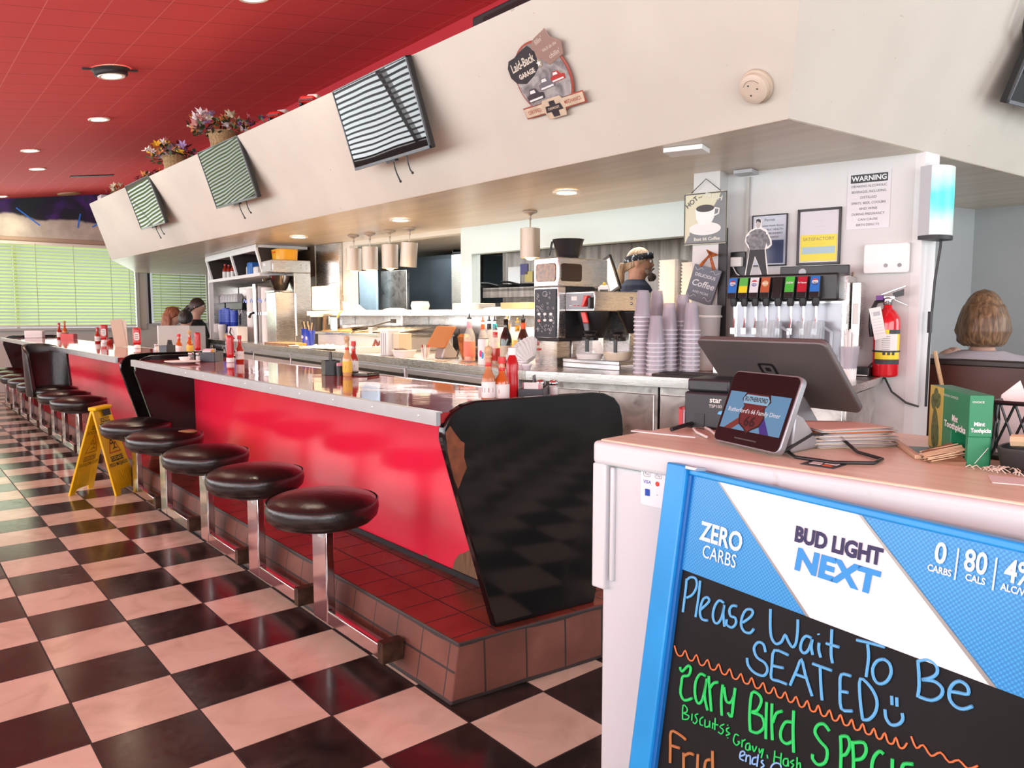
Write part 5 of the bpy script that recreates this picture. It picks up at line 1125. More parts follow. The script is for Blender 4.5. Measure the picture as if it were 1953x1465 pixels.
def carafe(label, loc, fill, mtl, rz):
    t = thing('coffee_pot', label, 'coffee pot', loc, rz, 'glass coffee pots on the warmers')
    m = MB(); m.lathe([(.055, 0), (.068, .006), (.077, .035), (.074, .065), (.060, .095), (.042, .108), (.042, .118)], 26); m.build('glass', M_glass, t, smooth=60)
    m = MB(); m.lathe([(.054, .004), (.066, .008), (.075, .035), (.074, fill), (.01, fill)], 24); m.build('coffee', mtl, t, smooth=40)
    m = MB(); m.lathe([(.044, .108), (.045, .125), (.030, .132), (.028, .142), (.042, .156), (.038, .160), (.01, .158)], 22); m.build('collar', M_black, t, smooth=40)
    m = MB(); m.tube([(-.040, 0, .120), (-.075, 0, .128), (-.088, 0, .115), (-.088, 0, .05)], .010, 8); m.build('handle', M_black, t)
    return t
carafe('glass coffee pot of white milk with black collar, left on the warmers', onRS(.25, -.115, BT + .05), .03, M_foam, R(35))
carafe('glass coffee pot of pale tea with black collar, beside the cup stacks', onRS(.25, -.285, BT + .05), .052, mat('pale_tea', (.62, .53, .34), .1), R(35))
t = thing('toy_car', 'white open-top toy car parked on top of the coffee brewer', 'toy car', (bx + .20, by + .12, BT + .425), R(-48))
m = MB(); m.hexa([(-.03, -.075, .012), (.03, -.075, .012), (.03, .075, .012), (-.03, .075, .012)], [(-.027, -.07, .032), (.027, -.07, .032), (.027, .07, .032), (-.027, .07, .032)]); m.box(-.022, .022, .02, .06, .03, .042); m.box(-.022, .022, -.065, -.03, .03, .037); m.build('body', M_capwhite, t, bevel=.006)
for s in (-1, 1):
    for y in (-.045, .045): m = MB(); m.M = T(s * .028, y, .014) @ Matrix.Rotation(R(90), 4, 'Y'); m.lathe([(.006, -.005), (.014, -.004), (.014, .004), (.006, .005)], 14); m.build('wheel', M_foam, t)
m = MB(); m.sphere((0, 0, .046), .010, 8, 6); m.build('driver', M_labely, t); m = MB(); m.box(-.018, .018, -.025, .018, .030, .034); m.build('cockpit', M_black, t)
# cup stacks
gp = cup_proto('clear_cup', '', 'cup', .029, .043, .14, M_cupgrey, 'stacked smoky clear cups')
for x, y, top, lab in ((.20, -.452, 1.373, 'in the leftmost tall smoky stack by the brewer'), (.31, -.478, 1.367, 'in the tall smoky stack second from the brewer'), (.145, -.553, 1.238, 'in the shortest front smoky stack'), (.245, -.578, 1.306, 'in the middle smoky stack behind the shortest'), (.335, -.610, 1.344, 'in the tall brownish smoky stack second from the right'), (.25, -.695, 1.297, 'in the rightmost smoky stack before the pillar')):
    stack(gp, onRS(x, y, BT), int(round((top - BT - .14) / .0215)) + 1, .0215, lab, .14, True)
m = MB(); m.lathe([(.032, 0), (.034, .004), (.034, .03), (.03, .034)], 20); o = m.build('blue_lid', M_blue); put(o, onRS(.42, -.56, 1.26)) ; 
bpy.data.objects.remove(o)
t = thing('white_bucket', 'translucent white bucket in front of the pillar', 'bucket', onRS(.515, -.675, BT), 0); m = MB(); m.lathe([(.050, 0), (.056, .004), (.066, .33), (.070, .335), (.070, .345), (.060, .345)], 26); m.build('bucket', mat('frosted_white', (.62, .60, .60), .3, alpha=.8), t, smooth=40); m = MB(); m.lathe([(.069, .28), (.072, .283), (.072, .29), (.069, .293)], 26, cap=False); m.build('rim', M_foam, t)
m = MB(); m.box(-.10, .10, -.18, .18, 0, .015); o = m.build('bar_mat', M_rubber, bevel=.004); put(o, onRS(.10, -.78), RS.rz + R(3)); tag(o, 'black bar mat on the service counter behind the register screen', 'mat')
# soda dispenser
t = thing('soda_dispenser', 'eight valve soda fountain with coloured brand labels on the service wall', 'soda dispenser', RS.w(0, 0, 0), RS.rz)
m = MB(); m.box(.50, .70, -1.36, -.82, BT, 1.43); m.build('tower', M_steel, t, bevel=.004)
m = MB(); m.box(.49, .50, -1.34, -.84, BT + .05, 1.30); m.build('splash_panel', mat('splash_white', (.30, .30, .33), .25, .4), t)
m = MB(); m.box(.40, .58, -1.345, -.83, 1.31, 1.44); m.build('head', M_black, t, bevel=.01)
m = MB(); m.box(.585, .61, -1.345, -1.02, 1.38, 1.485); m.box(.585, .605, -1.345, -1.315, 1.34, 1.40); ms = m.build('marquee', M_black, t, bevel=.003)
m = MB(); m.M = T(.583, -1.22, 1.435); put_text(m, 'to be Happy', .030, FX, shear=.25, xs=.9); m.build('marquee_script', M_label, ms, smooth=0)
m = MB(); m.M = T(.583, -1.13, 1.455); m.prism([(.018 * math.cos(q * .5236), .018 * math.sin(q * .5236)) for q in range(12)], -.001, .001, FX); m.build('marquee_badge', M_lightgrey, ms)
m = MB(); m.box(.22, .50, -1.36, -.82, BT, BT + .045); m.build('drip_tray', M_steel, t, bevel=.004)
m = MB(); m.box(.575, .66, -1.405, -1.365, 1.08, 1.40); m.mat(1); m.box(.57, .576, -1.398, -1.372, 1.20, 1.30); m.build('side_post', [M_steel, M_label], t, bevel=.003)
vals = [((.02, .16, .52), None), ((.10, .42, .08), (.75, .62, .02)), ((.66, .68, .70), None), ((.42, .10, .04), (.55, .25, .08)), ((.01, .01, .01), None), ((.06, .42, .05), (.45, .02, .02)), ((.42, .012, .03), None), ((.02, .16, .52), None)]
for k, (c1_, c2_) in enumerate(vals):
    y = -.858 - .0535 * k - (.004 * max(0, k - 3)); v = None
    m = MB(); m.hexa([(.345, y - .023, 1.325), (.42, y - .023, 1.325), (.42, y + .023, 1.325), (.345, y + .023, 1.325)], [(.375, y - .023, 1.425), (.42, y - .023, 1.425), (.42, y + .023, 1.425), (.375, y + .023, 1.425)]); v = m.build('valve', M_black, t, bevel=.003)
    def lab(z0, z1, mm, nm):
        x0 = .345 + (z0 - 1.325) * .3 - .0022; x1 = .345 + (z1 - 1.325) * .3 - .0022; m = MB(); m.hexa([(x0, y - .021, z0), (x0 + .002, y - .021, z0), (x0 + .002, y + .021, z0), (x0, y + .021, z0)], [(x1, y - .021, z1), (x1 + .002, y - .021, z1), (x1 + .002, y + .021, z1), (x1, y + .021, z1)]); m.build(nm, mm, v)
    if c2_ and k == 1: lab(1.385, 1.425, mat('label%d' % k, c1_, .35), 'label'); lab(1.352, 1.385, mat('label%db' % k, c2_, .35), 'label')
    else: lab(1.352, 1.425, mat('label%d' % k, c1_, .35), 'label')
    def disc(r, z, mm, lo, hi, nm):
        x = .345 + (z - 1.325) * .3 - .0034; m = MB(); pts = [(r * math.cos(a), r * math.sin(a)) for a in [lo + (hi - lo) * q / 10 for q in range(11)]]; m.M = T(x, y, z) @ Matrix.Rotation(R(16.7), 4, 'Y'); m.prism(pts, -.0004, .0004, FX); m.build(nm, mm, v)
    if k in (0, 2, 7): disc(.0135, 1.398, M_label, 0, 6.283, 'logo'); disc(.0136, 1.4005, M_capred, .25, 2.89, 'logo_top'); disc(.0136, 1.3955, mat('logo_navy', (.01, .04, .30), .4), 3.39, 6.03, 'logo_bottom')
    if k == 3: disc(.015, 1.395, mat('logo_tan', (.60, .40, .20), .5), 0, 6.283, 'logo'); 
    txt = {0: ('PEPSI', .0085), 2: ('PEPSI', .0085), 7: ('PEPSI', .0085), 3: ('MUG', .013), 6: ('Dr Pepper', .0095), 5: ('DEW', .014)}.get(k)
    if txt: m = MB(); z = 1.395; m.M = T(.345 + (z - 1.325) * .3 - .0042, y, z) @ Matrix.Rotation(R(16.7), 4, 'Y'); put_text(m, txt[0], txt[1], FX, bold=.0003, res=1, shear=.15 if k in (5, 6) else 0); m.build('lettering', mat('logo_navy', (.01, .04, .30), .4) if k in (0, 2, 7) else M_label, v, smooth=0)
    m = MB(); m.lathe([(.012, 1.285), (.017, 1.30), (.017, 1.325)], 14, (.385, y, 0)); m.build('nozzle', M_satin, t, smooth=40)
    m = MB(); m.tube([(.395, y, 1.30), (.40, y, 1.22), (.385, y, 1.175)], [.006, .005, .006], 6); m.box(.378, .386, y - .012, y + .012, 1.150, 1.18); m.build('lever', M_chrome, t)
def pitcher(label, x, y):
    t = thing('pitcher', label, 'pitcher', onRS(x, y, BT + .045), RS.rz, 'clear ribbed pitchers'); n = 48; m = MB()
    prof = [(.050, 0), (.054, .004), (.062, .15), (.064, .22), (.061, .22), (.050, .01), (.004, .01)]
    m.lathe(prof, n, cap=False); m.v = [((x_ * (1 + .025 * (1 if (i % n) % 2 else -1) * (z_ < .17)), y_ * (1 + .025 * (1 if (i % n) % 2 else -1) * (z_ < .17)), z_) if i < 3 * n else (x_, y_, z_)) for i, (x_, y_, z_) in enumerate(m.v)]
    m.build('jug', mat('icy_plastic', (.55, .62, .66), .12, alpha=.45), t, smooth=0); m = MB(); m.tube([(.0, -.062, .19), (-.02, -.10, .17), (-.02, -.10, .07), (0, -.056, .04)], .008); m.build('handle', MATS['icy_plastic'], t)
pitcher('clear ribbed pitcher under the left valves of the soda fountain', .38, -1.035); pitcher('clear ribbed pitcher under the right valves of the soda fountain', .40, -1.225)
t = thing('straw_cup', 'clear cup of white wrapped straws on the service counter below the extinguisher', 'straw cup', onRS(.40, -1.40, BT), 0); m = MB(); m.lathe([(.030, 0), (.032, .004), (.045, .15), (.043, .15), (.030, .008), (.003, .008)], 22, cap=False); m.build('cup', M_cupgrey, t, smooth=40); m = MB(); m.lathe([(.034, 0), (.036, .05), (.03, .05)], 20); m.build('base_sleeve', M_foam, t)
rnd = random.Random(9)
for k in range(16): a = rnd.uniform(0, 6.3); r0 = rnd.uniform(.0, .018); r1 = r0 + rnd.uniform(.008, .018); m = MB(); m.tube([(r0 * math.cos(a), r0 * math.sin(a), .01), (r1 * math.cos(a), r1 * math.sin(a), .20 + rnd.uniform(0, .03))], .0042, 6); m.build('straw', M_foam, t)
m = MB(); m.box(-.05, .05, -.055, .055, 0, .045); m.mat(1); m.box(-.056, -.049, -.05, .05, .004, .010); o = m.build('black_router', [M_black, M_label], bevel=.005); put(o, onRS(.62, -1.40), RS.rz); tag(o, 'flat black router box on the service counter below the fire extinguisher', 'router')
m = MB(); P = [(.62, -1.44, .99), (.64, -1.47, 1.03), (.66, -1.49, .99), (.69, -1.50, .95), (.70, -1.535, .875), (.70, -1.60, .825), (.70, -1.655, .81)]; m.tube([RS.w(*p) for p in P], .005, 8); o = m.build('black_cable', M_black); tag(o, 'black cable drooping from the router past the extinguisher to the post', 'cable')
m = MB(); P = [(.71, -1.342, 1.455), (.712, -1.335, 1.35), (.712, -1.336, 1.19), (.712, -1.36, 1.02), (.712, -1.37, .955)]; m.tube([RS.w(*p) for p in P], .005, 8); o = m.build('beige_wire', mat('beige_cord', (.50, .42, .34), .6)); tag(o, 'beige wire running down the service wall beside the soda fountain', 'wire')
# wall things
def wall_frame(name, label, y0, y1, z0, z1, fr, inner, cat='framed notice', fw=.012):
    t = thing(name, label, cat, RS.w(.716, (y0 + y1) / 2, (z0 + z1) / 2), RS.rz); w = abs(y1 - y0); h = z1 - z0
    m = MB()
    for a in ((-w / 2, w / 2, h / 2 - fw, h / 2), (-w / 2, w / 2, -h / 2, -h / 2 + fw), (-w / 2, -w / 2 + fw, -h / 2, h / 2), (w / 2 - fw, w / 2, -h / 2, h / 2)): m.box(-.014, .0, a[0], a[1], a[2], a[3])
    m.build('frame', fr, t, bevel=.002); m = MB(); m.box(-.008, -.002, -w / 2 + fw, w / 2 - fw, -h / 2 + fw, h / 2 - fw); m.build('paper', inner, t); return t, w, h
def wtext(t, mtl, items, x=-.0085, name='lettering'):
    m = MB()
    for it in items: txt, yy, z, sz = it[:4]; m.M = T(x, yy, z); put_text(m, txt, sz, FX, **(it[4] if len(it) > 4 else {}))
    return m.build(name, mtl, t, smooth=0)
def wrect(t, mtl, y0, y1, z0, z1, x=-.0085, name='printed_band'):
    m = MB(); m.box(x - .0004, x + .0004, y0, y1, z0, z1); return m.build(name, mtl, t)
t, w, h = wall_frame('framed_permit', 'framed white and yellow SATISFACTORY inspection notice on the service wall', -1.275, -1.064, 1.497, 1.778, M_black, mat('paper_lilac', (.58, .56, .60), .25))
wrect(t, mat('paper_yellow', (.78, .66, .04), .4), -.088, .088, -.122, .01); wrect(t, mat('paper_blue', (.36, .52, .56), .4), -.08, .08, -.085, -.05, -.009)
wtext(t, mat('ink_brown', (.22, .17, .10), .5), [('SATISFACTORY', 0, -.012, .024, dict(xs=.92)), ('- - - - - - - - - -', 0, -.035, .012), ('- - - - - - -', 0, .08, .012), ('- - - - - - - - -', 0, .05, .010)], -.0092)
t, w, h = wall_frame('framed_licence', 'framed blue and white permit behind the cardboard cutout on the service wall', -1.014, -.83, 1.500, 1.766, M_black, mat('paper_bluish', (.46, .50, .58), .25), fw=.006)
wrect(t, mat('paper_navy', (.035, .05, .12), .3), -.075, .055, -.12, .0); wtext(t, M_inkd, [('Permit', .0, .105, .020), ('Business Health Permit', -.01, .075, .013), ('PUBLIC HEALTH', -.02, .055, .014), ('ENVIRONMENT', -.02, .035, .014), ('SERVICES', -.02, .015, .014)], -.0090)
t = thing('warning_sign', 'white WARNING alcohol notice taped high on the service wall', 'sign', RS.w(.7185, -1.393, 1.80), RS.rz); m = MB(); m.box(-.002, .0, -.097, .097, -.137, .137); m.build('sheet', mat('glossy_sheet', (.66, .66, .68), .15), t); wrect(t, M_inkd, -.083, .083, .085, .125, -.0024, 'black_band')
wtext(t, mat('print_pale', (.85, .85, .86), .5), [('WARNING', 0, .104, .034, dict(bold=.0006, xs=.95))], -.0032, 'white_lettering')
wtext(t, M_inkd, [('DRINKING ALCOHOLIC', 0, .068, .0165, dict(xs=.9)), ('BEVERAGES, INCLUDING', 0, .041, .0165, dict(xs=.85)), ('DISTILLED', 0, .014, .0165), ('SPIRITS, BEER, COOLERS', 0, -.013, .0165, dict(xs=.88)), ('AND WINE', 0, -.040, .0165), ('DURING PREGNANCY', 0, -.066, .0165, dict(xs=.9)), ('CAN CAUSE', 0, -.092, .0165), ('BIRTH DEFECTS', 0, -.118, .0165, dict(xs=.9))], -.0026)
t = thing('thermostat', 'white wall thermostat with pale screen beside the post', 'thermostat', RS.w(.716, -1.487, 1.515), RS.rz); m = MB(); m.M = T(-.014, 0, 0); m.prism(rrect(.20, .142, .012), -.012, .014, FX); m.build('case', M_capwhite, t, bevel=.004); m = MB(); m.M = T(-.027, -.02, .025); m.prism(rrect(.095, .055, .003), -.001, .001, FX); m.build('screen', mat('screen_pale', (.80, .86, .86), .2, emit=(.8, .9, .9), estr=.35), t)
for yy in (.0, -.06): m = MB(); m.M = T(-.027, yy, -.035); m.prism([(.010 * math.cos(q * .4488), .010 * math.sin(q * .4488)) for q in range(14)], -.001, .001, FX); m.build('button', M_lightgrey, t)
# extinguisher
t = thing('fire_extinguisher', 'red fire extinguisher with inspection tag hanging by the wall post', 'fire extinguisher', RS.w(.648, -1.512, .95), RS.rz)
m = MB(); m.lathe([(.045, 0), (.055, .004), (.058, .012), (.058, .255), (.053, .285), (.036, .312), (.020, .325), (.018, .345)], 32); m.build('cylinder', mat('extinguisher_red', (.62, .010, .018), .15, coat=.5), t, smooth=50)
def arcband(m, r, z0, z1, a0, a1, n=14):
    for k in range(n):
        b0_, b1_ = a0 + (a1 - a0) * k / n, a0 + (a1 - a0) * (k + 1) / n
        m.add([(r * math.cos(b0_), r * math.sin(b0_), z0), (r * math.cos(b1_), r * math.sin(b1_), z0), (r * math.cos(b1_), r * math.sin(b1_), z1), (r * math.cos(b0_), r * math.sin(b0_), z1)], [(0, 1, 2, 3)])
A0, A1 = R(135), R(262)
m = MB(); arcband(m, .0585, .085, .225, A0, A1); m.build('yellow_label', M_labely if False else mat('label_bright', (.82, .66, .01), .4), t); m = MB(); arcband(m, .0590, .125, .205, A0, R(240)); m.build('white_label', M_label, t); m = MB(); arcband(m, .0590, .062, .085, A0, A1); arcband(m, .0590, .205, .225, R(200), A1); m.build('black_label', M_inkd, t)
m = MB()
for k in range(7): arcband(m, .0594, .132 + k * .010, .134 + k * .010, R(170), R(205), 4)
for k in range(3): arcband(m, .0594, .105, .120, R(175 + k * 20), R(187 + k * 20), 3)
m.build('label_print', M_inkd, t)
m = MB(); m.lathe([(.0585, .118), (.0605, .119), (.0605, .126), (.0585, .127)], 30, cap=False); m.build('strap', M_black, t)
m = MB(); m.lathe([(.020, .34), (.022, .345), (.022, .372), (.014, .378)], 18); m.box(-.012, .012, -.03, .02, .365, .385); m.build('valve', M_chrome, t, bevel=.003)
m = MB(); m.hexa([(-.010, -.01, .372), (.010, -.01, .372), (.010, -.085, .335), (-.010, -.085, .335)], [(-.010, -.01, .378), (.010, -.01, .378), (.010, -.085, .342), (-.010, -.085, .342)]); m.build('lower_handle', M_chrome, t, bevel=.002)
m = MB(); m.hexa([(-.011, .03, .385), (.011, .03, .385), (.011, -.075, .425), (-.011, -.075, .425)], [(-.011, .03, .394), (.011, .03, .394), (.011, -.075, .434), (-.011, -.075, .434)]); m.build('lever', M_chrome, t, bevel=.002); m = MB(); m.hexa([(-.010, -.02, .375), (.010, -.02, .375), (.010, -.065, .385), (-.010, -.065, .385)], [(-.010, -.02, .398), (.010, -.02, .398), (.010, -.065, .415), (-.010, -.065, .415)]); m.build('grip_block', M_black, t)
m = MB(); m.tube([(0, .02, .365), (-.01, .05, .355), (-.015, .066, .31), (-.012, .068, .24), (-.008, .064, .19)], [.010, .010, .011, .012, .010]); m.build('hose', M_black, t)
m = MB(); m.cbox((-.012, .035, .375), (.02, .03, .022)); m.build('purple_seal', mat('seal_purple', (.16, .04, .28), .5), t); m = MB(); m.tube([(-.03 + .014 * math.cos(q * .7854), .012 + .014 * math.sin(q * .7854), .352) for q in range(9)], .0025, 6); m.build('pin_ring', M_chrome, t)
m = MB(); m.M = T(-.064, .030, .255) @ Matrix.Rotation(R(-12), 4, 'X'); m.box(-.0008, .0008, -.026, .026, -.075, .075); tg = m.build('tag', M_foam, t); m = MB(); m.M = T(-.0652, .030, .255) @ Matrix.Rotation(R(-12), 4, 'X'); m.box(-.0004, .0004, -.018, .012, .035, .055)
for k in range(6): m.box(-.0004, .0004, -.020, .020, .02 - k * .014, .0215 - k * .014)
m.build('tag_print', M_lightgrey, tg)
# insect lamp on the post
n = NB('lamp_cyan', rough=.35); g_ = n.math('ABSOLUTE', n.math('SUBTRACT', n.z, .17)); sw = n.noise(9, 2); f = n.step(n.math('ADD', g_, n.math('MULTIPLY', sw, .10)), .18, .06)
c = n.mix(f, (.62, .68, .66), (.10, .72, .62)); n.color(c); n.l(n.mix(f, (.25, .30, .28), (.03, .70, .58)), n.b.inputs['Emission Color']); n.b.inputs['Emission Strength'].default_value = .38
t = thing('insect_lamp', 'white half-round insect lamp glowing turquoise on the wall post', 'lamp', (2.505, -.252, 1.61), R(-8))
m = MB(); prof = [(-.085, 0), (-.085, -.045)] + [(-.085 * math.cos(a), -.045 - .050 * math.sin(a)) for a in [R(15 * k) for k in range(1, 12)]] + [(.085, -.045), (.085, 0)]
m.prism(prof, .0, .315); m.build('shade', MATS['lamp_cyan'], t, smooth=40, bevel=.003)
m = MB(); m.prism([(x * 1.02, y * 1.02) for x, y in prof], -.018, .0); m.build('base', M_satin, t); m = MB(); m.box(-.088, -.070, -.05, .0, .0, .315); m.build('side_cheek', M_lightgrey, t)
m = MB(); m.tube([(.02, -.05, -.012), (.018, -.05, -.05), (.012, -.035, -.20), (.0, -.03, -.45), (-.005, -.03, -.60), (-.005, -.03, -.80)], .006, 8); m.cbox((-.004, -.03, -.40), (.018, .014, .10)); m.build('power_cord', M_black, t)
# pillar signs
t = thing('coffee_sign', 'tin HOT and FRESH coffee cup sign hanging high on the pillar', 'sign', RS.w(.578, -.6225, 1.62), RS.rz); CRM = mat('sign_cream', (.62, .60, .42), .4); GRY = mat('sign_slate', (.17, .185, .19), .4)
m = MB(); m.M = T(0, 0, .135); m.prism(rrect(.235, .272, .006), -.003, .003, FX); m.build('plate', CRM, t)
m = MB(); m.M = T(-.0034, 0, .135); m.prism([(.11, .128), (.11, -.128), (-.11, -.128), (-.085, -.075), (.03, .03), (.085, .128)], -.0006, .0006, FX); m.build('dark_half', GRY, t, smooth=0)
m = MB(); 
for a in ((-.1175, .1175, .262, .268), (-.1175, .1175, .002, .008), (-.1175, -.1125, .002, .268), (.1125, .1175, .002, .268)): m.box(-.005, -.002, a[0], a[1], a[2], a[3])
m.build('border', mat('sign_border', (.05, .05, .045), .4), t)
m = MB(); m.M = T(-.0045, .0, .085); m.prism([(.088 * math.cos(q * .2618), .034 * math.sin(q * .2618) - .005) for q in range(24)], -.0006, .0006, FX); m.build('saucer', M_label, t)
m = MB(); m.M = T(-.0058, .0, .155); m.prism([(-.055, .03), (.055, .03), (.05, -.02), (.03, -.055), (-.03, -.055), (-.05, -.02)], -.0006, .0006, FX); m.build('cup', M_foam, t)
m = MB(); m.M = T(-.0070, .0, .186); m.prism([(.050 * math.cos(q * .2618), .019 * math.sin(q * .2618)) for q in range(24)], -.0005, .0005, FX); m.build('coffee', mat('coffee_dark', (.05, .045, .045), .5), t); m = MB(); m.tube([(-.007, -.052, .185), (-.007, -.078, .18), (-.007, -.075, .155), (-.007, -.050, .145)], .0045); m.build('cup_handle', M_foam, t)
m = MB(); m.M = T(-.0052, .075, .222); put_text(m, 'HOT', .036, FX @ Matrix.Rotation(R(38), 4, 'Z'), bold=.0005); m.M = T(-.0052, .028, .247); put_text(m, 'and', .014, FX @ Matrix.Rotation(R(10), 4, 'Z')); m.build('dark_lettering', mat('sign_ink', (.05, .06, .06), .5), t, smooth=0)
m = MB(); m.M = T(-.0052, -.045, .243); put_text(m, 'FRESH', .036, FX @ Matrix.Rotation(R(-14), 4, 'Z'), bold=.0005); m.M = T(-.0052, -.012, .026); put_text(m, 'Best 66 Coffee', .024, FX, bold=.0004); m.M = T(-.0052, .09, .055); put_text(m, '5', .03, FX); m.build('light_lettering', mat('sign_pale', (.72, .72, .62), .5), t, smooth=0)
m = MB(); m.tube([(0, .09, .265), (0, 0, .34), (0, -.09, .265)], .0022, 6); m.build('hanging_wire', M_black, t)
t = thing('chalk_coffee_sign', 'slanted slate Delicious Coffee sign with orange ribbon on the pillar', 'sign', RS.w(.570, -.622, 1.405), RS.rz, rot=(R(17), 0, RS.rz)); m = MB(); m.prism(rrect(.155, .19, .004), -.006, .006, FX); m.build('board', mat('slate_board', (.11, .12, .15), .5), t, bevel=.001)
m = MB(); m.M = T(-.0068, 0, .045); put_text(m, 'DELICIOUS', .024, FX, bold=.0003); m.M = T(-.0068, 0, .0); put_text(m, 'Coffee', .048, FX, bold=.0006, shear=.2); m.M = T(-.0068, 0, -.045); put_text(m, 'AND MORE', .018, FX)
m.M = Matrix()
for s in (-1, 1):
    for z in (.075, -.07): m.tube([(-.0072, s * (.02 + .05 * q / 8), z + .008 * math.sin(q * .9)) for q in range(9)], .0012, 4)
m.build('chalk_lettering', MATS['chalk_white'], t, smooth=0)
m = MB(); m.tube([(-.006, .045, .09), (-.008, .01, .16), (-.006, -.035, .09)], .010, 6); m.tube([(-.009, .005, .16), (-.012, .03, .178), (-.010, .0, .168), (-.012, -.03, .172), (-.010, 0, .158)], .009, 6); m.build('ribbon', mat('ribbon_orange', (.42, .10, .02), .5, vary=.5, vscale=50), t)
m = MB(); fbox(m, RS, .60, .615, -.735, -.692, BT, 1.70); o = m.build('cable_channel', M_satin); tag(o, 'black cable channel running up the right edge of the pillar', 'cable channel')
t = thing('power_box', 'black power box with white adapter on the wall right of the pillar', 'power box', RS.w(.70, -.765, 1.505), RS.rz); m = MB(); m.box(-.012, .018, -.042, .042, -.075, .075); m.build('box', M_black, t, bevel=.004); m = MB(); m.box(-.045, -.012, -.03, .03, -.005, .045); m.build('adapter', M_foam, t, bevel=.004); m = MB(); m.tube([(-.03, .02, -.005), (-.03, .0, -.04), (-.02, -.04, -.07)], .003); m.build('cord', M_foam, t)
m = MB(); fbox(m, RS, .70, .712, -.812, -.795, 1.44, 1.97); o = m.build('conduit', mat('conduit_grey', (.45, .43, .40), .5)); tag(o, 'thin grey conduit rising up the corner beside the pillar', 'conduit')
m = MB(); m.box(-.07, .07, -.05, .05, -.02, 0); o = m.build('ceiling_bracket', M_lightgrey, bevel=.003); put(o, (2.24, .56, 1.997), RS.rz); tag(o, 'small grey bracket under the soffit above the conduit', 'bracket')
# cardboard cutout of a man
t = thing('cardboard_cutout', 'grey cardboard cutout of a standing man atop the soda fountain', 'cutout', RS.w(.52, -.925, 1.441), RS.rz)
half = [(-.058, 0), (-.050, .06), (-.040, .13), (-.055, .135), (-.070, .15), (-.068, .175), (-.050, .21), (-.045, .225), (-.020, .238), (-.016, .25), (-.018, .275), (-.008, .285), (.006, .285), (.016, .273), (.014, .25), (.016, .238), (.04, .228), (.060, .205), (.066, .175), (.052, .15), (.042, .13), (.050, .08), (.060, .02), (.062, 0), (.034, 0), (.012, .09), (-.012, .04), (-.022, 0)]
m = MB(); m.prism([(x * -1, z) for x, z in half], -.003, .003, FX); m.build('card', M_label, t, smooth=0)
def cut(nm, pts, mm, x=-.0036): m = MB(); m.M = T(x, 0, 0); m.prism([(-a, b) for a, b in pts], -.0005, .0005, FX); m.build(nm, mm, t, smooth=0)
cut('trousers', [(-.052, .004), (-.044, .06), (-.036, .13), (.040, .13), (.044, .09), (.056, .004), (.036, .004), (.012, .10), (-.010, .05), (-.026, .004)], mat('photo_black', (.012, .012, .014), .5))
cut('shirt', [(-.036, .13), (-.045, .17), (-.040, .215), (-.012, .232), (.012, .232), (.042, .218), (.046, .17), (.040, .13)], mat('photo_grey', (.20, .20, .21), .5, vary=.6, vscale=60)); cut('arm', [(-.050, .142), (-.064, .155), (-.060, .175), (-.046, .205), (-.040, .20), (-.044, .165)], MATS['photo_grey']); cut('arm', [(.044, .205), (.058, .195), (.058, .172), (.040, .145), (.036, .15), (.048, .172)], MATS['photo_grey'])
cut('face', [(-.010, .242), (-.012, .262), (-.004, .276), (.006, .276), (.011, .262), (.009, .242), (0, .236)], mat('photo_pale', (.42, .40, .39), .5)); cut('hair', [(-.014, .262), (-.012, .278), (0, .284), (.010, .278), (.012, .262), (.004, .272)], MATS['photo_black'], -.0044)

# ---------------------------------------------------------------- pass-through ledge items and heat lamps
LZ = 1.292
def onPW(x, y, z=LZ): return PW.w(x, y, z)
def clam_half(label, loc, rz=0): 
    t = thing('foam_box', label, 'foam box', loc, rz, 'white foam takeout boxes'); m = MB(); m.rlathe([(.82, 0), (1, .030), (1, .034), (.94, .034), (.8, .004)], .075, .075, 28, 7); m.build('tray', M_foam, t, smooth=30); return t
t = thing('takeout_box', 'closed white foam takeout box standing alone on the kitchen ledge', 'takeout box', onPW(-.2, 1.26), PW.rz); m = MB(); m.rlathe([(.86, 0), (1, .034), (1, .038)], .062, .075, 28, 7); m.build('bottom', M_foam, t, smooth=30); m = MB(); m.rlathe([(1, .038), (1, .042), (.88, .072), (.84, .074)], .062, .075, 28, 7); m.build('lid', M_foam, t, smooth=30)
cb = clam_half('', (0, 0, 0)); first = True
for sx, sy, nm, cnt in ((-.14, -1.315, 'left', 14), (-.12, -1.47, 'right', 13)):
    for k in range(cnt):
        lab_ = ('bottom' if k == 0 else 'topmost' if k == cnt - 1 else ['', 'second', 'third', 'fourth', 'fifth', 'sixth', 'seventh', 'eighth', 'ninth', 'tenth', 'eleventh', 'twelfth', 'thirteenth'][k]) + ' white foam box of the tall %s stack behind the cups' % nm
        if first: put(cb, onPW(sx, sy, LZ + .021 * k), PW.rz); cb['label'] = lab_; first = False
        else: dup(cb, onPW(sx, sy, LZ + .021 * k), PW.rz, lab_)
for k in range(4):
    m = MB(); m.rlathe([(.97, 0), (1, .004), (1, .010), (.97, .012)], .12, .17, 28, 6); o = m.build('white_tray', M_foam); put(o, onPW(-.16, .60, LZ + .0125 * k), PW.rz); tag(o, ['bottom', 'second', 'third', 'topmost'][k] + ' white tray in the short pile on the kitchen ledge', 'tray', 'white trays on the ledge')
m = MB(); m.box(-.10, .10, -.16, .14, 0, .05); o = m.build('tan_carton', mat('carton_tan', (.55, .36, .24), .7), bevel=.004); put(o, onPW(-.14, .06), PW.rz); tag(o, 'flat tan carton on the kitchen ledge left of the grinder', 'carton')
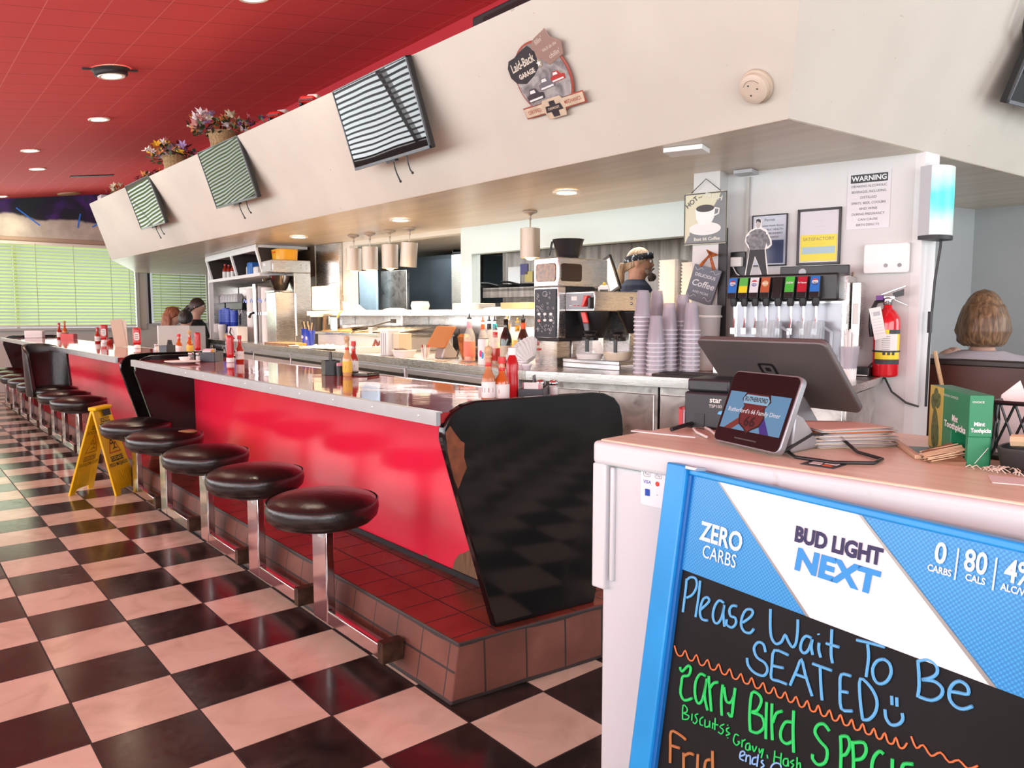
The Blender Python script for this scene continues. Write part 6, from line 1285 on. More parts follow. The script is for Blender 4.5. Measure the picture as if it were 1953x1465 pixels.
for y, lab in ((1.66, 'white paper mound on the ledge left of the foam takeout box'), (.30, 'white paper mound on the ledge beside the tan carton')):
    m = MB(); m.sphere((0, 0, 0), .11, 18, 8, (.8, 1.25, .18), zmin=0); o = m.build('paper_mound', M_foam, smooth=60); put(o, onPW(-.18, y), PW.rz); tag(o, lab, 'paper')
t = thing('straw_tumbler', 'lilac tumbler of pink straws on the kitchen ledge below the first heat lamp', 'tumbler', onPW(-.25, 2.37), 0); m = MB(); m.lathe([(.026, 0), (.034, .085), (.032, .085), (.024, .005), (.003, .005)], 18, cap=False); m.build('cup', mat('lilac_plastic', (.55, .36, .52), .3), t, smooth=40)
for k in range(6): a = k * 1.05; m = MB(); m.tube([(.008 * math.cos(a), .008 * math.sin(a), .01), (.026 * math.cos(a), .026 * math.sin(a), .15)], .003); m.build('straw', mat('straw_pink', (.62, .20, .26), .4), t)
m = MB(); m.hexa([(-.05, -.06, 0), (.05, -.06, 0), (.05, .06, 0), (-.05, .06, 0)], [(-.02, -.05, .05), (.01, -.06, .02), (.01, .05, .015), (-.02, .02, .06)]); o = m.build('folded_paper', M_label); put(o, onPW(-.2, 2.22), PW.rz); tag(o, 'folded white order slips on the ledge right of the straws', 'paper')
t = thing('order_screen', 'slim black order screen leaning on the ledge before the cook', 'screen', onPW(-.20, -.90, LZ + .115), rot=(R(-24), 0, PW.rz + R(-8))); m = MB(); m.box(-.012, .012, -.05, .05, -.0, .26); m.build('case', M_black, t, bevel=.006); m = MB(); m.box(-.0135, -.0115, -.040, .040, .02, .235); m.build('panel', mat('screen_white', (.75, .76, .78), .2, emit=(.8, .85, .9), estr=.3), t)
m = MB(); m.box(.0, .02, -.02, .02, -.11, .03); m.build('stand', M_black, t)
M_lampmetal = mat('lamp_aluminium', (.50, .43, .37), .48, .7)
def heat_lamp(label, y, x=-.32, tilt=0, lit=True):
    t = thing('heat_lamp', label, 'heat lamp', onPW(x, y, 1.996), PW.rz, 'hanging heat lamps')
    m = MB(); m.lathe([(.055, 0), (.05, -.012), (.014, -.026), (.010, -.032)], 20); m.build('canopy', M_lampmetal, t, smooth=40)
    m = MB(); m.tube([(0, 0, -.025), (0, 0, -.05), (0, .0, -.125)], [.012, .006, .006]); m.sphere((0, 0, -.055), .011, 10, 6); m.build('stem', M_lampmetal, t)
    m = MB(); m.M = T(0, 0, -.12) @ Matrix.Rotation(R(tilt), 4, 'X'); m.lathe([(.012, .004), (.055, .0), (.073, -.004), (.073, -.212), (.069, -.214), (.069, -.02), (.01, -.018)], 30, cap=False); s = m.build('shade', M_lampmetal, t, smooth=40)
    if lit:
        m = MB(); m.M = T(0, 0, -.12) @ Matrix.Rotation(R(tilt), 4, 'X'); m.sphere((0, 0, -.185), .048, 16, 10); m.build('bulb', mat('heat_bulb', (1, .7, .4), .4, emit=(1.0, .62, .26), estr=5), t)
        d = bpy.data.lights.new('heat_glow', 'SPOT'); d.energy = 40; d.color = (1, .64, .30); d.shadow_soft_size = .05; d.spot_size = R(120); d.spot_blend = .6; o = bpy.data.objects.new('heat_glow', d); COL.objects.link(o); o.parent = t; o.location = (0, 0, -.36)
    return t
heat_lamp('steel heat lamp at the left end of the row of four, by the column', 2.11); heat_lamp('second steel heat lamp from the column in the row of four', 1.845); heat_lamp('third steel heat lamp from the column in the row of four', 1.535); heat_lamp('unlit tilted steel heat lamp, last of the row of four', 1.235, -.33, 6, False); heat_lamp('lone steel heat lamp hanging before the white header panel', -.225, -.35)
for x, y, lab, pw in ((1.965, 1.641, 'recessed soffit light left of the lone heat lamp', 120), (1.90, 3.462, 'recessed soffit light above the row of heat lamps', 130), (1.837, 5.206, 'recessed soffit light above the steel brewer and yellow tub', 190)):
    downlight(lab, x, y, 1.996, pw, False, 'soffit', r=.085, color=(1, .66, .34))
m = MB(); m.box(-.06, .06, -.09, .09, -.022, 0); o = m.build('soffit_sensor', M_capwhite, bevel=.003); put(o, (1.546, .419, 1.997), R(20)); tag(o, 'flat white sensor plate under the front edge of the soffit', 'sensor')
# ---------------------------------------------------------------- things on the canopy face
FN = Vector((.828, .017, .561)).normalized()
def canopy_pt(y, z): # point on the slanted canopy face
    f = (z - 2.0) / .63; return Vector((SB(y) + (ST(y) - SB(y)) * f, y, z))
n = NB('tv_screen', rough=.015); n.color((.006, .007, .009)); n.b.inputs['Specular IOR Level'].default_value = .34
n.bump(n.noise(2.0, 1), .035, .02)
def television(label, loc, rot, w=.85, h=.485, group='televisions on the canopy', cords=True):
    t = thing('television', label, 'television', loc, rot=rot, group=group)   # local: screen faces -X, width along Y
    m = MB(); m.box(.0, .035, -w / 2, w / 2, -h / 2, h / 2); m.box(.035, .06, -w * .3, w * .3, -h * .35, h * .2); m.build('cabinet', M_black, t, bevel=.006)
    m = MB(); m.box(-.004, .0, -w / 2 + .010, w / 2 - .010, -h / 2 + .018, h / 2 - .010); m.build('screen', MATS['tv_screen'], t)
    m = MB(); fw = .009
    for a in ((-w / 2, w / 2, h / 2 - fw, h / 2), (-w / 2, w / 2, -h / 2, -h / 2 + .018), (-w / 2, -w / 2 + fw, -h / 2, h / 2), (w / 2 - fw, w / 2, -h / 2, h / 2)): m.box(-.008, .004, a[0], a[1], a[2], a[3])
    m.build('bezel', mat('bezel_grey', (.10, .11, .12), .3, .4), t, bevel=.002)
    m = MB(); m.box(-.006, .02, -.05, .05, -h / 2 - .012, -h / 2); m.build('badge', M_satin, t)
    m = MB(); m.box(.05, .085, -.10, .10, -.12, .12); m.build('wall_mount', M_satin, t)
    if cords:
        for yy, l in ((.02, .13), (-.13, .10)):
            m = MB(); m.tube([(.03, yy, -h / 2 + .01), (.024, yy, -h / 2 - .04), (.03, yy + .006, -h / 2 - .08), (.036, yy, -h / 2 - l)], [.004, .004, .004, .005], 6); m.sphere((.036, yy, -h / 2 - l), .008, 8, 6); m.build('cord', M_black, t)
    return t
TR_ = lambda yaw: (0, R(-18.4), R(yaw))
television('largest wall television on the canopy, nearest the round garage sign', (.992, 2.20, 2.385), TR_(0))
television('middle of the three televisions along the canopy', (.975, 4.66, 2.405), TR_(1.8), .86)
television('farthest and smallest looking of the three canopy televisions', (.925, 6.95, 2.412), TR_(1.2), .85)
# corner of another television at the right edge
television('dark television cut off by the right edge on the end face of the canopy', (3.06, -.64, 2.42), (0, R(-22), R(81)), .80, .47, None, False)
m = MB(); m.tube([(2.62, -.66, 2.72), (2.55, -.60, 2.60), (2.60, -.57, 2.48), (2.72, -.55, 2.42)], .009); m.build('looped_cable', M_black, bpy.data.objects['television.003'])
o = [x for x in bpy.data.objects if x.name.startswith('looped_cable')][0]; o.parent = None; tag(o, 'black looped cable hanging beside the cut off television', 'cable')
m = MB(); m.tube([(3.08, -.50, 2.24), (3.08, -.495, 2.17), (3.075, -.49, 2.12)], .005); m.sphere((3.075, -.49, 2.115), .010, 8, 6); o = m.build('dangling_cord', M_black); tag(o, 'short black cord dangling under the cut off television', 'cord')
# round garage sign
P0 = canopy_pt(.95, 2.355); Zs = Vector((-.561, 0, .828)).normalized(); Xs = Vector((0, -1, 0)); Ns = -Vector((.828, 0, .561))
Zs = Vector((-.555, 0, .832)); Ns = Xs.cross(Zs); Ms = Matrix((Xs, Zs, Ns)).transposed().to_4x4(); Ms.translation = P0 + Vector((-.012, 0, -.008))
g = thing('garage_sign', 'round embossed metal garage sign with vintage cars on the cream canopy', 'sign', Ms.translation, rot=Ms.to_euler())
def plate(name, poly, z0, z1, mm, par=g, bevel=0): m = MB(); m.prism(poly, z0, z1); return m.build(name, mm, par, smooth=30, bevel=bevel)
circ = lambda r, cx=0, cy=0, n=40, a0=0, a1=2 * PI: [(cx + r * math.cos(a0 + (a1 - a0) * k / n), cy + r * math.sin(a0 + (a1 - a0) * k / n)) for k in range(n)]
SRED = mat('sign_rust_red', (.34, .075, .05), .4); SCRM = mat('sign_parchment', (.62, .50, .36), .45, vary=.2, vscale=30); SBLK = mat('sign_black', (.03, .03, .035), .4)
plate('rim', circ(.178), -.006, .004, SRED, bevel=.003)
n = NB('garage_scene', rough=.4); a = n.noise(14, 5, dist=.8); n.color(n.ramp(a, [(.30, (.10, .095, .10)), (.48, (.26, .25, .25)), (.60, (.40, .39, .38)), (.75, (.24, .21, .14))]))
plate('scene', circ(.168), .004, .006, MATS['garage_scene'])
plate('banner', [(-.20, -.150), (-.07, -.150), (-.06, -.185), (.06, -.185), (.07, -.150), (.20, -.150), (.205, -.105), (.07, -.105), (.06, -.09), (-.06, -.09), (-.07, -.105), (-.205, -.105)], .005, .010, SCRM, bevel=.002)
plate('banner_edge', [(-.208, -.156), (.208, -.156), (.208, -.099), (-.208, -.099)], .002, .006, SRED, bevel=.002)
plate('emblem', [(-.058, -.152), (-.024, -.152), (-.020, -.178), (.020, -.178), (.024, -.152), (.058, -.152), (.050, -.122), (.020, -.122), (.018, -.102), (-.018, -.102), (-.020, -.122), (-.050, -.122)], .010, .012, SBLK)
lettering('cream_lettering', g, SCRM, [('CHEVROLET', 0, 137, 15, dict(bold=.0003, xs=.95))], .0124)
lettering('red_lettering', g, SRED, [('CERTIFIED', -131, 128, 24, dict(xs=.85, bold=.0004)), ('MECHANICS', 132, 128, 24, dict(xs=.82, bold=.0004))], .0104)
plate('script_plate', [(-.195, .055), (-.17, .02), (-.11, .005), (-.04, .03), (.02, .065), (.025, .13), (-.01, .165), (-.08, .15), (-.12, .135), (-.165, .13), (-.19, .10)], .002, .008, SBLK, bevel=.002)
lettering('script_lettering', g, mat('sign_ivory', (.66, .60, .50), .4), [('Laid-Back', -85, -98, 54, dict(shear=.25, xs=.82, bold=.0012, rz=.12)), ('GARAGE', -80, -48, 30, dict(bold=.0012, xs=1.0, rz=.10))], .0086)
plate('slogan_plate', [(.00, .105), (.05, .085), (.08, .05), (.185, .075), (.20, .13), (.145, .165), (.135, .205), (.045, .18), (.01, .16)], .004, .008, mat('sign_dusty_pink', (.30, .19, .155), .45), bevel=.002)
lettering('slogan_lettering', g, mat('sign_ivory', (.66, .60, .50), .4), [("You do the", 75, -195, 24, dict(rz=.22, shear=.2)), ("fillin'", 70, -165, 30, dict(rz=.22, shear=.2)), ("We'll do the", 120, -125, 20, dict(rz=.15, shear=.2)), ("chillin'", 135, -90, 30, dict(rz=.15, shear=.2))], .0086)
for cx, cy, s, mm, nm in ((-.085, -.055, 1.0, mat('toy_dark', (.05, .05, .06), .3), 'dark_car'), (.015, -.02, .9, mat('toy_grey', (.16, .16, .18), .3), 'grey_car'), (.098, -.005, .8, mat('toy_red', (.42, .05, .045), .3), 'red_car')):
    p_ = plate(nm, [(cx - .058 * s, cy - .030 * s), (cx + .055 * s, cy - .026 * s), (cx + .060 * s, cy + .002 * s), (cx + .030 * s, cy + .008 * s), (cx + .016 * s, cy + .030 * s), (cx - .026 * s, cy + .030 * s), (cx - .038 * s, cy + .006 * s), (cx - .060 * s, cy)], .006, .009, mm, bevel=.001)
    plate('car_window', [(cx + .010 * s, cy + .010 * s), (cx + .008 * s, cy + .025 * s), (cx - .022 * s, cy + .025 * s), (cx - .030 * s, cy + .010 * s)], .009, .0096, M_label, p_); plate('bumper', [(cx - .05 * s, cy - .026 * s), (cx + .045 * s, cy - .022 * s), (cx + .045 * s, cy - .013 * s), (cx - .05 * s, cy - .017 * s)], .009, .0096, M_label, p_)
plate('star_roundel', circ(.022, .02, .075, 20), .006, .008, mat('sign_greybrown', (.30, .26, .20), .5)); plate('star', [((.017 if k % 2 == 0 else .007) * math.sin(k * PI / 5) + .02, (.017 if k % 2 == 0 else .007) * math.cos(k * PI / 5) + .075) for k in range(10)], .008, .009, M_label)
# smoke detector
t = thing('smoke_detector', 'round beige smoke detector on the canopy near its corner', 'smoke detector', canopy_pt(-.07, 2.125) + Vector((-.004, 0, -.003)), rot=Vector((-.828, 0, -.561)).to_track_quat('Z', 'Y').to_euler())
m = MB(); m.lathe([(.066, -.004), (.066, .008), (.060, .012)], 36); m.build('base', mat('beige_plastic', (.50, .42, .32), .45), t, smooth=40)
m = MB(); m.lathe([(.058, .010), (.057, .030), (.045, .036), (.03, .037), (.003, .037)], 36); m.build('cover', mat('beige_cover', (.56, .48, .38), .4), t, smooth=40)
for a in range(3): m = MB(); m.M = T(.022 * math.cos(a * 2.1), .022 * math.sin(a * 2.1), .037); m.lathe([(.003, 0), (.003, .002)], 8); m.build('screw', M_satin, t)
m = MB(); m.tube([(.15 * math.cos(q) * .25 + .0, .036 * math.sin(q), .0365) for q in [R(30 + 12 * k) for k in range(11)]], .0012, 5); m.build('seam', mat('seam_brown', (.25, .2, .15), .5), t)
# scratches on the canopy
m = MB(); p_ = canopy_pt(.16, 2.60); m.tube([p_ + Vector(q) for q in ((-.002, 0, 0), (-.004, .01, -.02), (-.002, -.012, -.03), (-.002, -.02, .0))], .002, 5); o = m.build('wire_end', M_black); tag(o, 'little bent wire end poking from the canopy near the top edge', 'wire')

# flower baskets and toy cars on the ledge
LEDGE = 2.632
M_leaf = mat('leaf_green', (.045, .085, .03), .6, vary=.5, vscale=20); M_wick = mat('wicker', (.34, .21, .09), .7, vary=.5, vscale=60)
fcol = {'white': (.62, .55, .55), 'pink': (.62, .26, .24), 'lilac': (.36, .25, .46), 'yellow': (.80, .46, .02), 'maroon': (.20, .02, .03), 'orange': (.62, .22, .06), 'cream': (.58, .52, .36), 'purple': (.14, .05, .24)}
def blossom(m, c, r, rnd):
    n_ = 6; tilt = Euler((rnd.uniform(-1, 1), rnd.uniform(-1, 1), rnd.uniform(0, 6))).to_matrix()
    for k in range(n_):
        a = 2 * PI * k / n_; p = [(0, 0, 0), (r * .55 * math.cos(a - .45), r * .55 * math.sin(a - .45), r * .25), (r * math.cos(a), r * math.sin(a), r * .45), (r * .55 * math.cos(a + .45), r * .55 * math.sin(a + .45), r * .25)]
        m.add([tuple(Vector(c) + tilt @ Vector(q)) for q in p], [(0, 1, 2, 3)])
    m.sphere(c, r * .25, 6, 4)
def flowers(label, x, y, s, hh, ww, cols, seed, basket=True, trail=0):
    rnd = random.Random(seed); t = thing('flower_basket', label, 'flowers', (x, y, LEDGE), rnd.uniform(-.3, .3), 'artificial flowers on the canopy ledge')
    if basket:
        m = MB(); m.lathe([(.07 * s, 0), (.075 * s, .01)] + [((.078 + .02 * k / 6 + (.004 if k % 2 else 0)) * s, .02 * s * (k + 1)) for k in range(7)] + [(.08 * s, .13 * s)], 22); m.build('basket', M_wick, t, smooth=0)
    z0 = .12 * s if basket else .035
    m = MB()
    for k in range(int(100 * s)):
        a = rnd.uniform(0, 6.3); rr = ww * math.sqrt(rnd.random()); c = Vector((rr * math.cos(a) * .8, rr * math.sin(a), z0 + hh * rnd.random() * (1 - .5 * (rr / ww) ** 2) - .02)); d = Vector((rnd.uniform(-1, 1), rnd.uniform(-1, 1), rnd.uniform(-.4, 1))).normalized() * .05 * s; e = d.cross(Vector((rnd.uniform(-1, 1), rnd.uniform(-1, 1), 1))).normalized() * .014 * s
        m.add([tuple(c), tuple(c + d * .5 + e), tuple(c + d), tuple(c + d * .5 - e)], [(0, 1, 2, 3)])
    m.build('foliage', M_leaf, t, smooth=0)
    for cn in cols:
        m = MB()
        for k in range(rnd.randint(8, 12)):
            a = rnd.uniform(0, 6.3); rr = ww * math.sqrt(rnd.random()) * .95; c = (rr * math.cos(a) * .8 - .03, rr * math.sin(a), z0 + hh * (.35 + .65 * rnd.random()) * (1 - .45 * (rr / ww) ** 2)); blossom(m, c, rnd.uniform(.030, .054) * s, rnd)
        m.build('blossoms', mat('petal_' + cn, fcol[cn], .6), t, smooth=0)
    return t
flowers('largest basket of pink and lilac artificial flowers on the ledge', 1.06, 4.95, 1.25, .19, .33, ('pink', 'lilac', 'white', 'cream', 'orange'), 1)
flowers('basket of yellow and maroon artificial flowers left of the largest one', 1.04, 6.25, 1.2, .16, .27, ('yellow', 'maroon', 'white', 'lilac', 'orange'), 2)
flowers('low bunch of white and orange artificial flowers above the farthest television', 1.16, 7.30, 1.1, .17, .24, ('white', 'orange', 'maroon'), 3, False)
flowers('trailing bunch of artificial flowers at the far end of the ledge', 1.12, 8.35, 1.0, .13, .30, ('cream', 'orange', 'maroon'), 4, False)
flowers('dark trailing greenery right of the largest flower basket', 1.12, 4.15, .9, .10, .30, ('purple', 'maroon'), 5, False)
flowers('purple and white artificial flowers on the black speaker at the top edge', 1.22, .98, .8, .10, .22, ('purple', 'white'), 6, False)
m = MB(); m.box(-.06, .06, -.10, .10, 0, .09); m.mat(1); m.box(-.062, -.058, -.06, .06, .02, .06); o = m.build('ledge_box', [M_lightgrey, M_label], bevel=.006); put(o, (.95, 8.85, LEDGE)); tag(o, 'small grey box at the very far end of the canopy ledge', 'box')
t = thing('speaker_bar', 'long black speaker lying on the canopy ledge at the top edge', 'speaker', (1.30, 1.02, LEDGE), 0); m = MB(); m.box(-.14, .14, -.55, .50, 0, .16); m.build('case', M_satin, t, bevel=.01); m = MB(); m.box(-.146, -.139, -.45, .40, .03, .13); m.build('grille', M_black, t)
o = [c for c in bpy.data.objects if c.name.startswith('flower_basket') and c['label'].startswith('purple')][0]; o.location = (1.28, .98, LEDGE + .165)
def toy(label, y, s, rz):
    t = thing('model_car', label, 'model car', (1.06, y, LEDGE + .005), rz, 'red model cars on the ledge')
    m = MB(); m.hexa([(-.055, -.13, .025), (.055, -.13, .025), (.055, .13, .025), (-.055, .13, .025)], [(-.05, -.125, .065), (.05, -.125, .065), (.05, .125, .065), (-.05, .125, .065)]); m.build('body', M_capred, t, bevel=.014, seg=3)
    m = MB(); m.hexa([(-.045, -.06, .064), (.045, -.06, .064), (.045, .07, .064), (-.045, .07, .064)], [(-.036, -.03, .10), (.036, -.03, .10), (.036, .045, .10), (-.036, .045, .10)]); m.build('cabin', M_label, t, bevel=.008)
    for sx in (-1, 1):
        for yy in (-.08, .08): m = MB(); m.M = T(sx * .055, yy, .024) @ Matrix.Rotation(R(90), 4, 'Y'); m.lathe([(.012, -.009), (.026, -.008), (.026, .008), (.012, .009)], 16); m.build('wheel', M_black, t)
    m = MB(); m.box(-.05, .05, -.138, -.128, .028, .042); m.build('bumper', M_chrome, t)
toy('red and white model car on the ledge, farther from the big television', 3.68, 1, R(-60)); toy('red model car on the ledge beside the big television', 3.18, .8, R(-50))
t = thing('black_case', 'black box behind the model cars on the canopy ledge', 'box', (1.42, 3.35, LEDGE), 0); m = MB(); m.box(-.10, .10, -.45, .45, 0, .17); m.build('case', M_satin, t, bevel=.01)

# ---------------------------------------------------------------- wet floor sign
M_yel2 = mat('caution_yellow', (.86, .55, .008), .35, coat=.2)
t = thing('wet_floor_sign', 'yellow folding wet floor caution sign standing beside the stools', 'caution sign', (-.150, 4.135, 0), R(48.6))
def wf_panel(front):
    s = -1 if front else 1; m = MB(); w0, w1 = .145, .105; H = .60; lean = math.atan(.165 / H)
    Mx = T(0, 0, H) @ Matrix.Rotation(s * lean if True else 0, 4, 'X')   # local z=0 top, downwards
    L_ = H / math.cos(lean)
    out = [(-w0, -L_), (-w0 + .06, -L_), (-w0 + .075, -L_ + .035), (w0 - .075, -L_ + .035), (w0 - .06, -L_), (w0, -L_), (w1, -.02), (w1 - .02, 0), (-w1 + .02, 0), (-w1, -.02)]
    m.M = Mx; m.prism(out, -.007, .007, XZ); p = m.build('panel', M_yel2, t, bevel=.003)
    y = -.0078 if front else -.0078   # printed face toward the camera side of each panel
    def pr_(nm, poly, mm, o_=0): m = MB(); m.M = Mx @ T(0, y + o_, 0); m.prism(poly, -.0006, .0006, XZ); return m.build(nm, mm, p, smooth=0)
    ink = mat('caution_ink', (.03, .025, .01), .5) if front else mat('caution_ink_dim', (.34, .20, .01), .5)
    red = mat('caution_red', (.55, .06, .01), .5) if front else mat('caution_red_dim', (.50, .20, .01), .5)
    def rect(x0, x1, z0, z1): return [(x0, z0), (x1, z0), (x1, z1), (x0, z1)]
    tri = [(-.075, -.33), (.075, -.33), (0, -.195)]
    pr_('triangle', tri, red); pr_('triangle_face', [(-.060, -.322), (.060, -.322), (0, -.212)], M_yel2, -.0007)
    m = MB(); m.M = Mx @ T(0, y - .0016, 0)
    for a in ([(-.004, 0, -.245), (.012, 0, -.272), (.004, 0, -.295)], [(.012, 0, -.272), (.034, 0, -.258)], [(.004, 0, -.295), (.034, 0, -.300)], [(.004, 0, -.295), (-.018, 0, -.305)], [(-.002, 0, -.258), (-.024, 0, -.268), (-.030, 0, -.252)]): m.tube(a, .004, 6)
    m.sphere((-.014, 0, -.238), .008, 8, 6); m.build('falling_figure', ink, p)
    pr_('caution_band', rect(-.058, .058, -.155, -.125) if not front else rect(-.058, .058, -.105, -.075), ink); pr_('cuidado_band', rect(-.075, .075, -.388, -.352), ink)
    def tx(nm, items, mm, o_):
        m = MB()
        for s_, z, sz in items: m.M = Mx @ T(0, y + o_, z); put_text(m, s_, sz, XZ @ Matrix.Scale(1 if front else -1, 4, (1, 0, 0)), bold=.0006, res=2)
        m.build(nm, mm, p, smooth=0)
    tx('yellow_lettering', [('CAUTION', -.09 if front else -.14, .026), ('CUIDADO', -.37, .032)], M_yel2, -.0010)
    tx('dark_lettering', [('WET FLOOR', -.150 if front else -.178, .036), ('PISO MOJADO', -.412, .036)], ink, -.0006)
    m = MB(); m.M = Mx @ T(0, y, 0)
    for k in range(9): m.box(-.09 + k * .0225 - .002, -.09 + k * .0225 + .002, -.001, .001, -.56, -.46)
    m.build('ribs', mat('caution_rib', (.70, .42, .006), .4), p)
wf_panel(True); wf_panel(False)
m = MB(); m.box(-.10, .10, -.03, .03, .585, .612); m.build('carry_handle', M_yel2, t, bevel=.008)
m = MB(); m.M = T(.02, -.034, .565) @ Matrix.Rotation(R(-15), 4, 'X'); m.box(-.045, .045, -.002, .002, -.022, .022); m.build('grip_slot', M_black, t)

# ---------------------------------------------------------------- things on the host stand
HT = .981
def onHS(x, y, z=HT): return HS.w(x, y, z)
mc = Vector((.225, -.863, 1.110)); ex = Vector((-.070, -.997, 0)).normalized(); ey = Vector((-.699, .049, .713)); ey = (ey - ex * ey.dot(ex)).normalized(); ez = ex.cross(ey)
Mr = Matrix((ex, ey, ez)).transposed().to_4x4(); Mr.translation = mc
t = thing('register_screen', 'large grey point of sale screen seen from behind on the host stand', 'register', mc, rot=Mr.to_euler())
n = NB('register_grey', rough=.42, metal=.35); n.color((.135, .122, .118))
m = MB(); m.prism(rrect(.335, .215, .016, 6), -.010, .004); m.build('back_shell', MATS['register_grey'], t, smooth=40, bevel=.003)
m = MB(); m.prism(rrect(.325, .205, .014, 6), -.014, -.010); m.build('front_glass', M_black, t)
m = MB(); m.M = T(-.008, .018, .0045)
ro = rrect(.044, .040, .008, 4); ri = rrect(.030, .027, .005, 4); nn = len(ro)
m.add([(x, y, 0) for x, y in ro + ri], [(i, (i + 1) % nn, nn + (i + 1) % nn, nn + i) for i in range(nn)]); m.prism(rrect(.013, .012, .002, 3), 0, .0004); m.build('emblem', M_black, t, smooth=0)
m = MB(); MI = Mr.inverted(); 
def wv(p): return tuple(MI @ Vector(p))
m.hexa([wv(p) for p in ((.12, -.81, .982), (.30, -.82, .982), (.29, -.95, .982), (.11, -.94, .982))], [wv(p) for p in ((.19, -.82, 1.10), (.25, -.82, 1.06), (.24, -.93, 1.06), (.18, -.93, 1.10))]); m.build('stand', mat('register_stand', (.20, .20, .21), .4, .3), t, bevel=.006)
dc = Vector((-.032, -.979, 1.059)); ex = Vector((-.274, -.962, 0)).normalized(); ey = Vector((.350, -.100, .932)); ey = (ey - ex * ey.dot(ex)).normalized(); ez = ex.cross(ey)
Md = Matrix((ex, ey, ez)).transposed().to_4x4(); Md.translation = dc
t = thing('customer_display', 'small tilted customer display showing the diner logo on the host stand', 'display', dc, rot=Md.to_euler())
m = MB(); m.prism(rrect(.186, .151, .014, 6), -.014, .0); m.build('case', mat('display_case', (.30, .31, .33), .3, .6), t, smooth=40, bevel=.002)
m = MB(); m.prism(rrect(.180, .145, .012, 6), .0, .0012); m.build('glass', mat('display_black', (.006, .006, .007), .08), t)
def emi(nm, c, e=.55): return mat(nm, tuple(q * .25 for q in c), .25, emit=c, estr=e)
def scr(nm, poly, z, mm, par): m = MB(); m.prism(poly, z, z + .0003); return m.build(nm, mm, par, smooth=0)
SX = .166; sy0, sy1 = -.045, .032
pic = scr('picture', [(-.083, sy0), (.083, sy0), (.083, sy1), (-.083, sy1)], .0012, emi('pic_sky', (.10, .26, .42)), t)
sh_ = lambda k, cx=0, cy=0: [(cx + x * k, cy + y * k) for x, y in ((-.030, .034), (-.018, .040), (-.008, .035), (0, .040), (.008, .035), (.018, .040), (.030, .034), (.036, .020), (.026, .008), (.032, -.010), (.026, -.026), (.010, -.034), (0, -.042), (-.010, -.034), (-.026, -.026), (-.032, -.010), (-.026, .008), (-.036, .020))]
scr('stripe_left', [(-.070, sy0), (-.048, sy0), (-.008, -.016), (-.020, -.008)], .0015, emi('pic_rust', (.17, .035, .025)), pic); scr('stripe_right', [(.032, sy0), (.056, sy0), (.030, -.012), (.018, -.020)], .0015, emi('pic_violet', (.04, .03, .20)), pic)
scr('shield_edge', [(x, min(y, sy1)) for x, y in sh_(1.10, -.003, -.004)], .0018, emi('pic_dark', (.02, .012, .012)), pic); scr('shield', [(x, min(y, sy1 - .002)) for x, y in sh_(1.0, -.003, -.004)], .0021, emi('pic_maroon', (.13, .022, .022)), pic)
scr('name_band', [(-.036, .010), (.030, .010), (.033, .020), (.026, .028), (-.032, .028), (-.039, .020)], .0024, emi('pic_pale', (.22, .42, .56)), pic)
def dtext(nm, items, mm, z):
    m = MB()
    for s_, x, y, sz, k in items: m.M = T(x, y, z); put_text(m, s_, sz, Matrix(), **k)
    m.build(nm, mm, pic, smooth=0)
dtext('dark_lettering', [('RUTHERFORD', -.003, .019, .0125, dict(bold=.0003, xs=.78)), ('66', -.003, -.026, .028, dict(bold=.0006, xs=1.1))], emi('pic_dark', (.02, .012, .012)), .0029)
dtext('white_lettering', [("Rutherford's 66 Family Diner", 0, -.006, .0125, dict(xs=.98))], emi('pic_white', (.75, .75, .76)), .0033)
m = MB(); MI = Md.inverted(); m.hexa([wv(p) for p in ((.02, -.885, .982), (.14, -.91, .982), (.10, -1.05, .982), (-.02, -1.05, .982))], [wv(p) for p in ((.005, -.90, 1.06), (.05, -.91, 1.05), (.03, -1.04, 1.05), (-.015, -1.055, 1.06))]); m.build('wedge_stand', mat('display_stand', (.34, .35, .37), .35, .4), t, bevel=.006)
m = MB(); m.tube([(-.03, -.061, .0012), (.03, -.061, .0012)], .0016, 6); m.build('speaker_slot', mat('slot_grey', (.06, .06, .065), .4), t)
t = thing('receipt_printer', 'black receipt printer with white lettering left of the register screen', 'printer', onHS(.335, -.075), HS.rz + R(12)); m = MB(); m.box(-.05, .06, -.055, .055, 0, .085); m.box(-.045, .06, -.05, .05, .085, .115); m.build('case', mat('printer_black', (.02, .022, .026), .4), t, bevel=.006)
m = MB(); m.M = T(-.0508, -.020, .068); put_text(m, 'star', .018, FX, bold=.0003); m.M = T(-.0508, -.020, .054); put_text(m, 'TSP100', .010, FX); m.build('lettering', M_label, t, smooth=0); m = MB(); m.box(-.052, -.048, .005, .03, .0, .035); m.build('cable_hole', M_black, t); m = MB(); m.M = T(-.0508, -.035, .035); m.prism(circ(.010, n=14, a1=PI), -.0004, .0004, FX); m.build('blue_sticker', mat('sticker_blue', (.10, .45, .75), .4), t)
t = thing('ticket_pack', 'red edged pack of pink guest checks left of the receipt printer', 'tickets', onHS(.335, .0 - .012), HS.rz + R(15)); m = MB(); m.box(-.02, .03, -.0215, .0215, 0, .038); m.build('pack', mat('ticket_pink', (.60, .42, .48), .6), t); m = MB(); m.box(-.022, -.018, .014, .023, 0, .042); m.box(-.022, .03, -.022, .022, .036, .042); m.build('red_edge', mat('ticket_red', (.55, .04, .05), .5), t)
m = MB(); m.tube([onHS(*p) for p in ((.20, -.05, .986), (.26, -.055, .992), (.32, -.04, .990))], .005); o = m.build('black_plug', M_black); tag(o, 'black plug lead lying before the pink guest checks', 'cable')
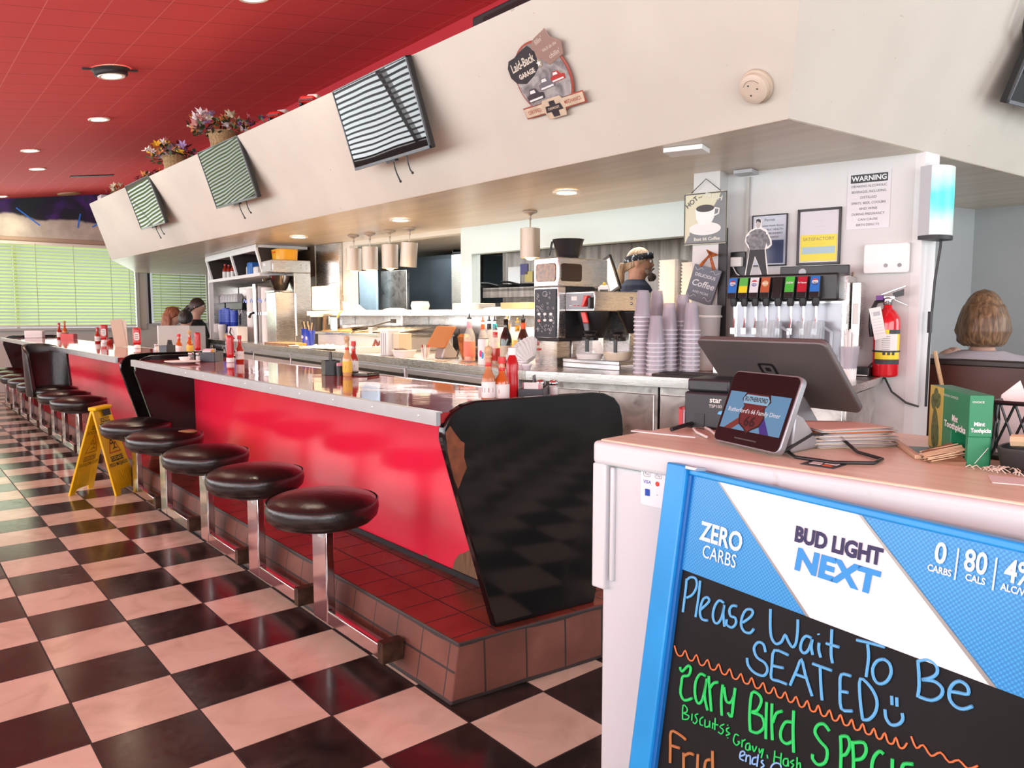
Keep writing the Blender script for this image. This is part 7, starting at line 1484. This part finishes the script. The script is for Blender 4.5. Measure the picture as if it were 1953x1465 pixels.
m = MB(); m.tube([onHS(*p) for p in ((.17, -.16, .985), (.21, -.11, .985), (.25, -.075, .986), (.28, -.085, .986), (.26, -.11, .986), (.20, -.165, .986))], .003); o = m.build('white_cable', M_label); tag(o, 'white cable coiled beside the customer display', 'cable')
m = MB(); m.box(-.012, .012, -.17, .17, 0, .002); o = m.build('paper_strip', M_label); put(o, onHS(.16, -.06), HS.rz + R(10)); o.scale = (1, .45, 1); tag(o, 'thin pale strip lying left of the customer display', 'strip')
# guest check papers: a pile of sheets
rnd = random.Random(21); px_, py_ = .315, -.385
cols_ = [mat('sheet_cream', (.70, .56, .44), .6), mat('sheet_white', (.66, .64, .64), .6), mat('sheet_grey', (.40, .38, .40), .6), mat('sheet_orange', (.72, .20, .03), .5)]
for k in range(16):
    m = MB(); b_ = rnd.uniform(.0, .004); w_, l_ = .105, .165; N = 6
    vs = [(-w_ / 2 + w_ * i / N, -l_ / 2 + l_ * j / N, .016 * (i / N) ** 2 * (j / N - .2) * (.2 + k / 22) * .6) for i in range(N + 1) for j in range(N + 1)]
    m.add(vs, [(i * (N + 1) + j, (i + 1) * (N + 1) + j, (i + 1) * (N + 1) + j + 1, i * (N + 1) + j + 1) for i in range(N) for j in range(N)])
    mm = cols_[3] if k == 12 else cols_[0] if k == 15 else cols_[k % 3]
    o = m.build('paper_sheet', mm, smooth=60, solid=.0011); put(o, onHS(px_ + rnd.uniform(-.006, .006), py_ + rnd.uniform(-.006, .006), HT + .0015 + .0024 * k), HS.rz + R(58) + rnd.uniform(-.10, .10))
    lab = 'cream topmost sheet of the paper pile behind the display' if k == 15 else 'orange sheet near the top of the paper pile' if k == 12 else 'lowest sheet of the paper pile beside the display' if k == 0 else 'thin sheet inside the paper pile, %s from the bottom' % ['', 'second', 'third', 'fourth', 'fifth', 'sixth', 'seventh', 'eighth', 'ninth', 'tenth', 'eleventh', 'twelfth', '', 'fourteenth', 'fifteenth'][k]
    tag(o, lab, 'paper', 'paper sheets piled on the host stand')
m = MB(); m.tube([onHS(*p) for p in ((.10, -.37, .99), (.20, -.375, 1.012), (.26, -.40, 1.006), (.255, -.43, .986), (.22, -.455, .985), (.18, -.515, .985), (.13, -.52, .985), (.085, -.47, .985), (.085, -.40, .985), (.13, -.36, .986))], .0033, 8); o = m.build('looped_lead', M_black, smooth=60); tag(o, 'black power lead looping on the host stand beside the customer display', 'cable')
t = thing('sticker_card', 'black sticker with white and red marks flat on the host stand top', 'sticker', onHS(.072, -.457), HS.rz + R(0)); m = MB(); m.box(-.026, .026, -.030, .030, 0, .0012); m.build('card', M_inkd, t); m = MB(); m.box(.004, .018, -.022, .0, .0012, .0016); m.box(.004, .018, .004, .022, .0012, .0016); m.box(-.012, -.002, .0, .02, .0012, .0016); m.build('white_marks', M_label, t); m = MB(); m.box(-.014, -.004, -.020, -.004, .0012, .0016); m.build('red_mark', M_orange, t)
m = MB(); m.M = Matrix(); m.box(-.006, .006, -.10, .10, 0, .008); o = m.build('wood_slat', mat('pale_slat', (.62, .46, .30), .5), bevel=.002); put(o, onHS(.33, -.50), HS.rz + R(-58)); tag(o, 'thin pale wooden slat lying between papers and toothpick box', 'slat')
m = MB(); m.box(-.02, .02, -.05, .05, 0, .0012); o = m.build('cable_slot', M_black); put(o, onHS(.345, -.525, .9802), HS.rz + R(-60)); tag(o, 'dark cable slot cut in the host stand top behind the toothpicks', 'slot')
# toothpick box
LD = Vector((.823, .568)); t = thing('toothpick_box', 'green mint toothpicks box torn open at its lower corner', 'box', onHS(.235, -.634), HS.rz + math.atan2(.568, .823))
M_green = mat('box_green', (.010, .21, .085), .4, vary=.12, vscale=8); M_ygold = mat('box_gold', (.50, .40, .08), .45)
bl, bw, bh = .205, .037, .124   # local x along the long face, box lies at y<0 side away from view: y in [-bw, 0]
m = MB(); 
m.box(0, bl, -bw, -.0, .052, bh); m.box(.085, bl, -bw, 0, 0, .052); m.box(0, .012, -bw, 0, 0, .052)
m.box(0, .09, -bw, -bw + .004, 0, .052)
m.build('carton', M_green, t, bevel=.001)
m = MB(); m.box(.132, bl + .0006, .0, .0012, .004, bh); m.box(.132, bl, -bw, 0, bh, bh + .0004) if False else None; art = m.build('gold_panel', M_ygold, t)
m = MB(); m.M = T(.168, .0016, .042) @ Matrix.Rotation(R(8), 4, 'Y'); m.prism([(.020 * math.cos(q * .2618) * (1 - .3 * math.sin(q * .2618)), .040 * math.sin(q * .2618)) for q in range(24)], -.0006, .0006, XZ)
for dx, dz, a in ((.015, .048, .5), (-.012, .052, -.6), (.002, .060, 0)): m.M = T(.168 + dx, .0016, .045 + dz) @ Matrix.Rotation(a, 4, 'Y'); m.prism([(.012 * math.cos(q * .5236), .016 * math.sin(q * .5236)) for q in range(12)], -.0006, .0006, XZ)
m.build('mint_leaf', mat('mint_green', (.10, .15, .05), .6, vary=.6, vscale=150), art, smooth=0)
YZb = Matrix(((-1, 0, 0, 0), (0, 0, 1, 0), (0, 1, 0, 0), (0, 0, 0, 1)))
EZb = Matrix(((0, 0, -1, 0), (-1, 0, 0, 0), (0, 1, 0, 0), (0, 0, 0, 1)))
m = MB()
m.M = T(.066, .0008, .074); put_text(m, 'Mint', .016, YZb, bold=.0005, align='CENTER'); m.M = T(.066, .0008, .060); put_text(m, 'Toothpicks', .016, YZb, bold=.0005, xs=1.5); m.M = T(.10, .0008, .112); put_text(m, 'GORDON CHOICE', .006, YZb, xs=1.8)
m.M = T(-.0010, -.016, .074); put_text(m, 'Mint', .0095, EZb, bold=.0003); m.M = T(-.0010, -.019, .063); put_text(m, 'Toothpicks', .0095, EZb, bold=.0003, xs=.72); m.M = T(-.0010, -.013, .112); put_text(m, 'CHOICE', .005, EZb)
m.M = Matrix(); m.tube([(-.001, -.012, .006), (-.001, -.032, .034)], .0006, 4)
m.build('white_lettering', mat('carton_white', (.80, .82, .80), .5), t, smooth=0)
m = MB(); m.hexa([(.0, .002, .0), (.075, .004, .0), (.07, .05, .0), (.02, .05, .0)], [(.0, .0, .008), (.078, .0, .030), (.074, .05, .012), (.02, .055, .004)]); m.build('torn_flap', mat('kraft_brown', (.24, .13, .07), .7), t)
rnd = random.Random(3)
for k in range(30):
    a = rnd.uniform(-.5, .5); x = rnd.uniform(.02, .07); L2 = .062; z = .004 + rnd.uniform(0, .026); m = MB(); m.tube([(x, -.006, z), (x + L2 * math.sin(a) * .6, L2 * math.cos(a) - .004, max(.002, z * .35))], .0011, 5)
    o = m.build('toothpick', mat('toothpick_wood', (.66, .48, .30), .5)); o.parent = None
    o.matrix_world = Matrix.Translation(t.location) @ t.rotation_euler.to_matrix().to_4x4(); tag(o, 'pale wooden toothpick spilling from the torn green box', 'toothpick', 'toothpicks spilling from the box')
# black basket with napkins, black tub with marker, papers
t = thing('black_basket', 'black plastic lattice basket of white papers at the right edge', 'basket', onHS(.345, -.64), HS.rz)
m = MB(); D_ = .20; Wd = .30; hz = .10
def lattice(p0, ux, L_, h_):
    n_ = int(L_ / .022); ux = Vector(ux)
    for k in range(n_ + 1):
        for s in (-1, 1):
            a = p0 + ux * (L_ * k / n_); b = a + ux * (s * .035) + Vector((0, 0, h_))
            if 0 <= (b - p0).dot(ux) <= L_: m.tube([a, b], .0022, 4)
    for z in (0, h_): m.tube([p0 + Vector((0, 0, z)), p0 + ux * L_ + Vector((0, 0, z))], .0045, 6)
lattice(Vector((0, 0, .004)), (0, -1, 0), Wd, hz); lattice(Vector((0, 0, .004)), (1, 0, 0), D_, hz); lattice(Vector((0, -Wd, .004)), (1, 0, 0), D_, hz); m.box(0, D_, -Wd, 0, 0, .004)
m.build('lattice', M_black, t, smooth=50)
for k, (x, y, a, hgt, lab) in enumerate(((.05, -.02, .5, .135, 'left'), (.06, -.055, -.4, .15, 'middle'), (.08, -.10, .3, .14, 'right'))):
    m = MB(); m.M = T(x, y, .006) @ Matrix.Rotation(a, 4, 'Z'); m.add([(-.0, -.03, 0), (0, .03, 0), (.008, .018, hgt * .8), (.012, -.012, hgt), (.003, -.03, hgt * .6)], [(0, 1, 2, 3, 4)]); o = m.build('paper_slip', mat('slip_pink_white', (.72, .66, .64), .6), smooth=0, solid=.001); put(o, onHS(.345, -.64), HS.rz); tag(o, '%s white paper slip sticking up from the black basket' % lab, 'paper', 'paper slips in the basket')
t = thing('black_tub', 'low black tub holding a tan marker before the lattice basket', 'tub', onHS(.27, -.735), HS.rz); m = MB(); m.rlathe([(.88, 0), (1, .035), (1, .04), (.93, .04), (.85, .006)], .05, .06, 24, 4); m.build('tub', M_black, t); m = MB(); m.tube([(.0, .045, .048), (.0, -.07, .058)], .011); m.mat(1); m.tube([(0, .02, .0500), (0, .0, .052)], .0116); m.build('marker', [mat('marker_tan', (.62, .46, .28), .5), M_labely], t)
m = MB(); m.box(-.03, .03, -.045, .045, 0, .001); o = m.build('small_card', M_label); put(o, onHS(.165, -.735), HS.rz + R(20)); tag(o, 'white card lying before the black tub at the right edge', 'card')
rnd = random.Random(8); m = MB()
for k in range(26): c = Vector((rnd.uniform(-.02, .02), rnd.uniform(-.06, .05), .003)); d = Vector((rnd.uniform(-.02, .02), rnd.uniform(-.02, .02), .004)); m.tube([c, c + d * .5 + Vector((0, 0, .005)), c + d], .0009, 4)
o = m.build('paper_shreds', mat('shred_cream', (.66, .58, .48), .7)); put(o, onHS(.215, -.70)); tag(o, 'scraps of frayed cream paper between toothpick box and black tub', 'scraps', kind='stuff')

# ---------------------------------------------------------------- booths
t = thing('booth_bench', 'dark red wooden booth back behind the wall post at right', 'booth', (2.74, -.22, 0), R(-4)); m = MB(); m.box(-.03, .03, -1.5, .02, 0, 1.015); m.build('back_panel', M_darkwood, t); m = MB(); m.box(-.04, .04, -1.5, .025, 1.0, 1.03); m.build('top_rail', mat('rail_dark', (.02, .009, .007), .35), t, bevel=.006); m = MB(); m.box(.03, .50, -1.5, .02, .40, .47); m.build('seat', M_leather, t, bevel=.02); m = MB(); m.box(.03, .46, -1.5, .02, 0, .40); m.build('seat_base', M_darkwood, t)
m = MB(); m.tube([(2.615, -.262, 1.07), (2.635, -.34, .72), (2.65, -.40, .02)], .010, 8); o = m.build('wooden_stick', M_wood); tag(o, 'pale wooden stick leaning against the post before the booth', 'stick')
t = thing('booth_partition', 'white and grey booth divider before the seated diners at the far end', 'partition', (1.14, 7.45, 0), R(0)); m = MB(); m.box(0, .34, 0, .05, 0, 1.128); m.build('white_panel', M_white, t); m = MB(); m.box(.34, .52, .0, .05, 0, 1.122); m.build('grey_panel', mat('panel_grey2', (.42, .43, .44), .5), t)
t = thing('booth_bench', 'low booth seat mostly hidden beyond the white divider', 'booth', (1.45, 8.55, 0), 0); m = MB(); m.box(-.12, .55, .0, .40, .0, .40); m.build('seat', M_leather, t, bevel=.02)

# ---------------------------------------------------------------- people
def head_mesh(m, H=.235, c=(0, 0, 0), ears=True):
    sx, sy, sz = .325 * H, .42 * H, .5 * H; nu, nv = 36, 26; vs = []; fs = []
    for i in range(nv + 1):
        z = -math.cos(PI * i / nv); rr = max(.001, math.sin(PI * i / nv))
        for k in range(nu):
            a = 2 * PI * k / nu; x, y = rr * math.cos(a), rr * math.sin(a)
            fx = 1 - .30 * max(0, -z) ** 1.6 + .05 * max(0, z) ; fy = 1 + (.10 * max(0, -z) if y < 0 else -.20 * max(0, -z - .2))
            X, Y, Z = x * sx * fx, y * sy * fy, z * sz
            if y < 0:
                Y -= H * (.10 * math.exp(-((x / .17) ** 2 + ((z + .16) / .13) ** 2)) + .055 * math.exp(-((x / .12) ** 2 + ((z - .08) / .22) ** 2)) + .022 * math.exp(-((x / .55) ** 2 + ((z - .30) / .12) ** 2)) + .030 * math.exp(-((x / .22) ** 2 + ((z + .52) / .09) ** 2)) + .035 * math.exp(-((x / .25) ** 2 + ((z + .86) / .14) ** 2)))
                for s in (-1, 1): Y += H * .040 * math.exp(-(((x - s * .38) / .18) ** 2 + ((z - .10) / .13) ** 2)); Y -= H * .02 * math.exp(-(((x - s * .5) / .2) ** 2 + ((z + .2) / .2) ** 2))
            vs.append((c[0] + X, c[1] + Y, c[2] + Z))
    for i in range(nv):
        for k in range(nu): k2 = (k + 1) % nu; fs.append((i * nu + k, i * nu + k2, (i + 1) * nu + k2, (i + 1) * nu + k))
    fs.append(tuple(range(nu - 1, -1, -1))); fs.append(tuple(range(nv * nu, nv * nu + nu))); m.add(vs, fs)
    if ears:
        for s in (-1, 1): m.sphere((c[0] + s * sx * .98, c[1] + .012, c[2]), .024, 10, 7, (.45, .8, 1.25))
def ring_body(m, secs, n=22, p=2.6):   # (z, half width, half depth, y offset)
    vs = []; fs = []
    for z, w, d, yo in secs:
        for k in range(n):
            a = 2 * PI * k / n; ca, sa = math.cos(a), math.sin(a); q = (abs(ca) ** p + abs(sa) ** p) ** (-1 / p); vs.append((w * q * ca, yo + d * q * sa, z))
    for i in range(len(secs) - 1):
        for k in range(n): k2 = (k + 1) % n; fs.append((i * n + k, i * n + k2, (i + 1) * n + k2, (i + 1) * n + k))
    fs.append(tuple(range(n - 1, -1, -1))); fs.append(tuple(range((len(secs) - 1) * n, len(secs) * n))); m.add(vs, fs)
def remesh(o, v, smooth=4):
    q = o.modifiers.new('skin', 'REMESH'); q.mode = 'VOXEL'; q.voxel_size = v; q.use_smooth_shade = True
    q = o.modifiers.new('relax', 'SMOOTH'); q.iterations = smooth; q.factor = .5; return o
def hand(m, wrist, d, side):   # palm, four curled fingers and a thumb
    d = Vector(d).normalized(); up = Vector((0, 0, 1)); sd = d.cross(up).normalized() * side; w = Vector(wrist); up2 = sd.cross(d) * side
    m.tube([w, w + d * .045, w + d * .085], [.020, .030, .026], 10)
    for k, l in enumerate((.060, .072, .066, .050)):
        b = w + d * .080 + sd * (.024 - .016 * k); m.tube([b, b + d * l * .5, b + d * l * .8 - up2 * .018, b + d * l * .85 - up2 * .036], [.0095, .009, .0085, .007], 7)
    b = w + d * .035 + sd * .026; m.tube([b, b + sd * .022 + d * .022, b + sd * .024 + d * .052], [.012, .011, .009], 7)
def person(label, loc, rz, skin, shirt, trousers, seated=True, hz=.80, arms=None, wide=1.0, sleeve='short', group=None, voxel=.009):
    t = thing('person', label, 'person', loc, rz, group); w = wide   # origin at hips; head centre hz above
    nk = hz - .14; up = .045 if wide == 1.12 else 0
    m = MB(); head_mesh(m, .235, (0, -.01, hz)); nr = 1.18 if wide == 1.12 else 1.0; m.tube([(0, .012, nk - .08), (0, .006, nk), (0, -.005, hz - .04)], [.062 * nr, .055 * nr, .058 * nr], 14)
    secs = [(-.06, .155 * w, .115 * w, 0), (.05, .165 * w, .12 * w, 0), (.18, .145 * w, .105 * w, .0), (.34, .170 * w, .115 * w, .0), (.46, .185 * w, .112 * w, .008), (nk - .075 + up, .165 * w, .088 * w, .014), (nk - .035 + up, .085, .060, .012)]
    ring_body(m, secs); arms = arms or [((.20, .0, nk - .11), (.25, -.06, nk - .36), (.16, -.26, nk - .40)), ((-.20, .0, nk - .11), (-.25, -.06, nk - .36), (-.16, -.26, nk - .40))]
    for sh0, el, wr in arms:
        s = 1 if sh0[0] > 0 else -1; sh0 = Vector(sh0); sh0.x *= .92 * w; el = Vector(el); el.x *= w; wr = Vector(wr)
        m.tube([sh0 - Vector((s * .07, 0, 0)), sh0, (sh0 + el) / 2, el, (el + wr) / 2, wr], [.055, .056, .048, .040, .037, .026], 12); hand(m, wr, wr - el, -s)
    if seated: legs = [((s * .09, 0, -.02), (s * .11, -.42, .0), (s * .11, -.44, -.42)) for s in (-1, 1)]
    else: legs = [((s * .09, 0, -.02), (s * .10, -.015, -.46), (s * .10, .02, -.90)) for s in (-1, 1)]
    for hp, kn, an in legs: m.tube([hp, (Vector(hp) + Vector(kn)) / 2, kn, (Vector(kn) + Vector(an)) / 2, an], [.088, .078, .058, .054, .038], 12); m.tube([an, Vector(an) + Vector((0, -.06, -.035)), Vector(an) + Vector((0, -.15, -.045))], [.04, .042, .03], 10)
    remesh(m.build('body', skin, t, smooth=60), voxel, 2)
    m = MB(); ring_body(m, [(z, a * 1.06 + .006, d * 1.08 + .006, yo) for z, a, d, yo in secs[:-1]] + [(nk - .030 + up, .092, .070, .012)])
    for sh0, el, wr in arms:
        s = 1 if sh0[0] > 0 else -1; sh0 = Vector(sh0); sh0.x *= .92 * w; el = Vector(el); el.x *= w; wr = Vector(wr)
        if sleeve == 'long': m.tube([sh0 - Vector((s * .07, 0, .0)), sh0, (sh0 + el) / 2, el, (el + wr) / 2, el + (wr - el) * .92], [.066, .068, .060, .052, .048, .038], 12)
        else: m.tube([sh0 - Vector((s * .07, 0, .0)), sh0, sh0 + (el - sh0) * .75], [.066, .069, .062], 12)
    remesh(m.build('shirt', shirt, t, smooth=60), voxel, 3)
    m = MB(); ring_body(m, [(-.10, .12 * w, .10 * w, 0), (-.06, .165 * w, .125 * w, 0), (.06, .172 * w, .128 * w, 0)])
    for hp, kn, an in legs: m.tube([hp, (Vector(hp) + Vector(kn)) / 2, kn, (Vector(kn) + Vector(an)) / 2, Vector(an) + Vector((0, 0, .02))], [.098, .088, .070, .066, .055], 12)
    remesh(m.build('trousers', trousers, t, smooth=60), .012, 2)
    H = .235
    for s in (-1, 1):
        e = (s * .030, -.01 - .42 * H * .915, hz + .012); m = MB(); m.sphere(e, .0125, 12, 8); eye = m.build('eye', mat('eye_white', (.72, .70, .67), .2), t); m = MB(); m.sphere((e[0], e[1] - .0085, e[2]), .0062, 10, 6); m.build('iris', mat('iris_brown', (.06, .03, .015), .1), eye)
        m = MB(); m.tube([(s * .016, e[1] - .010, hz + .034), (s * .032, e[1] - .007, hz + .040), (s * .048, e[1] + .006, hz + .034)], [.0035, .0045, .003], 6); m.build('eyebrow', t.get('_b') or mat('brow_dark', (.05, .03, .02), .8), t)
    m = MB(); m.sphere((0, -.01 - .42 * H * .985, hz - .060), .020, 14, 8, (1, .42, .26)); m.build('lips', mat('lip', (.36, .13, .11), .5), t)
    return t
def hair_mat(nm, c0, c1, c2):
    n = NB(nm, rough=.42); st = n.noise(16, 5, n.scaled(4, 4, .55), dist=.6); n.color(n.ramp(st, [(.3, c0), (.5, c1), (.72, c2)])); n.bump(st, .5, .01); return MATS[nm]
def scalp(m, hz, k=1.09, zmin=-.15, front=.20, nu=30, nv=16, back=-.55):   # cap of hair hugging the skull; lower edge drops to the back
    H = .235; sx, sy, sz = .325 * H * k, .42 * H * k, .5 * H * k; vs = []; fs = []
    for i in range(nv + 1):
        for q in range(nu):
            a = 2 * PI * q / nu; yb = math.sin(a); low = front + (back - front) * (yb * .5 + .5) ** .8; z = low + (1 - low) * (i / nv); z = min(z, .9999); rr = math.sqrt(max(1e-6, 1 - z * z)); vs.append((sx * rr * math.cos(a) * (1 + .05 * max(0, z)), -.01 + sy * rr * math.sin(a), hz + sz * z))
    for i in range(nv):
        for q in range(nu): q2 = (q + 1) % nu; fs.append((i * nu + q, i * nu + q2, (i + 1) * nu + q2, (i + 1) * nu + q))
    fs.append(tuple(range(nv * nu, nv * nu + nu))); fs.append(tuple(range(nu - 1, -1, -1))); m.add(vs, fs)
SKIN1 = mat('skin_tan', (.58, .31, .215), .5, vary=.15, vscale=30); SKIN2 = mat('skin_light', (.62, .36, .27), .5); M_denim = mat('dark_denim', (.03, .035, .05), .8)
# cook, standing behind the ledge, facing along it
t = person('cook in a navy shirt and black patterned headband standing behind the kitchen ledge', PW.w(.42, -.625, .945)[:2] + (.945,), R(40), SKIN1, M_navy, M_denim, False, .695, [((.20, .0, .44), (.26, -.10, .20), (.18, -.32, .22)), ((-.20, .0, .44), (-.27, -.06, .18), (-.20, -.30, .20))], 1.12, 'short')
hz = .695
m = MB(); scalp(m, hz, 1.06, front=.34, back=-.50); m.tube([(0, .105, hz + .0), (.005, .128, hz - .07), (.01, .125, hz - .16), (.02, .115, hz - .24)], [.026, .034, .028, .012], 12)
remesh(m.build('hair', hair_mat('hair_sandy', (.16, .10, .05), (.32, .21, .12), (.48, .36, .24)), t, smooth=60), .007, 2)
m = MB(); N = 36
for zz0, zz1 in ((.018, .064),):
    vs = []; 
    for k in range(N): a = 2 * PI * k / N; zo = .018 * math.sin(a); kk = 1.115; vs += [(.325 * .235 * kk * math.cos(a), -.01 + .42 * .235 * kk * math.sin(a) - .0, hz + zz0 - zo), (.325 * .235 * kk * .97 * math.cos(a), -.01 + .42 * .235 * kk * .97 * math.sin(a), hz + zz1 - zo)]
    m.add(vs, [(2 * k, 2 * ((k + 1) % N), 2 * ((k + 1) % N) + 1, 2 * k + 1) for k in range(N)])
n = NB('bandana_print', rough=.8); w_ = n.noise(34, 2); n.color(n.mix(n.step(w_, .60, .64), (.010, .012, .018), (.50, .58, .66))); hb_ = m.build('headband', MATS['bandana_print'], t, smooth=60, solid=.006)
m = MB()
m.tube([(-.058, -.055, hz - .045), (-.050, -.085, hz - .075), (-.022, -.108, hz - .100), (0, -.116, hz - .106), (.022, -.108, hz - .100), (.050, -.085, hz - .075), (.058, -.055, hz - .045)], [.010, .019, .027, .031, .027, .019, .010], 10)
m.tube([(-.034, -.108, hz - .052), (0, -.124, hz - .043), (.034, -.108, hz - .052)], [.006, .010, .006], 8); m.tube([(0, -.104, hz - .10), (0, -.106, hz - .138)], [.030, .020], 10)
remesh(m.build('beard', hair_mat('beard_grey', (.05, .04, .035), (.14, .11, .09), (.30, .26, .22)), t, smooth=60), .006, 2)
# woman in the booth at the right, seen from behind
t = person('person with chin-length brown hair in a pale grey shirt, seen from behind in the booth', (3.02, -.33, .47), R(118), SKIN2, mat('grey_knit', (.42, .42, .45), .85), M_denim, True, .765, [((.20, .0, .51), (.29, -.10, .33), (.16, -.24, .52)), ((-.20, .0, .51), (-.26, -.16, .30), (-.14, -.36, .30))], 1.22, 'long')
hz = .765; m = MB(); scalp(m, hz, 1.20, front=.10, back=-.75, nu=40)
for k in range(17):
    a = R(-30 + k * 15); r0 = .105; x, y = r0 * .86 * math.cos(a), r0 * 1.06 * math.sin(a) + .0; rnd = random.Random(k); sw = rnd.uniform(-.008, .008)
    m.tube([(x * .85, y * .85, hz + .055), (x * 1.02, y * 1.02, hz - .01), (x * 1.08 + sw, y * 1.06, hz - .07), (x * 1.0 - sw, y * 1.0, hz - .125), (x * .85, y * .85, hz - .15)], [.018, .024, .026, .020, .007], 9)
remesh(m.build('hair', hair_mat('hair_brown', (.075, .04, .018), (.17, .095, .045), (.33, .20, .10)), t, smooth=60), .008, 1)
# three diners beyond the white divider
gD = None
t = person('person with long red hair and glasses at the far booth', (1.657, 8.75, .46), R(62), SKIN2, mat('peach_top', (.60, .40, .34), .8), M_denim, True, .775, None, .92, 'short', voxel=.012)
hz = .775; m = MB(); scalp(m, hz, 1.12, front=.28, back=-.7)
for k in range(9): a = R(5 + k * 21); m.tube([(.072 * math.cos(a), .092 * math.sin(a), hz + .03), (.085 * math.cos(a), .105 * math.sin(a), hz - .08), (.09 * math.cos(a), .115 * math.sin(a) + .01, hz - .20), (.08 * math.cos(a), .11 * math.sin(a) + .01, hz - .30)], [.02, .028, .028, .012], 8)
remesh(m.build('hair', hair_mat('hair_red', (.12, .03, .012), (.24, .07, .025), (.40, .15, .06)), t, smooth=60), .011, 1)
m = MB(); m.tube([(.075 * math.cos(a), -.02 + .09 * math.sin(a), hz + .10 + .02 * math.cos(a) ** 2) for a in [R(k * 20) for k in range(-4, 14)]], .005, 6); m.build('sunglasses', mat('tortoise', (.30, .12, .06), .3), t)
m = MB()
for s in (-1, 1): m.tube([(s * .032 + .020 * math.cos(q * .785), -.118, hz + .012 + .016 * math.sin(q * .785)) for q in range(9)], .0022, 5); m.tube([(s * .052, -.115, hz + .018), (s * .082, .0, hz + .02)], .0022, 5)
m.build('glasses', M_black, t)
t = person('person with short black hair and dark shirt, back turned, at the far booth', (1.59, 7.95, .46), R(150), SKIN2, mat('charcoal_shirt', (.03, .028, .026), .8), M_denim, True, .735, None, 1.05, 'short', voxel=.012)
m = MB(); scalp(m, .735, 1.10, front=.36, back=-.45); remesh(m.build('hair', hair_mat('hair_black', (.008, .007, .007), (.018, .015, .014), (.04, .035, .03)), t, smooth=60), .011, 1)
t = person('person with dark ponytail and black top, tallest at the far booth', (2.06, 9.02, .56), R(55), SKIN2, mat('black_top', (.012, .012, .013), .8), M_denim, True, .80, None, .92, 'short', voxel=.012)
hz = .80; m = MB(); scalp(m, hz, 1.10, front=.30, back=-.55); m.tube([(0, .10, hz + .02), (0, .14, hz - .04), (0, .14, hz - .13)], [.022, .034, .012], 10); remesh(m.build('hair', hair_mat('hair_darkbrown', (.015, .008, .006), (.035, .02, .014), (.07, .04, .03)), t, smooth=60), .011, 1)
